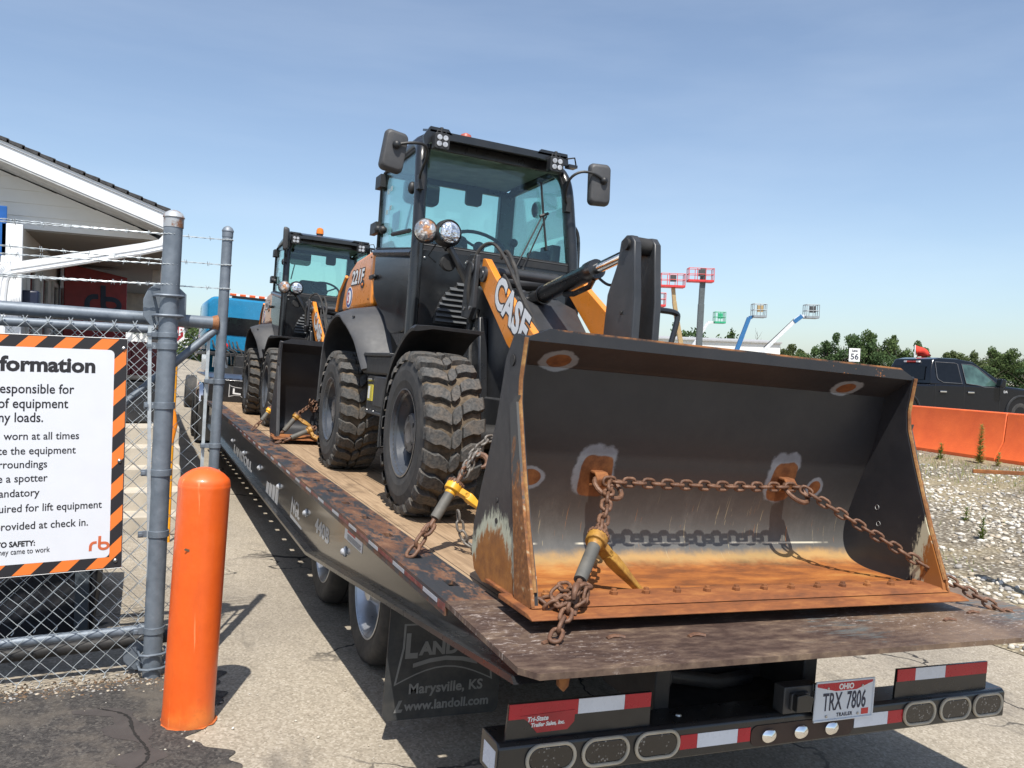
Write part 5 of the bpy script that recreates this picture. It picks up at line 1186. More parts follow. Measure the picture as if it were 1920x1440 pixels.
# ------------------------------------------------------------------ fence, gate, sign, bollard (world frame)
P0 = Vector((-2.178, -.146, .105)); EH = Vector((-.991, -.132, 0)).normalized(); NF = Vector((-.132, .991, 0)).normalized(); UP = Vector((0, 0, 1))
def F(a, h, o=0.0): return P0+EH*a+UP*h+NF*o
def LEAN(h): return -.018*h            # posts lean a little to the right
po = thing('fence_post', 'thick galvanised fence end post with rust on its domed cap', 'fence post', P0-UP*.03, 'W')
m = MB(); m.tube([F(.02, -.05), F(LEAN(1)+.02, 1.1), F(LEAN(2.2)+.02-.005, 2.26)], .0445, 24); m.build('post', M['galv'], po)
m = MB(); q = F(LEAN(2.2)+.015, 2.23); m.lathe([(0, .047), (.045, .0475), (.05, .052), (.056, .049), (.072, .040), (.083, .022), (.088, .001)], q, (.018, 0, 1), 24)
def capm():
    g = G('rusty_cap'); n = g.noise(18, 7, .65)
    return g.bsdf(g.mix(g.ramp(n, [(.48, 0.0), (.6, 1.0)]), (.38, .40, .42), (.22, .10, .05)), .5, .2)
m.build('post_cap', capm(), po)
def band(h, off=0.0, th=.016, parent=po, a0=None, o=0.0, r=.047, name='tension_band'):
    c = F((LEAN(h)+.02) if a0 is None else a0, h, o); m = MB()
    secs = []
    m.lathe([(-th, r-.002), (-th, r+.003), (th, r+.003), (th, r-.002)], c, (0, 0, 1), 24)
    m.obox(c+EH*(r+.022), EH*.024, NF*.004, UP*th); m.obox(c+EH*(r+.036)+NF*-.010, EH*.008, NF*.008, UP*.008)
    m.build(name, M['galv'], parent, bevel=.001)
for h in (1.352, 1.021, .718, .239): band(h)
band(1.70, th=.012, name='rail_collar'); band(1.665-.02)
# roller guide plates clamped with U-bolts
m = MB(); c = F(-.0, 1.845, .06); pr = []
for x, z in ((-.105, -.06), (-.105, .065), (-.06, .105), (.03, .115), (.075, .08), (.095, .03), (.095, -.055), (.06, -.10), (-.03, -.10)): pr.append((x, z))
m.loft([[c+EH*x+UP*z+NF*d for x, z in pr] for d in (0, .008)]); m.build('guide_plate', M['galv'], po, bevel=.002)
for h in (1.893, 1.795, ):
    m = MB(); cc = F(LEAN(h)+.02, h); pts = [cc+EH*.062+NF*.075, cc+EH*.062-NF*.02]+[cc+EH*(.062*math.cos(R(t)))-NF*(.022+.030*math.sin(R(t))) for t in range(15, 170, 25)]+[cc-EH*.062-NF*.02, cc-EH*.062+NF*.075]
    m.tube(pts, .0075, 8); m.build('clamp_bolt', M['galv'], po)
for h in (.125, .055):
    m = MB(); cc = F(.018, h); m.tube([cc+EH*.062+NF*.06, cc+EH*.062-NF*.03, cc+EH*.03-NF*.052, cc-EH*.03-NF*.052, cc-EH*.062-NF*.03, cc-EH*.062+NF*.06], .0065, 8); m.build('clamp_bolt', M['galv'], po)
m = MB(); c = F(.075, .10, .05); m.loft([[c+EH*x+UP*z+NF*d for x, z in arc((0, 0), .07, 0, 360, 20)[:-1]] for d in (0, .008)]); m.build('guide_plate', M['galv'], po)

def mesh_wires(a_from, a_to, h0, h1, off, w=.092, h=.094, r=.0021, seed=1, lean=0.0, twist_top=True, vees=False):
    m = MB(); rnd = random.Random(seed); k = 0; n = int(round((h1-h0)/(h/2)))
    a = a_from; half = w/2
    while a < a_to-half*.5:
        pts = []
        for j in range(n+1):
            side = (j+k) % 2; z = h0+(h1-h0)*j/n
            aa = a+(half if side else 0); d = .0032*(1 if side else -1)
            pts.append(F(aa+rnd.gauss(0, .0012)+lean*(z), z+rnd.gauss(0, .0012), off+d))
        if twist_top:
            e = pts[-1]; s = 1 if (n+k) % 2 else -1
            pts.append(e+UP*.016-EH*s*.008); 
            m.tube([e-UP*.004, e+UP*.012+EH*s*.002, e+UP*.026+EH*s*.010], r*.95, 4)
            b = pts[0]; m.tube([b+UP*.004, b-UP*.012, b-UP*.022+EH*.008], r*.9, 4)
        m.tube(pts, r, 5); a += half; k += 1
    return m
fe = thing('chain_link_fence', 'chain link fence panel left of the end post, carrying the safety sign', 'fence', F(1.2, -.05), 'W')
mesh_wires(.045, 2.6, .055, 1.735, -.0, seed=3).build('mesh', M['wire'], fe, smooth=60)
m = MB(); m.tube([F(2.7, 1.742, .035), F(.05, 1.725, .03)], .0215, 14); m.build('top_rail', M['galv'], fe)
m = MB(); m.tube([F(2.7, .29, .035), F(.07, .237, .03)], .023, 14); m.build('bottom_rail', M['galv'], fe)
m = MB(); m.obox(F(.055, .88, -.006), EH*.008+UP*0, NF*.0025, UP*.86+EH*.017); m.build('tension_bar', M['wire'], fe)
m = MB(); m.cyl(F(.062, 1.70, .03), F(.030, 1.70, .03), .026, 12); m.cyl(F(.085, .237, .03), F(.055, .237, .03), .028, 12); m.build('rail_end', M['galv'], fe)
# gate behind
ga = thing('sliding_gate', 'galvanised sliding gate frame behind the fence, its end upright topped with barbed wire', 'gate', F(.6, .05, .17), 'W')
OG = .17
def GU(h): return -.284-.0300*(h-1.03)
m = MB(); m.tube([F(GU(.02), .10, OG), F(GU(1.0), 1.0, OG), F(GU(2.25), 2.25, OG)], .0265, 20); up_ = m.build('end_upright', M['galv'], ga)
q = F(GU(2.24), 2.235, OG); m = MB(); m.lathe([(0, .028), (.028, .0285), (.030, .031), (.036, .030), (.050, .022), (.058, .010), (.060, .001)], q, (.03, 0, 1), 20); m.build('post_cap', M['galv'], up_)
m = MB(); m.tube([F(2.7, 1.83, OG), F(-.28, 1.778, OG)], .033, 18); m.build('top_rail', M['galv'], ga)
m = MB(); m.lathe([(-.006, .034), (0, .043), (.02, .037), (.028, .033)], F(GU(1.78)+.026, 1.778, OG), EH, 16); m.build('weld', rust_mat('weld_rust', (.10, .045, .02), (.28, .12, .05), (.40, .22, .12), scale=25), ga)
m = MB(); m.tube([F(.95, .62, OG), F(-.275, 1.745, OG)], .021, 12); m.build('brace', M['galv'], ga)
m = MB(); m.tube([F(2.7, .16, OG), F(-.26, .14, OG)], .033, 14); m.build('bottom_rail', M['dark'], ga)
m = mesh_wires(-.215, 2.6, .255, 1.74, OG+.02, w=.092, h=.094, seed=9); m.build('mesh', M['wire'], ga, smooth=60)
m = MB(); m.obox(F(-.225, .98, OG+.012), EH*.008, NF*.0025, UP*.74+EH*-.018); m.build('tension_bar', M['wire'], ga)
for h in (1.47, 1.13, .75): band(h, th=.012, parent=ga, a0=GU(h), o=OG, r=.0285)
# barbed wire
def barbed(label, pts, parent_name, seed):
    m = MB(); rnd = random.Random(seed); pts = [Vector(p) for p in pts]; L = 0
    for a, b in zip(pts, pts[1:]):
        d = (b-a); n = max(2, int(d.length/.012)); u = d.normalized(); v = u.cross(UP).normalized(); w = u.cross(v)
        for ph in (0, math.pi):
            m.tube([a.lerp(b, i/n)+(v*math.cos(i*.9+ph)+w*math.sin(i*.9+ph))*.0024+UP*(-.012*4*(i/n)*(1-i/n)*min(1, d.length)) for i in range(n+1)], .0018, 4)
        k = int(d.length/.11)
        for i in range(k):
            t = (i+.5+rnd.uniform(-.1, .1))/k; c = a.lerp(b, t)+UP*(-.012*4*t*(1-t)*min(1, d.length))
            for s in range(2):
                e = (v*rnd.gauss(0, 1)+w*rnd.gauss(0, 1)).normalized(); c2 = c+u*(.004 if s else -.004)
                m.tube([c2-e*.013+u*.003, c2+v*.003, c2+e*.013-u*.003], .0014, 4)
            m.tube([c-u*.006+v*.003, c-u*.002-v*.003, c+u*.002+v*.003, c+u*.006-v*.003], .0012, 4)
    o = m.build('barbed_wire', M['wire'], frame='W', base=tuple(pts[-1])); tag(o, label, 'barbed wire', 'barbed wire strands above the fence')
def wrap(c, r): return [c+EH*(r*math.cos(R(t)))-NF*(r*math.sin(R(t))) for t in range(0, 181, 30)]
for i, (h0, h1, nm) in enumerate(((2.165, 2.196, 'top'), (2.035, 2.048, 'middle'), (1.957-.03, 1.949, 'lowest'))):
    barbed('%s strand of barbed wire left of the thick fence post' % nm, [F(2.6, h0-.02, -.02)]+wrap(F(LEAN(h1)+.02, h1), .043), '', 11+i)
for i, (h0, h1, nm) in enumerate(((2.225, 2.22, 'top'), (2.085, 2.087, 'middle'), (1.97, 1.962, 'lowest'))):
    barbed('%s strand of barbed wire running behind the thick post to the gate upright' % nm, [F(2.6, h0+.035*(i == 1)-.01, OG)]+wrap(F(GU(h1), h1, OG), .030), '', 21+i)

# safety sign on the fence
OS = -.022
sg = thing('warning_sign', 'white safety sign with orange and black striped border on the chain link fence', 'sign', F(.75, .575, OS), 'W')
A0, A1, Z0, Z1 = .171, 1.75, .568, 1.672
def SQ(m, a0, z0, a1, z1, o): m.add([F(a1, z0, o), F(a0, z0, o), F(a0, z1, o), F(a1, z1, o)], [(0, 1, 2, 3)])
m = MB(); m.loft([[F(A1, Z0, o), F(A0, Z0, o), F(A0, Z1, o), F(A1, Z1, o)] for o in (OS, OS-.003)]); m.build('panel', M['ink'], sg, smooth=0)
m = MB(); SQ(m, A0+.004, Z0+.004, A1-.004, Z1-.004, OS-.0032)
m.build('border', M['ink'], sg, smooth=0)
# orange diagonal stripes clipped to the border
def clip(poly, fn):
    out = []
    for i in range(len(poly)):
        p, q = poly[i], poly[(i+1) % len(poly)]; a, b = fn(p), fn(q)
        if a >= 0: out.append(p)
        if a*b < 0: t = a/(a-b); out.append((p[0]+(q[0]-p[0])*t, p[1]+(q[1]-p[1])*t))
    return out
m = MB(); sp = .150; bw = .056
def stripes(x0, z0, x1, z1):
    # stripe runs at 45 degrees; x measured to the right (=-a)
    for k in range(-40, 60):
        c0 = k*sp
        big = [(-4+c0, -4), (-4+c0+sp*.5, -4), (4+c0+sp*.5, 4), (4+c0, 4)]
        for fn in (lambda p: p[0]-x0, lambda p: x1-p[0], lambda p: p[1]-z0, lambda p: z1-p[1]):
            big = clip(big, fn) if big else big
        if len(big) > 2: m.add([F(-p[0], p[1], OS-.0036) for p in big], [tuple(range(len(big)))])
xa, xb = -A1+.004, -A0-.004
stripes(xa, Z1-bw, xb, Z1-.004); stripes(xa, Z0+.004, xb, Z0+bw); stripes(xb-bw+.004, Z0+bw, xb, Z1-bw)
m.build('stripe', plain('sign_orange', (.80, .20, .035), .4, var=.03), sg, smooth=0)
m = MB(); fp = rrect(-A1+bw, Z0+bw, -A0-bw, Z1-bw, .022); m.add([F(-x, z, OS-.0040) for x, z in fp], [tuple(range(len(fp)))]); fld = m.build('field', plain('sign_white', (.70, .72, .76), .35, var=.02), sg, smooth=0)
m = MB(); m.tube([F(A0, Z0, OS-.002), F(A0, Z1, OS-.002), F(A1, Z1, OS-.002), F(A1, Z0, OS-.002)], .0022, 4, close=True); m.build('edge', M['white'], sg)
OT = OS-.0044
TXT = plain('sign_ink', (.018, .017, .020), .5, var=.05)
XD = -EH
def line(body, size, right_a, z, bold=.0008, mat=TXT, sx=.92):
    text('lettering', body, size, mat, fld, F(right_a, z, OT), XD, UP, 'RIGHT', bold=bold, depth=.0004, sx=sx)
line('Information', .092, .305, 1.508, bold=.0036, sx=1.05)
line('responsible for', .062, .394, 1.406, sx=.84); line('of equipment', .062, .417, 1.339, sx=.84); line('any loads.', .062, .515, 1.275, sx=.82)
for body, a, z in (('worn at all times', .367, 1.194), ('operate the equipment', .381, 1.127), ('surroundings', .495, 1.065), ('Use a spotter', .494, 1.001), ('mandatory', .525, .934), ('required for lift equipment', .265, .864), ('provided at check in.', .32, .783)):
    line(body, .050, a, z, bold=.0005, sx=.89)
line('TO SAFETY:', .034, .537, .706, bold=.0013, sx=.86); line('they came to work', .036, .478, .671, bold=.0003, sx=.76)
def rb_logo(m, c, xd, up, s, nrm, depth=.001):
    """lower-case r and b drawn with thick strokes; c is the lower left corner, s the x-height"""
    def stroke(pts, w):
        pts = [Vector(p) for p in pts]; L, Rr = [], []
        for i, p in enumerate(pts):
            d = (pts[min(i+1, len(pts)-1)]-pts[max(i-1, 0)]).normalized(); n_ = Vector((-d.y, d.x)); L.append(p+n_*w/2); Rr.append(p-n_*w/2)
        poly = [c+xd*(p.x*s)+up*(p.y*s) for p in L+Rr[::-1]]; n = len(pts)
        vs = poly+[p+nrm*depth for p in poly]; N = 2*n
        m.add(vs, [(i, i+1, N-2-i, N-1-i) for i in range(n-1)]+[(N+i, N+i+1, 2*N-2-i, 2*N-1-i) for i in range(n-1)]+[(i, (i+1) % N, N+(i+1) % N, N+i) for i in range(N)])
    w = .27
    stroke([(.16, 0), (.16, .45)]+[(.16+.34-.34*math.cos(R(t)), .45+.40*math.sin(R(t))) for t in (15, 35, 55, 75, 90)]+[(.72, .86)], w)
    stroke([(.98, 1.5), (.98, .45)]+[(.98+.42-.42*math.cos(R(t)), .45-.32*math.sin(R(t))) for t in range(15, 91, 15)]+[(.98+.42+.42*math.sin(R(t)), .45-.32*math.cos(R(t))) for t in range(15, 91, 15)]+[(.98+.42+.42*math.cos(R(t)), .45+.32*math.sin(R(t))) for t in range(15, 91, 15)]+[(.98+.10, .76)], w)
m = MB(); rb_logo(m, F(.317, .660, OT), XD, UP+XD*.03, .046, -NF, .0006); m.build('logo', plain('logo_orange', (.55, .13, .05), .4), fld, smooth=0)
for a, z in ((.187, 1.625), (.193, 1.085), (.200, .605)):
    m = MB(); m.lathe([(0, .010), (.004, .0095), (.008, .004), (.009, .001)], F(a, z, OS-.003), -NF, 10); m.build('screw', M['steel'], sg)

# bollard
bo = thing('bollard', 'thick bright orange steel bollard with a domed top in front of the fence post', 'bollard', (-2.055, -.72, gz(-2.055, -.72)), 'W')
g = G('bollard_orange'); x, y, z = g.sep(); n = g.noise(7, 8, .6); n2 = g.noise(45, 5)
c_ = g.mix(g.ramp(n, [(.3, 0.0), (.7, 1.0)]), (.72, .100, .010), (.80, .125, .014))
c_ = g.mix(g.math('MULTIPLY', g.step(z, .16, .02), g.ramp(n, [(.4, 0.0), (.6, .45)])), c_, (.70, .26, .03))
sc_ = g.ramp(g.noise(6, 9, .7, g.map((2.5, 2.5, .45))), [(.55, 0.0), (.72, .35)]); c_ = g.mix(sc_, c_, (.50, .085, .02)); c_ = g.mix(g.ramp(g.noise(2.2, 6, .6), [(.5, 0.0), (.7, .3)]), c_, (.82, .20, .06))
chip = g.math('MULTIPLY', g.ramp(g.noise(13, 9, .78), [(.69, 0.0), (.705, 1.0)]), 1.0); c_ = g.mix(chip, c_, (.16, .09, .05))
scr = g.ramp(g.noise(1.3, 4, .6, g.map((26, 26, 1.1), rot=(.12, .05, 0))), [(.66, 0.0), (.70, .5)]); c_ = g.mix(scr, c_, (.86, .34, .14))
rub = g.ramp(g.math('ADD', g.math('MULTIPLY', g.noise(3.1, 8, .7, g.map((1, 1, .5))), .8), g.math('MULTIPLY', n2, .2)), [(.60, 0.0), (.70, .35)]); c_ = g.mix(rub, c_, (.25, .055, .02))
c_ = g.mix(g.math('MULTIPLY', g.step(g.math('ADD', z, g.math('MULTIPLY', n, .1)), .12, .03), .5), c_, (.30, .11, .04))
g.bsdf(c_, g.math('ADD', g.math('MULTIPLY', n2, .25), .30), 0.0, g.bump(g.math('ADD', n2, g.math('MULTIPLY', n, 2)), .22, .004), coat=.25)
q = Vector((-2.055, -.72, gz(-2.055, -.72)-.02)); axd = Vector((.040, 0, 1)).normalized()
m = MB(); m.lathe([(0, .112), (.04, .111), (.10, .1085), (1.03, .1085), (1.055, .110), (1.065, .1105), (1.07, .109)], q, axd, 48)
prof = [(1.07+.035*math.sin(R(t)), .085+.024*math.cos(R(t))) for t in range(0, 61, 15)]+[(1.116, .080), (1.132, .055), (1.142, .025), (1.144, .0005)]
m.lathe(prof, q, axd, 48); m.build('post', g.m, bo, smooth=40)
m = MB(); c = q+axd*.80+Vector((-.055, -.094, 0)); 
m.add([c+Vector((dx*.9, -.0028+abs(dx)*.0, dz)) for dx, dz in ((-.018, .004), (-.010, .009), (.0, .005), (.014, .002), (.017, -.006), (.008, -.009), (-.002, -.004), (-.013, -.002))], [tuple(range(8))]); m.build('paint_chip', plain('chip_brown', (.12, .075, .04), .9), bo, smooth=0)
m = MB(); rnd = random.Random(2); secs = []
for i in range(40):
    t = 2*math.pi*i/40; r1 = .116+rnd.uniform(-.008, .010)
    secs.append((q.x+math.cos(t)*r1, q.y+math.sin(t)*r1))
m.add([(x, y, gz(x, y)+.0052) for x, y in secs], [tuple(range(40))]); m.build('spilt_paint', plain('spilt_orange', (.45, .12, .03), .8, var=.4, scale=40), bo, smooth=0)

# things behind the fence -------------------------------------------------------------
con = plain('concrete', (.42, .375, .305), .9, var=.16, scale=4, bump=.3, bscale=80)
st = thing('concrete_steps', 'pale concrete steps climbing to the porch behind the fence', 'steps', (-3.2, 3.6, .1), 'W')
N = 5
for i in range(N):
    z0 = .10+.17*i; y0 = 3.30+.30*i
    m = MB(); m.box((-4.2, y0, z0 if i == 0 else z0-.02), (-1.93, 4.9, z0+.17)); m.build('step', con, st, bevel=.01)
pf = thing('porch_floor', 'raised concrete porch slab in front of the white office', 'porch', (-3.6, 9, .1), 'W')
m = MB(); m.box((-6.4, 4.905, .05), (-1.98, 16, .949)); m.build('slab', con, pf, bevel=.01)
bx = thing('storage_box', 'black box standing at the top of the concrete steps', 'box', (-2.6, 5.1, .955), 'W')
m = MB(); m.box((-3.3, 4.98, .955), (-2.0, 5.6, 1.40)); m.build('body', M['plastic'], bx, bevel=.02)
m = MB(); m.box((-3.32, 4.965, 1.405), (-1.99, 5.62, 1.44)); m.build('lid', M['rubber'], bx, bevel=.01)
for i, (x, lab) in enumerate(((-2.62, 'dark red steel chair beside the black box on the porch'), (-2.22, 'dark red steel chair nearest the trailer on the porch'))):
    ch = thing('porch_chair', lab, 'chair', (x, 6.0, .95), 'W', group='red chairs on the porch')
    mr = plain('maroon_metal', (.13, .016, .016), .45)
    m = MB(); m.box((x-.2, 5.85, 1.36), (x+.2, 6.25, 1.40)); m.build('seat', mr, ch, bevel=.01)
    m = MB(); m.box((x-.2, 6.22, 1.42), (x+.2, 6.25, 1.82)); m.build('backrest', mr, ch, bevel=.01)
    for dx in (-.18, .18):
        for y in (5.87, 6.23): m = MB(); m.box((x+dx-.014, y-.014, .95), (x+dx+.014, y+.014, 1.36)); m.build('leg', mr, ch)
# dark container below the sign
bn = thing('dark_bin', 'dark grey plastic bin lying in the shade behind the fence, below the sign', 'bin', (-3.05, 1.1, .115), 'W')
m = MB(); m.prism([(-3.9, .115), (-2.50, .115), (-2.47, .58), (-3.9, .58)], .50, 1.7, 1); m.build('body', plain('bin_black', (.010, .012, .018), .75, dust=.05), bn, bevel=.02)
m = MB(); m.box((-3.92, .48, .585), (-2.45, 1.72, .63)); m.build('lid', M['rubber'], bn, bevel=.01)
m = MB(); m.box((-2.585, .455, .115), (-2.515, .495, .58)); m.build('corner_post', plain('slate', (.06, .075, .09), .6), bn, bevel=.004)
yp = thing('marker_pole', 'thin yellow plastic pole between the thick fence post and the trailer', 'pole', (-1.945, 3.0, .1), 'W')
m = MB(); m.tube([(-2.052, 3.0, .08), (-2.045, 3.0, .75), (-2.028, 3.0, 1.6)], .015, 10); m.build('pole', plain('yellow_plastic', (.78, .33, .01), .4), yp)
m = MB(); m.tube([(-2.042, 2.99, .95), (-2.022, 2.985, 1.10), (-2.030, 2.99, 1.22)], [.012, .022, .012], 10); m.build('sleeve', plain('orange_plastic', (.75, .22, .01), .4), yp)

# ------------------------------------------------------------------ white office with a porch (gable end towards us)
GY = 5.0; EX, EZ = -2.11, 3.05      # eave corner
of = thing('office_building', 'white clapboard office with a low gable roof over a shaded porch', 'building', (-5.2, 9, .2), 'W')
sid = plain('white_siding', (.76, .77, .76), .5, var=.04, scale=3, dust=.04)
slope = (3.759-3.224)/(-3.628+2.113)   # rake, falls to the right
def rake(x, z0): return z0+slope*(x-EX)
trim = plain('white_trim', (.74, .76, .78), .4, var=.02, dust=.03)
m = MB()   # gable wall in lap boards
z = 2.96; k = 0
while z < 5.2:
    xr = EX-.02+(z+.0-2.99)/slope if z > 2.95 else EX
    xr2 = EX+(z+.135-2.99)/slope
    m.add([(-7.5, GY+.60-.014, z), (min(xr, EX-.03), GY+.60-.014, z), (min(xr2, EX-.03), GY+.60, z+.135), (-7.5, GY+.60, z+.135)], [(0, 1, 2, 3)]); m.add([(-7.5, GY+.60-.014, z), (min(xr, EX-.03), GY+.60-.014, z), (min(xr, EX-.03), GY+.60, z), (-7.5, GY+.60, z)], [(0, 1, 2, 3)])
    z += .135; k += 1
m.build('gable_wall', sid, of, smooth=0)
m = MB()   # lower front wall in laps, left of the corner board
z = .30
while z < 2.93:
    m.add([(-7.5, GY+.22-.016, z), (-3.60, GY+.22-.016, z), (-3.60, GY+.22, z+.16), (-7.5, GY+.22, z+.16)], [(0, 1, 2, 3)]); m.add([(-7.5, GY+.22-.016, z), (-3.60, GY+.22-.016, z), (-3.60, GY+.22, z), (-7.5, GY+.22, z)], [(0, 1, 2, 3)]); z += .16
m.build('front_wall', sid, of, smooth=0)
m = MB(); m.box((-3.62, GY+.17, .30), (-3.435, GY+.24, 2.95)); m.build('corner_board', trim, of, bevel=.004)
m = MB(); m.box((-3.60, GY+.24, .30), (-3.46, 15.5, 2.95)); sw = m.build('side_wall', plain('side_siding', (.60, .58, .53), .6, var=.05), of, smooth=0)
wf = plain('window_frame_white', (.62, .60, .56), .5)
for i, y in enumerate((5.75, 7.0, 8.3, 9.7, 11.2)):
    m = MB()
    for a, b, c, d in ((y, y+.06, 1.25, 2.55), (y+.62, y+.68, 1.25, 2.55), (y, y+.68, 1.19, 1.25), (y, y+.68, 2.55, 2.61)): m.box((-3.458, a, c), (-3.43, b, d))
    wi = m.build('window', wf, of, smooth=0)
    m = MB(); m.quad((-3.452, y+.06, 1.25), (-3.452, y+.62, 1.25), (-3.452, y+.62, 2.55), (-3.452, y+.06, 2.55)); m.build('pane', M['black_lens'], wi, smooth=0)
m = MB(); m.box((-3.457, 5.35, 2.02), (-3.30, 5.55, 2.30)); m.build('wall_lamp', M['navy'], of, bevel=.02)
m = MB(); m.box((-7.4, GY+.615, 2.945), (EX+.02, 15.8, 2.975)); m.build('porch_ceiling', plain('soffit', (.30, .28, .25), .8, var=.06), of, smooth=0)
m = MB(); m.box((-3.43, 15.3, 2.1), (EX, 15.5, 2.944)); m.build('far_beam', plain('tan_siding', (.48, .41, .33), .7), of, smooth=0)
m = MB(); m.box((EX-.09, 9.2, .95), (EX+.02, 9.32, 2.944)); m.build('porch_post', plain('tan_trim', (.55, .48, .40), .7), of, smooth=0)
# roof: white fascia board, soffit underneath, shingle edge
xs_ = (-7.5, EX+.02)
def slab(z0, z1, y0, y1, mat, name, x1=EX+.02, bevel=0):
    m = MB(); a, b = -7.5, x1; m.add([(a, y0, rake(a, z0)), (b, y0, rake(b, z0)), (b, y0, rake(b, z1)), (a, y0, rake(a, z1)), (a, y1, rake(a, z0)), (b, y1, rake(b, z0)), (b, y1, rake(b, z1)), (a, y1, rake(a, z1))], [(0, 1, 2, 3), (7, 6, 5, 4), (0, 4, 5, 1), (3, 2, 6, 7), (1, 5, 6, 2), (0, 3, 7, 4)])
    return m.build(name, mat, of, smooth=0, bevel=bevel)
slab(3.022, 3.165, GY-.02, GY+.0, trim, 'fascia', bevel=.003); slab(3.168, 3.20, GY-.032, GY+.0, trim, 'fascia_cap'); slab(3.002, 3.020, GY-.012, GY+.62, plain('soffit_panel', (.52, .53, .53), .6), 'soffit')
shg = plain('shingle', (.055, .055, .058), .95, var=.4, scale=20, bump=.6, bscale=90)
m = MB(); x = EX+.05; k = 0
while x > -7.5:
    x2 = x-.135; z0 = 3.203; m.add([(x, GY-.05, rake(x, z0)), (x2-.02, GY-.05, rake(x2-.02, z0)), (x2-.02, GY-.05, rake(x2-.02, z0)+.028), (x, GY-.05, rake(x, z0)+.040), (x, 16, rake(x, z0)), (x2-.02, 16, rake(x2-.02, z0)), (x2-.02, 16, rake(x2-.02, z0)+.028), (x, 16, rake(x, z0)+.040)], [(0, 1, 2, 3), (3, 2, 6, 7), (0, 3, 7, 4)]); x = x2
m.build('shingles', shg, of, smooth=0)
m = MB(); m.box((EX+.025, GY-.02, 2.98), (EX+.14, 15.9, 3.10)); m.build('gutter', trim, of, bevel=.01)
# downspout: from the gutter slanting left across the porch, then down
m = MB(); pts = [Vector(p) for p in ((EX+.06, GY-.03, 3.0), (EX+.05, GY-.05, 2.93), (EX-.03, GY-.05, 2.835), (EX-.22, GY-.05, 2.775), (-3.40, GY-.05, 2.50), (-3.50, GY-.05, 2.475), (-3.555, GY-.05, 2.43), (-3.58, GY-.05, 2.36), (-3.595, GY-.05, 2.2), (-3.60, GY-.05, .35))]
secs = []
for i, p in enumerate(pts):
    d = (pts[min(i+1, len(pts)-1)]-pts[max(i-1, 0)]).normalized(); nv = Vector((0, 1, 0)).cross(d).normalized()
    secs.append([p+nv*a+Vector((0, b, 0)) for a, b in ((-.060, -.03), (-.042, -.038), (-.036, -.030), (-.012, -.030), (-.006, -.038), (.014, -.038), (.020, -.030), (.042, -.030), (.060, -.03), (.060, .03), (-.060, .03))])
m.loft(secs); m.build('downspout', trim, of, smooth=0)
m = MB()
for i in range(9):
    t = i/8; a = R(8+78*t); c = Vector((-3.50, GY-.05, 2.40)); e = Vector((-math.cos(a), 0, math.sin(a)))
    m.obox(c+e*.085, e*.066, Vector((0, .040, 0)), e.cross(Vector((0, 1, 0)))*.003)
m.build('downspout_elbow', trim, of, smooth=0)
bs = thing('blue_sign', 'bright blue notice board on the white clapboard wall at the left edge of the view', 'sign', (-3.75, GY+.18, 2.9), 'W')
m = MB(); m.box((-4.05, GY+.17, 2.62), (-3.578, GY+.195, 3.12)); m.build('panel', plain('sign_blue_panel', (.01, .10, .36), .4), bs, bevel=.004)
# red kiosk with the letters rb
ks = thing('red_kiosk', 'dark red cabinet with navy letters standing in the shade of the porch', 'cabinet', (-2.95, 9.3, .955), 'W')
m = MB(); m.add([(-3.36, 8.95, .955), (-2.545, 9.25, .955), (-2.60, 9.9, .955), (-3.42, 9.6, .955), (-3.36, 8.95, 2.93), (-2.545, 9.25, 2.80), (-2.60, 9.9, 2.80), (-3.42, 9.6, 2.93)], [(3, 2, 1, 0), (4, 5, 6, 7), (0, 1, 5, 4), (1, 2, 6, 5), (2, 3, 7, 6), (3, 0, 4, 7)])
kb = m.build('body', plain('kiosk_red', (.30, .022, .020), .45), ks, bevel=.01)
xd = Vector((.815, .30, 0)).normalized(); nr = Vector((.30, -.815, 0)).normalized()
m = MB(); rb_logo(m, Vector((-3.36, 8.95, 0))+xd*.27+Vector((0, 0, 2.25))+nr*.002, xd, UP-xd*.02, .27, nr, .004); m.build('logo', M['navy'], kb, smooth=0)
# stop sign and road cones beyond
def stop_sign(x, y, zc, r):
    t = thing('stop_sign', 'red octagonal stop sign far behind the gate', 'road sign', (x, y, gz(x, y)), 'W')
    m = MB(); oc = [(x+r*math.cos(R(22.5+45*k)), zc+r*math.sin(R(22.5+45*k))) for k in range(8)]; m.prism(oc, y-.004, y+.004, 1); pl = m.build('plate', M['white'], t, smooth=0)
    m = MB(); m.prism([(x+(a-x)*.92, zc+(b-zc)*.92) for a, b in oc], y-.0075, y-.005, 1); pf_ = m.build('face', plain('stop_red', (.33, .018, .025), .4), pl, smooth=0)
    text('lettering', 'STOP', r*.86, M['white'], pf_, (x, y-.009, zc-r*.30), (1, 0, 0), (0, 0, 1), 'CENTER', bold=.008, depth=.001, sx=.86)
    m = MB(); m.box((x-.03, y+.006, gz(x, y)-.05), (x+.03, y+.05, zc+r*.8)); m.build('post', M['galv'], t)
stop_sign(-1.60, 22.0, 2.31, .40)
def cone(x, y, lab, s=1.0):
    t = thing('traffic_cone', lab, 'traffic cone', (x, y, gz(x, y)), 'W', group='orange road cones far behind the gate'); z = gz(x, y)
    orn = M.setdefault('cone', plain('cone_orange', (.80, .12, .03), .5))
    m = MB(); m.box((x-.18*s, y-.18*s, z), (x+.18*s, y+.18*s, z+.035)); m.build('base', M['rubber'], t)
    m = MB(); m.lathe([(0, .14*s), (.75*s, .03*s), (.76*s, .001)], (x, y, z+.035), (0, 0, 1), 16); b = m.build('body', orn, t)
    m = MB(); m.lathe([(0, .095*s), (.14*s, .075*s)], (x, y, z+.035+.36*s), (0, 0, 1), 16); m.build('stripe', M['white'], b)
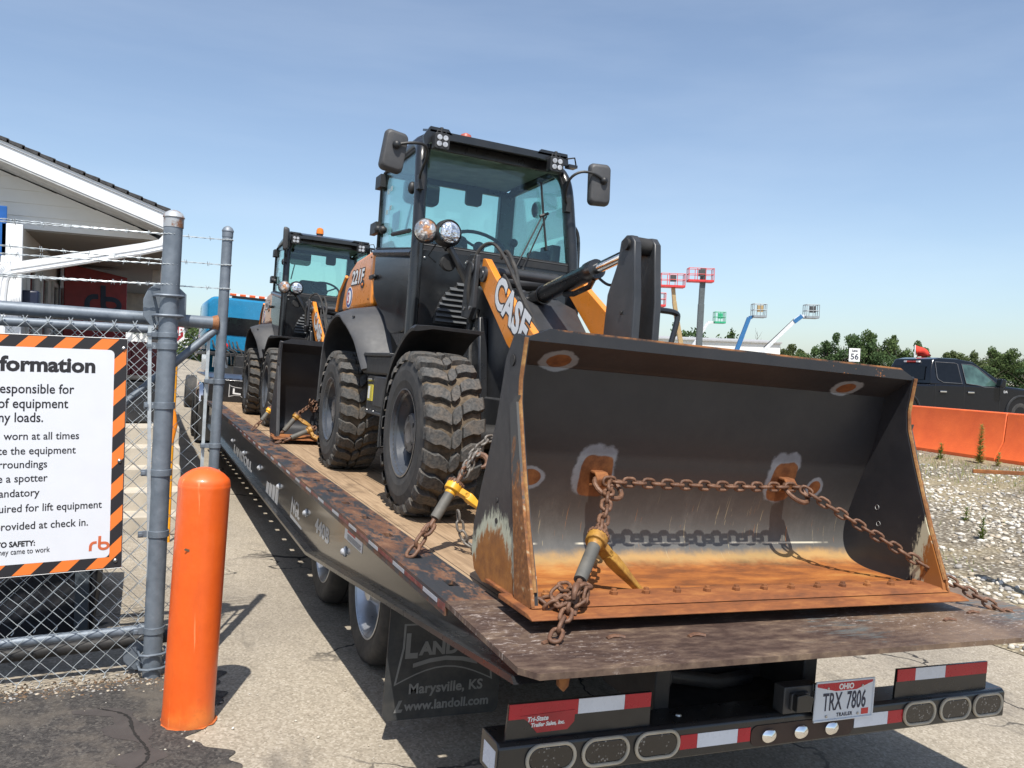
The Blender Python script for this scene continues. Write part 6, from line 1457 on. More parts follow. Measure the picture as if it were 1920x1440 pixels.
cone(-2.30, 24, 'orange traffic cone standing alone beyond the chain link fence', 1.3); cone(-1.80, 24.6, 'orange traffic cone nearer the stop sign beyond the gate', 1.2)
# white shed far away
wh = thing('white_shed', 'long low white shed far behind the gate', 'building', (-4, 60, gz(-4, 60)), 'W'); z = gz(-4, 60)
m = MB(); m.box((-9, 60, z-.2), (0.5, 70, z+1.9)); m.build('wall', M['white'], wh); m = MB(); m.prism([(-9.2, z+1.91), (.7, z+1.91), (-4.2, z+2.7)], 59.8, 70.2, 1); m.build('roof', M['grey_plastic'], wh, smooth=0)

# ------------------------------------------------------------------ blue road tractor ahead of the trailer (trailer frame)
tk = thing('road_tractor', 'metallic blue sleeper cab tractor coupled to the front of the trailer', 'truck', (0, 17, -HD))
m = MB(); ring = lambda x0, x1, z0, z1, y, r: [(p[0], y, p[1]) for p in rrect(x0, z0, x1, z1, r, 5)]
m.loft([ring(-1.07, 1.07, .95, 2.15, 16.0, .16), ring(-1.12, 1.12, .90, 2.20, 16.07, .2), ring(-1.12, 1.12, .90, 2.22, 18.6, .2), ring(-1.05, 1.05, .90, 2.05, 19.6, .2)]); sl = m.build('sleeper', M['blue'], tk, smooth=50)
m = MB(); m.prism(rrect(-.70, 1.32, .45, 1.74, .09), 15.985, 15.998, 1); m.build('rear_window', M['black_lens'], sl, bevel=.004)
m = MB(); m.lathe([(0, .075), (.02, .07), (.035, .03), (.036, .001)], (-.66, 15.998, 1.06), (0, -1, 0), 18); m.build('tail_marker', M['redlens'], sl)
m = MB(); m.box((-.60, 16.4, 2.28), (.6, 16.6, 2.34)); lb = m.build('light_bar', plain('bar_orange', (.65, .10, .02), .3), tk, bevel=.01)
for i in range(5): m = MB(); m.box((-.46+.22*i, 16.39, 2.285), (-.38+.22*i, 16.40, 2.335)); m.build('bar_lamp', M['white'], lb)
m = MB(); m.box((-.55, 16.45, 2.20), (.55, 16.55, 2.279)); m.build('bar_foot', M['black'], lb)
m = MB(); m.box((-1.1, 15.6, .82), (1.1, 20, .90)); m.box((-.5, 12.9+2.4, .2), (.5, 22, .6)); m.box((-.45, 15.5, .5), (.1, 15.9, .85)); m.build('chassis', M['dark'], tk, bevel=.01)
m = MB(); rnd = random.Random(3)
for i in range(7): x = -.95+.09*i; m.tube(catmull([(x, 15.95, 1.15+.05*rnd.random()), (x+.05, 15.7, 1.0), (x+.12+.1*rnd.random(), 15.6, .85+.1*rnd.random()), (x+.25, 15.55, .62)], 5), .018, 6)
m.build('air_hose', M['rubber'], tk)
m = MB(); m.ball((-.72, 15.7, .72), (.11, .1, .12), 8); m.box((-.92, 15.6, .55), (-.6, 15.8, .80)); m.build('coupling', M['steel'], tk)
m = MB(); m.cyl((-1.05, 15.9, .9), (-1.05, 15.9, 1.35), .02, 8); m.build('stand_pipe', M['chrome'], tk)
for s in (-1, 1):
    m = MB(); secs = []
    for t in range(0, 121, 12):
        y, z = 12.7-.64*math.cos(R(t+30)), -.36+.64*math.sin(R(t+30)); secs.append([(s*1.36, y, z), (s*.78, y, z), (s*.78, y-.01, z-.02), (s*1.36, y-.01, z-.02)])
    m.loft(secs); m.build('quarter_fender', M['chrome'], tk, smooth=60)
    for y in (12.7, 14.05): m = MB(); m.lathe([(0, .28), (0, .30), (-.02, .48), (.02, .51), (.26, .51), (.28, .48), (.26, .28)], (s*1.34, y, -.37), (-s, 0, 0), 32); w_ = m.build('wheel', M['sidewall'], tk); m = MB(); m.lathe([(.01, .30), (.05, .26), (.12, .2), (.02, .1), (.0, .001)], (s*1.34, y, -.37), (-s, 0, 0), 24); m.build('rim', M['chrome'], w_)
for s in (-1, 1): m = MB(); m.box((s*1.05-.29, 12.02, -.80), (s*1.05+.29, 12.035, .05)); m.build('mud_flap', M['rubber'], tk, bevel=.004)
m = MB(); m.prism([(19.6, .3), (22.0, .3), (22.1, .9), (21.9, 1.15), (19.7, 1.25)], -.8, .8, 0); m.build('bonnet', M['blue'], tk, bevel=.08)
for s in (-1, 1): m = MB(); m.lathe([(0, .28), (-.02, .48), (.02, .51), (.26, .51), (.26, .28)], (s*1.2, 21.3, -.31), (-s, 0, 0), 28); m.build('front_wheel', M['sidewall'], tk)

# ------------------------------------------------------------------ right side: barrier, pickup, signs, lifts, shed, trees (world frame)
ba = thing('concrete_barrier', 'long bright orange painted concrete barrier beyond the gravel verge', 'barrier', (10.9, 8, .38), 'W')
g = G('barrier_orange'); n = g.noise(3, 8, .65); n2 = g.noise(30, 5)
c_ = g.mix(g.ramp(n, [(.35, 0.0), (.7, 1.0)]), (.66, .105, .020), (.78, .14, .026)); c_ = g.mix(g.ramp(n2, [(.66, 0.0), (.72, .5)]), c_, (.50, .085, .035))
x, y, z = g.sep(); c_ = g.mix(g.math('MULTIPLY', g.step(z, .10, .02), .55), c_, (.20, .06, .03))
bmt = g.bsdf(c_, .5, 0.0, g.bump(g.math('ADD', n2, n), .25, .01))
dB = Vector((.12, .99, 0)).normalized(); pB = Vector((-.99, .12, 0)); prof = [(.30, .0), (.30, .07), (.14, .34), (.09, .80), (.075, .815), (-.075, .815), (-.09, .80), (-.14, .34), (-.30, .07), (-.30, 0)]
for k in range(8):
    a = Vector((10.15, 1.6, 0))+pB*-.30+dB*(3.05*k); b = a+dB*3.035; m = MB()
    m.loft([[q+pB*p+UP*(gz(10.9, 5)-.01+z_) for p, z_ in prof] for q in (a, b)]); m.build('segment', bmt, ba, smooth=30, bevel=.012)
# pickup
HX = Vector((.99, -.16, 0)).normalized(); NX = Vector((-.16, -.99, 0)).normalized()   # heading, and towards us (right flank)
Q = Vector((-2.263, -4.589, 0))+(Vector((15.978, 10.304, 0))-Vector((-2.263, -4.589, 0)))*1.119
ZG = gz(18, 12)
pk = thing('pickup_truck', 'black crew cab pickup parked beyond the orange barrier, a red flag above its roof', 'pickup', (Q.x, Q.y, ZG), 'W')
def K(s, t, z): return Q+HX*s-NX*t+UP*z          # s along heading, t across (0 = near flank), z absolute
tb = plain('truck_black', (.006, .007, .010), .16, dust=.0, coat=.25, rvar=.03, var=.1, spec=.3)
m = MB()
def sec(z, inset, pts): return [K(s, inset if side == 0 else 1.95-inset, z) for s, side in pts]
body = [(-2.05, .62), (-2.05, 1.55), (-.05, 1.60), (.2, 1.62), (2.3, 1.62), (2.6, 1.60), (3.6, 1.52), (3.85, 1.35), (3.9, .75), (3.5, .66), (-1.9, .62)]
m.loft([[K(s, t, z) for s, z in body] for t in (.0, 1.95)]); bd = m.build('body', tb, pk, bevel=.06, seg=3)
cab_ = [(-.10, 1.60), (-.02, 2.02), (.10, 2.30), (.35, 2.35), (1.0, 2.34), (1.50, 2.27), (2.40, 1.72), (2.52, 1.58)]
ins = lambda z: .02+.20*max(0, (z-1.6)/.75)
m = MB(); m.loft([[K(s, ins(z), z) for s, z in cab_], [K(s, ins(z)+.10 if z > 2.2 else ins(z)+.03, z+(.015 if z > 2.2 else 0)) for s, z in cab_], [K(s, 1.95-(ins(z)+.10 if z > 2.2 else ins(z)+.03), z+(.015 if z > 2.2 else 0)) for s, z in cab_], [K(s, 1.95-ins(z), z) for s, z in cab_]]); cb = m.build('cab', tb, pk, bevel=.03)
gt = plain('green_tint_glass', (.05, .095, .085), .06, coat=.3, var=.6, scale=3)
for nm, pts, mt in (('rear_door_window', [(.15, 1.80), (.18, 1.74), (.34, 1.66), (.98, 1.645), (.92, 2.20), (.80, 2.225), (.16, 2.235)], M['black_lens']), ('front_door_window', [(1.12, 1.65), (1.55, 1.61), (1.75, 1.565), (2.18, 1.56), (2.20, 1.66), (1.58, 2.13), (1.40, 2.19), (1.07, 2.21)], gt)):
    m = MB(); m.add([K(s, ins(z)-.012, z) for s, z in pts], [tuple(range(len(pts)))]); wv = m.build(nm, mt, cb, smooth=0)
    m = MB(); m.tube([K(s, ins(z)-.014, z) for s, z in pts], .011, 5, close=True); m.build('window_trim', plain('dull_trim', (.16, .16, .165), .35, .5), wv)
m = MB(); m.add([K(*p) for p in ((-.075, .28, 1.72), (-.075, 1.66, 1.72), (.01, 1.60, 2.12), (.01, .34, 2.12))], [(0, 1, 2, 3)])
m.v = [tuple(Vector(v)-HX*.028) for v in m.v]; m.build('rear_window', M['black_lens'], cb, smooth=0)
m = MB(); c = K(.045, .95, 2.24); m.obox(c, NX*.20, HX*.03, UP*.022); m.build('brake_light', M['redlens'], cb)
for t in (.70, 1.20): m = MB(); m.obox(K(.042, t, 2.24), NX*.055, HX*.032, UP*.024); m.build('cargo_lamp', M['white'], cb)
for s in (.20, 1.15): m = MB(); m.obox(K(s+.11, -.03, 1.40), HX*.11, NX*.014, UP*.022); m.build('door_handle', M['chrome'], bd, bevel=.008)
m = MB()
for s in (.05, 1.04, 2.28): m.tube([K(s, -.002, 1.60), K(s+.02, -.002, .8)], .006, 4)
m.build('door_seam', M['dark'], bd)
m = MB(); m.prism([(0, 0)]*0 or [(0, 0), (.01, 0), (.01, .01)], 0, .001, 0) if False else None
m.loft([[K(s, .008+.0*t, z)+NX*t for s, z in ((2.06, 1.58), (2.26, 1.56), (2.28, 1.80), (2.12, 1.83))] for t in (.06, .25)]); m.build('door_mirror', tb, bd, bevel=.03)
for s in (-.95, 3.05):
    for t in (.0, 1.95):
        sg_ = -1 if t == 0 else 1
        m = MB(); m.lathe([(.0, .20), (-.01, .27), (.02, .40), (.22, .40), (.22, .2)], K(s, t, ZG+.40), NX*(1 if sg_ > 0 else -1), 28); w_ = m.build('wheel', M['sidewall'], pk); m = MB(); m.lathe([(.02, .27), (.05, .22), (.07, .05), (.06, .001)], K(s, t, ZG+.40), NX*(1 if sg_ > 0 else -1), 24); m.build('rim', M['steel'], w_)
    m = MB(); m.tube([K(s+.50*math.cos(R(a)), -.01, ZG+.42+.50*math.sin(R(a))) for a in range(-10, 191, 10)], .035, 6); m.build('wheel_arch', M['plastic'], bd)
text('lettering', 'DA', .10, M['white_letter'], bd, K(2.42, -.004, 1.415), HX, UP, depth=.002)
m = MB(); m.obox(K(3.92, .97, 1.0), NX*.8, HX*.03, UP*.2); m.build('grille', M['chrome'], pk, bevel=.02)
# flag standing behind the truck cab
fl = thing('red_flag', 'small red flag on a white stick above the black pickup', 'flag', (18.6, 13.6, ZG), 'W')
c0 = Vector((-2.263, -4.589, 1.729)); sc = 26/23
fp0 = c0+(Vector((17.222, 11.977, 2.669))-c0)*sc; fp1 = c0+(Vector((17.285, 11.941, 2.347))-c0)*sc; fp2 = c0+(Vector((17.662, 11.775, 2.392))-c0)*sc
ORG[fl.name] = Vector((fp0.x, fp0.y, ZG)); fl.matrix_world = Matrix.Translation(ORG[fl.name])
m = MB(); m.tube([(fp0.x, fp0.y, ZG), tuple(fp0)], .018, 8); m.build('stick', M['white'], fl)
m = MB(); N = 8; vs = []; ed = (fp2-fp1); dpt = Vector((.4, .9, 0))
for i in range(N+1):
    t = i/N; top = fp0.lerp(fp2+UP*.0, t)+UP*(.06*math.sin(t*3.1)); bot = fp1.lerp(fp2-UP*.02, t); wv = dpt*(.07*math.sin(t*8))
    vs += [tuple(top+wv), tuple(bot+wv*1.3)]
m.add(vs, [(2*i, 2*i+1, 2*i+3, 2*i+2) for i in range(N)]); fo = m.build('cloth', plain('flag_red', (.62, .045, .025), .8), fl, smooth=80); so = fo.modifiers.new('thickness', 'SOLIDIFY'); so.thickness = .006
# lane number boards
def board(c, w, h, lab, lines):
    t = thing('lane_sign', lab, 'sign', (c[0], c[1], gz(c[0], c[1])), 'W'); c = Vector(c); r = Vector((.914, -.403, 0)).normalized(); n_ = Vector((-.403, -.914, 0)).normalized()
    m = MB(); m.obox(c, r*w/2, n_*.012, UP*h/2); b = m.build('board', M['white'], t, bevel=.006)
    for s, size, z in lines: text('lettering', s, size, M['navy'], b, c+n_*.014+UP*z, r, UP, 'CENTER', bold=.004, depth=.001)
    m = MB(); m.tube([(c.x-n_.x*.04, c.y-n_.y*.04, gz(c.x, c.y)-.05), (c.x-n_.x*.04, c.y-n_.y*.04, c.z+h*.4)], .03, 8); m.build('post', M['galv'], t)
board((16.475, 13.40, 2.35), .32, .385, 'white board reading Lane 56 on a post behind the bucket', (('Lane', .085, .10), ('56', .24, -.125)))
board((22.35, 11.95, 1.62), .32, .60, 'white board with the number 57 partly cut off at the right edge of the view', (('57', .22, .05),))
# latch post at the right edge
lp = thing('latch_post', 'galvanised gate post with a rusty latch bar at the right edge of the view', 'post', (4.40, -.14, gz(4.4, -.14)), 'W')
m = MB(); m.tube([(4.43, -.16, -.15), (4.40, -.14, 1.0)], .045, 18); m.build('post', M['galv'], lp)
m = MB(); m.lathe([(0, .05), (.02, .055), (.10, .055), (.12, .03), (.12, .001)], (4.40, -.14, .96), (0, 0, 1), 18); m.box((4.32, -.22, .90), (4.44, -.12, .96)); m.build('post_cap', M['galv'], lp)
m = MB(); m.obox((4.15, .0, .99), (.17, -.10, 0), (.006, .010, 0), (0, 0, .016)); m.build('latch_bar', M['rust'], lp, bevel=.003)

# aerial lifts ------------------------------------------------------------------
def basket(c, r, n_, w, d, h, mat, parent, solid=None, toe=.16):
    """work platform: floor, toe boards, rails and posts; c = centre of the floor"""
    c = Vector(c); m = MB(); tb_ = .030
    cs = [c+r*a*w/2+n_*b*d/2 for a, b in ((-1, -1), (1, -1), (1, 1), (-1, 1))]
    for i in range(4):
        p, q = cs[i], cs[(i+1) % 4]
        for z in (h, h*.55): m.tube([p+UP*z, q+UP*z], tb_, 6)
        k = 3 if (q-p).length > 1.2 else 2
        for j in range(k): e = p.lerp(q, j/(k)); m.tube([e, e+UP*h], tb_, 6)
        o = (q-p).normalized(); m.obox((p+q)/2+UP*toe/2, o*(q-p).length/2, o.cross(UP)*.015, UP*toe/2)
    m.obox(c, r*w/2, n_*d/2, UP*.03)
    return m.build('basket', mat, parent, smooth=50)
def lift(label, cpos, col, w, boom, bw, bcol, tip=None, panel=None, upper=None):
    RX = Vector((.914, -.403, 0)).normalized(); NY = Vector((.403, .914, 0)).normalized(); c = Vector(cpos); base = Vector(boom[-1]); base.z = gz(base.x, base.y)
    t = thing('boom_lift', label, 'boom lift', base, 'W', group='aerial lifts parked in rows beyond the barrier')
    b = basket(c, RX, NY, w, .95, 1.12, col, t)
    m = MB(); m.obox(c-NY*.36+UP*.72, RX*.24, NY*.10, UP*.27); m.build('control_box', panel or M['grey_plastic'], b, bevel=.01)
    m = MB(); pts = [Vector(p) for p in boom]
    for i in range(len(pts)-1):
        k = bw*(1+.10*i); d = (pts[i+1]-pts[i]); u = d.cross(NY).normalized(); v = u.cross(d).normalized(); c2 = (pts[i]+pts[i+1])/2
        m.obox(c2, d*.5, u*k/2, v*k/2)
    m.build('boom', bcol, t, bevel=.012)
    if upper:
        m = MB(); p, q = Vector(upper[0]), Vector(upper[1]); m.tube([p, q], .09, 10); m.build('boom_ram', M['dark'], t)
    m = MB(); m.obox(base+UP*.75, RX*1.1, NY*1.5, UP*.28); m.build('turntable', col if col is not M['steel'] else bcol, t, bevel=.05)
    for a in (-1, 1):
        for bb in (-1, 1): m = MB(); m.lathe([(0, .2), (0, .40), (.05, .45), (.30, .45), (.35, .40), (.35, .2)], base+RX*a*1.0+NY*bb*1.1+UP*.45, RX*-a, 20); m.build('wheel', M['sidewall'], t)
    return t
lr = plain('lift_red', (.60, .045, .045), .5); lb_ = plain('lift_blue', (.018, .13, .32), .5, dust=.1); lg_ = plain('lift_green', (.03, .36, .18), .5); tan = plain('lift_tan', (.38, .27, .13), .5); gry = plain('lift_grey', (.085, .10, .105), .5); wht = plain('lift_white', (.62, .64, .66), .5); lst = plain('lift_steel', (.28, .31, .33), .5, .2)
def off(p, dx=0, dz=0, dd=0): 
    p = Vector(p); return p+Vector((.914, -.403, 0))*dx+UP*dz+Vector((.403, .914, 0))*dd
g30 = lambda p: (p[0], p[1], gz(p[0], p[1])+1.0)
KD = 2.33  # lift positions and boom offsets below are scaled out from the camera
def off(p, dx=0, dz=0, dd=0): 
    p = Vector(p); return p+(Vector((.914, -.403, 0))*dx+UP*dz+Vector((.403, .914, 0))*dd)*KD
A = Vector((38.17, 54.28, 8.66)); lift('boom lift with red basket on a thin tan boom leaning slightly right', A, lr, 2.0, [off(A, .04, -.02), off(A, .10, -.5), off(A, .18, -.95), off(A, .40, -2.0), off(A, .58, -3.45)], .30, tan)
Bp = Vector((40.33, 53.35, 9.20)); lift('tallest boom lift, red basket on a thick dark grey upright mast', Bp, lr, 2.1, [off(Bp, .10, .5), off(Bp, .07, -.8), off(Bp, .04, -3.7)], .42, gry)
Cp = Vector((36.75, 54.84, 7.0)); lift('boom lift with small red basket on a grey mast, half hidden behind the bell crank', Cp, lr, 1.9, [off(Cp, .05, .5), off(Cp, .04, -.8), off(Cp, .02, -2.7)], .36, gry)
Dp = Vector((38.6, 59.5, 4.75)); lift('low boom lift with red basket seen through the bent black hose guard', Dp, lr, 1.9, [off(Dp, -.2, -.05), off(Dp, -.55, -.5), off(Dp, -.9, -1.7)], .25, wht)
Ep = Vector((50.69, 63.98, 6.6)); lift('boom lift with a green basket on a white jib above the shed roof', Ep, lg_, 1.05, [off(Ep, -.26, .02), off(Ep, -.50, .0), off(Ep, -.95, -.8), off(Ep, -1.9, -2.4)], .26, wht, panel=lg_)
Fp = Vector((44.9, 51.25, 6.40)); lift('boom lift with grey basket on a blue boom raised to the right', Fp, lst, 1.05, [off(Fp, -.24, .0), off(Fp, -.34, -.02), off(Fp, -.55, -.65), off(Fp, -.75, -1.25), off(Fp, -1.15, -2.5)], .28, lb_, panel=tan)
Gp = Vector((48.94, 49.47, 6.50)); gl = lift('rightmost boom lift, grey basket on a long pale boom sloping low to the left', Gp, lst, 1.05, [off(Gp, -.20, .06), off(Gp, -.38, .06), off(Gp, -.55, -.08), off(Gp, -1.65, -1.22), off(Gp, -2.9, -2.55)], .25, wht)
for nm, a, b, k, mt in (('boom_head', (-.34, .07), (-.62, -.16), .34, lb_), ('boom_rail', (-.60, -.05), (-1.65, -1.12), .10, M['dark'])):
    m = MB(); p, q = off(Gp, *a), off(Gp, *b); d = q-p; u = d.cross(Vector((.403, .914, 0))).normalized(); v = u.cross(d).normalized(); m.obox((p+q)/2-v*.02, d*.5, u*k/2, v*k*.55); m.build(nm, mt, gl, bevel=.02)
m = MB(); p = Vector((44.2, 50.6, 2.9)); m.loft([[p+Vector((.2*math.sin(t*2), 0, -.55*t)), p+Vector((.32+.25*t, -.15, -.5*t)), p+Vector((.32+.25*t, -.13, -.5*t)), p+Vector((.2*math.sin(t*2), .02, -.55*t))] for t in (0, .5, 1, 1.5, 2)]); fo2 = m.build('red_pennant', M['red'], frame='W', base=(44.2, 50.6, 1.6)) ; tag(fo2, 'red pennant hanging at the foot of the blue boom', 'flag')
# white warehouse, its wall corners scaled out from the camera
w0, w1 = Vector((46.95, 70.44, 0)), Vector((59.49, 64.87, 0)); dw = (w1-w0).normalized(); nw = Vector((-dw.y, dw.x, 0)); 
wh = thing('warehouse', 'long low white warehouse behind the boom lifts', 'building', (52, 70, .4), 'W')
wc = plain('warehouse_white', (.74, .73, .70), .6, var=.04, dust=.05, scale=.7)
aL = w0-dw*24
m = MB(); vs = [aL, w1, w1+nw*14, aL+nw*14]; m.add([tuple(v+UP*z) for z in (.2, 4.92) for v in vs], [(0, 1, 5, 4), (1, 2, 6, 5), (2, 3, 7, 6), (3, 0, 4, 7)]); wl_ = m.build('wall', wc, wh, smooth=0)
m = MB(); m.add([tuple(p) for p in (aL-nw*.25-dw*.2+UP*4.925, w1-nw*.25+dw*.12+UP*4.925, w1-nw*.25+dw*.12+UP*5.08, aL-nw*.25-dw*.2+UP*5.08, aL+nw*7-dw*.2+UP*5.55, w1+nw*7+dw*.12+UP*5.55, w1+nw*14+UP*3.7, aL+nw*14+UP*5.1)], [(0, 1, 2, 3), (3, 2, 5, 4), (4, 5, 6, 7), (0, 1, 6, 7)]); m.build('roof', plain('roof_grey', (.36, .36, .36), .6), wh, smooth=0)
for k in range(6): m = MB(); c = w1-dw*(4.1+4.9*k)-nw*.12+UP*3.15; m.obox(c, dw*.17, nw*.15, UP*.20); m.build('wall_lamp', M['dark'], wl_)
for k in range(5): m = MB(); m.obox(w1-dw*(9.2+5.2*k)-nw*.02+UP*2.6, dw*.02, nw*.012, UP*2.3); m.build('wall_seam', M['grey_letter'], wl_)

# ------------------------------------------------------------------ trees
bark = plain('bark', (.09, .07, .055), .95, var=.3, bump=.5)
def leafm(name, a, b, c):
    g = G(name); oi = g.node('ObjectInfo').outputs['Random']; n = g.noise(1.1, 5, .6); n2 = g.noise(7, 3)
    k = g.math('ADD', g.math('MULTIPLY', n, .5), g.math('MULTIPLY', n2, .5))
    col = g.ramp(k, [(.3, a), (.5, b), (.7, c)])
    col = g.mix(g.math('MULTIPLY', oi, .35), col, (.075, .085, .03))
    d = g.node('BsdfDiffuse', {'Color': col}).outputs[0]; t = g.node('BsdfTranslucent', {'Color': col}).outputs[0]
    mx = g.node('MixShader', {0: .28, 1: d, 2: t}); g.t.links.new(mx.outputs[0], g.out.inputs['Surface']); return g.m
LEAF = [leafm('leaf_green', (.055, .092, .038), (.105, .160, .065), (.16, .22, .09)), leafm('leaf_dark', (.042, .075, .036), (.082, .135, .060), (.13, .19, .08)), leafm('leaf_pale', (.055, .080, .032), (.11, .14, .06), (.17, .20, .09))]
def crown(m, c, r, n, size, rnd, thin=0.0):
    c = Vector(c)
    for b in range(n):
        u = Vector((rnd.gauss(0, 1), rnd.gauss(0, 1), rnd.gauss(0, 1))).normalized()*(rnd.random()**.45)
        p = c+Vector((u.x*r[0], u.y*r[1], u.z*r[2])); s = size*rnd.uniform(.55, 1.3)
        a = Vector((rnd.gauss(0, 1), rnd.gauss(0, 1), rnd.gauss(0, .7))).normalized(); b_ = a.orthogonal().normalized(); e = a.cross(b_)
        k = rnd.uniform(.4, .9); m.add([p-b_*s-e*s*k*.3, p-e*s*k, p+b_*s, p+e*s*k], [(0, 1, 2, 3)])
def tree(label, x, y, h, w, seed, mat=0, n=1500, size=.20, trunk=True, blobs=15, zb=None, low=.12, group=None, cat='tree', name='leafy_tree'):
    rnd = random.Random(seed); z = gz(x, y) if zb is None else zb
    t = thing(name, label, cat, (x, y, z), 'W', group)
    m = MB(); hh = h*.75; m.tube([(x, y, z-.2), (x+.1*rnd.gauss(0, 1), y, z+hh*.4), (x+.2*rnd.gauss(0, 1), y+.1, z+hh)], [.028*h, .02*h, .006*h], 8)
    for k in range(7):
        a = rnd.random()*6.28; z0 = z+h*rnd.uniform(.25, .65); L = w*rnd.uniform(.28, .48); m.tube([(x, y, z0), (x+math.cos(a)*L*.5, y+math.sin(a)*L*.5, z0+L*.4), (x+math.cos(a)*L, y+math.sin(a)*L, z0+L*.8)], [.010*h, .007*h, .002*h], 5)
    m.build('trunk', bark, t)
    m = MB()
    for k in range(blobs):
        tt = (k+.5)/blobs; zz = z+h*(low+(.93-low)*tt); rr = w*.5*(.50+.72*math.sin(math.pi*min(1, .22+tt*.72)))*rnd.uniform(.26, .66); a = rnd.random()*6.28; d = w*.40*rnd.random()**.5
        crown(m, (x+math.cos(a)*d, y+math.sin(a)*d, zz), (rr, rr, h*.13*rnd.uniform(.8, 1.3)), n//blobs, size, rnd)
    m.build('crown', LEAF[mat], t, smooth=0)
    return t
TG = 'broadleaf trees lining the far side of the yard'
def far(px, dist=90):  # ground points along the tree line, world metres
    return px
TL = [ # x, y, height, width (scaled out from the camera), leaf, label
 (87.0, 94.9, 5.92, 5.88, 2, 'thin pale tree at the left end of the far tree line, beside the white warehouse'),
 (89.9, 93.4, 5.36, 5.60, 0, 'low green tree between the warehouse corner and the tall far trees'),
 (92.7, 92.3, 6.48, 5.60, 1, 'dark green far tree just left of the tall clump'),
 (95.0, 90.9, 7.88, 5.88, 1, 'tall dark far tree left of the Lane 56 board'),
 (97.8, 89.8, 8.30, 5.60, 0, 'tallest far tree, rising behind the Lane 56 board'),
 (99.7, 88.9, 8.02, 5.04, 1, 'tall far tree just right of the Lane 56 board'),
 (102.3, 87.7, 7.74, 4.76, 0, 'rounded far tree between the board and the red flag'),
 (104.8, 86.7, 6.90, 4.48, 0, 'smaller far tree directly behind the red flag'),
 (107.6, 85.6, 4.94, 5.04, 1, 'low dark tree right behind the roof of the pickup'),
 (110.1, 84.4, 5.78, 5.04, 2, 'pale olive tree behind the middle of the pickup roof'),
 (113.2, 83.0, 5.64, 5.60, 2, 'wispy pale tree behind the front of the pickup roof'),
 (116.3, 81.8, 6.48, 6.16, 0, 'bushy green tree behind the windscreen of the pickup'),
 (119.3, 80.4, 6.20, 6.16, 0, 'bushy green tree at the far right edge of the view'),
 (122.4, 79.1, 6.48, 6.16, 1, 'dark tree beyond the right edge of the view')]
for i, (x, y, h, w, l, lab) in enumerate(TL):
    tree(lab, x, y, h, w, 40+i, l, n=5200, size=.165, group=TG, zb=.42, low=.02)
for i in range(11):
    x = 85.6+3.64*i; tree(('low green bush at the foot of the far tree line, number %d from the warehouse' % (i+1)) if False else
        ['low green bush beside the warehouse corner', 'low bush under the pale thin tree', 'low bush left of the tall far trees', 'low dark bush below the tall dark tree', 'low bush under the Lane 56 board', 'low bush right of the Lane 56 board', 'low bush below the red flag', 'low bush behind the rear window of the pickup', 'low bush behind the pickup doors', 'low bush behind the pickup windscreen', 'low bush at the far right of the tree line'][i],
        x, 94.3-.46*3.64*i-1.0*(i % 2), 3.6, 6.0, 80+i, i % 2, n=2400, size=.17, blobs=5, group='low bushes below the far trees', zb=.42, low=.0, cat='bush', name='far_bush')
tree('rounded tree showing above the warehouse roof between two boom lifts', 73.1, 100.7, 8.2, 6.4, 61, 1, n=1500, size=.28, group=TG, zb=.42)
tree('small tree peeping over the warehouse roof right of the tall mast', 78.5, 97.9, 7.7, 3.6, 62, 1, n=900, size=.28, group=TG, zb=.42)
tree('low feathery tree over the warehouse roof', 75.7, 99.3, 6.4, 4.2, 63, 2, n=500, size=.28, group=TG, zb=.42)
m = MB(); tz = thing('bare_tree', 'thin bare tree sticking up behind the warehouse roof end', 'tree', (82.6, 95.9, .42), 'W'); 
m.tube([(82.6, 95.9, .3), (82.65, 95.9, 4.5), (82.5, 95.9, 8.0)], [.12, .07, .015], 6)
for k in range(8): z = 4.2+.45*k; s = (-1)**k; m.tube([(82.6, 95.9, z), (82.6+s*.45, 95.8, z+.6), (82.6+s*.65, 95.7, z+1.2)], [.03, .02, .006], 5)
m.build('trunk', bark, tz)
for i, (x, y, h, w, lab) in enumerate(((-2.9, 61, 5.9, 4.0, 'green tree beyond the porch, left of the fence post'), (-5.2, 63, 4.6, 3.6, 'lower green tree behind the red cabinet'), (1.2, 59, 4.6, 3.4, 'green tree between the post and the blue truck'), (-.8, 62, 4.4, 3.6, 'green tree right behind the thick fence post'), (3.0, 60, 3.8, 3.4, 'green tree hidden behind the blue truck'))):
    zz = gz(x, y)-1.2; tree(lab, x, y, h+.0, w, 70+i, i % 2, n=1100, size=.20, group='trees beyond the office', zb=zz, low=.1)
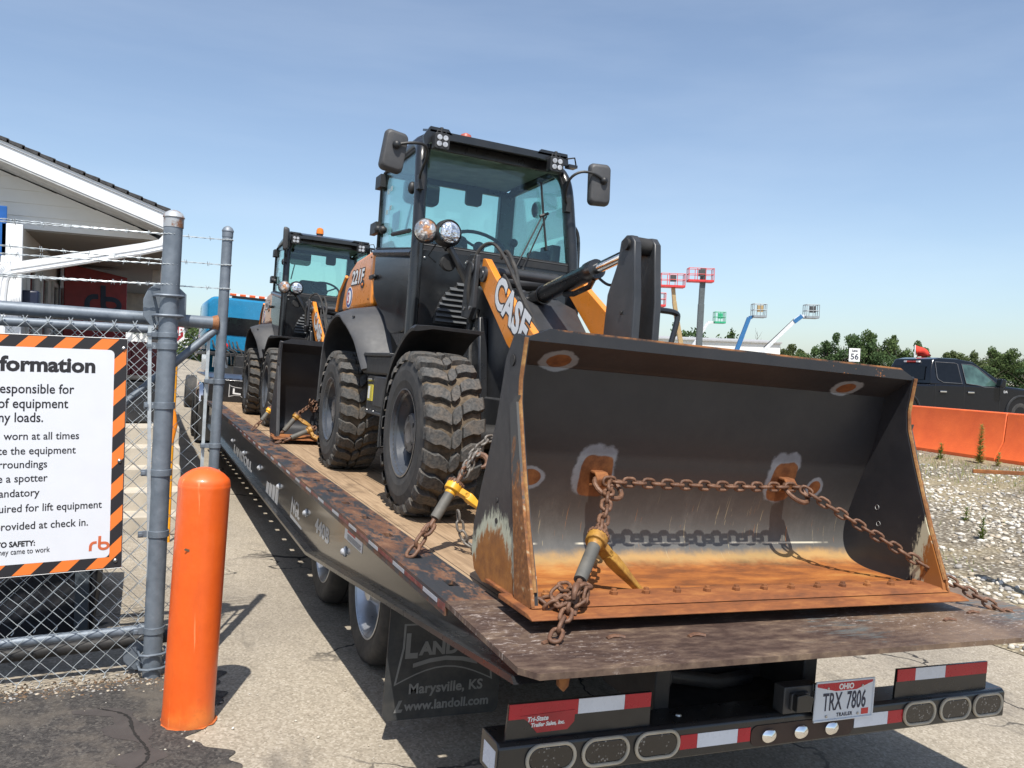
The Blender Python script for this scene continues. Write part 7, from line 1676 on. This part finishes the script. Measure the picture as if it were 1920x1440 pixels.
# weeds by the barrier and in the gravel ------------------------------------------
wm = [leafm('weed_green', (.17, .23, .05), (.24, .30, .07), (.32, .36, .11)), leafm('weed_yellow', (.28, .26, .07), (.38, .34, .11), (.46, .40, .16))]
def weed(x, y, h, lab, seed, mat=0, n=90, spread=.06):
    rnd = random.Random(seed); z = gz(x, y); t = thing('weed', lab, 'weed', (x, y, z), 'W', 'weeds growing in the gravel')
    m = MB(); m.tube([(x, y, z-.02), (x+.01, y, z+h*.5), (x+.02, y, z+h)], [.008, .006, .003], 5); m.build('stem', wm[mat], t)
    m = MB()
    for i in range(n):
        k = rnd.random(); a = rnd.random()*6.28; L = spread*(1.15-.6*k)*rnd.uniform(.7, 1.3); p = Vector((x+.02*k, y, z+h*k)); d = Vector((math.cos(a), math.sin(a), rnd.uniform(.1, .8))).normalized(); e = d.cross(UP).normalized()*L*.13
        m.add([p, p+d*L*.5-e, p+d*L, p+d*L*.5+e], [(0, 1, 2, 3)])
    m.build('leaves', wm[mat], t, smooth=0)
weed(10.05, 4.55, .62, 'tall feathery weed standing against the orange barrier', 1, 1, 420, .09)
weed(9.9, 5.15, .27, 'short weed left of the tall one at the foot of the barrier', 2, 0, 160, .08)
weed(10.0, 4.2, .22, 'short weed right of the tall one at the foot of the barrier', 9, 1, 120, .07)
weed(9.6, 5.7, .2, 'green weed tuft at the foot of the barrier beside the bucket', 3, 0, 160, .10)
weed(5.7, 1.25, .24, 'green weed in the middle of the gravel', 5, 0, 140, .06)
weed(5.2, 1.7, .18, 'small green weed in the gravel close to the bucket edge', 6, 0, 110, .05)
weed(4.05, .55, .20, 'small leafy weed in the gravel near the trailer chain', 7, 0, 130, .06)
weed(6.3, 1.9, .16, 'small green weed farther back in the gravel', 8, 0, 100, .05)
def grass_patch():
    rnd = random.Random(31); m = MB()
    import mathutils
    for i in range(9000):
        x = rnd.uniform(4.5, 10.0); y = rnd.uniform(.2, 7.5)
        k = mathutils.noise.noise((x*.5, y*.5, 3.0))
        p_ = .9 if x > 8.1 else (.5 if k > .15 else .04)
        if rnd.random() > p_: continue
        z = gz(x, y); h = rnd.uniform(.03, .11)*(1.3 if x > 8.3 else 1); a = rnd.random()*6.28; b = Vector((math.cos(a), math.sin(a), 0))*.004; l = Vector((rnd.gauss(0, .35), rnd.gauss(0, .35), 1))*h
        p = Vector((x, y, z)); m.add([p-b, p+b, p+l], [(0, 1, 2)], rnd.randrange(2))
    o = m.build('dry_grass', [plain('straw', (.36, .29, .15), .9), wm[0]], frame='W', smooth=0); tag(o, 'sparse dry grass growing through the gravel along the barrier', 'grass', kind='stuff')
grass_patch()
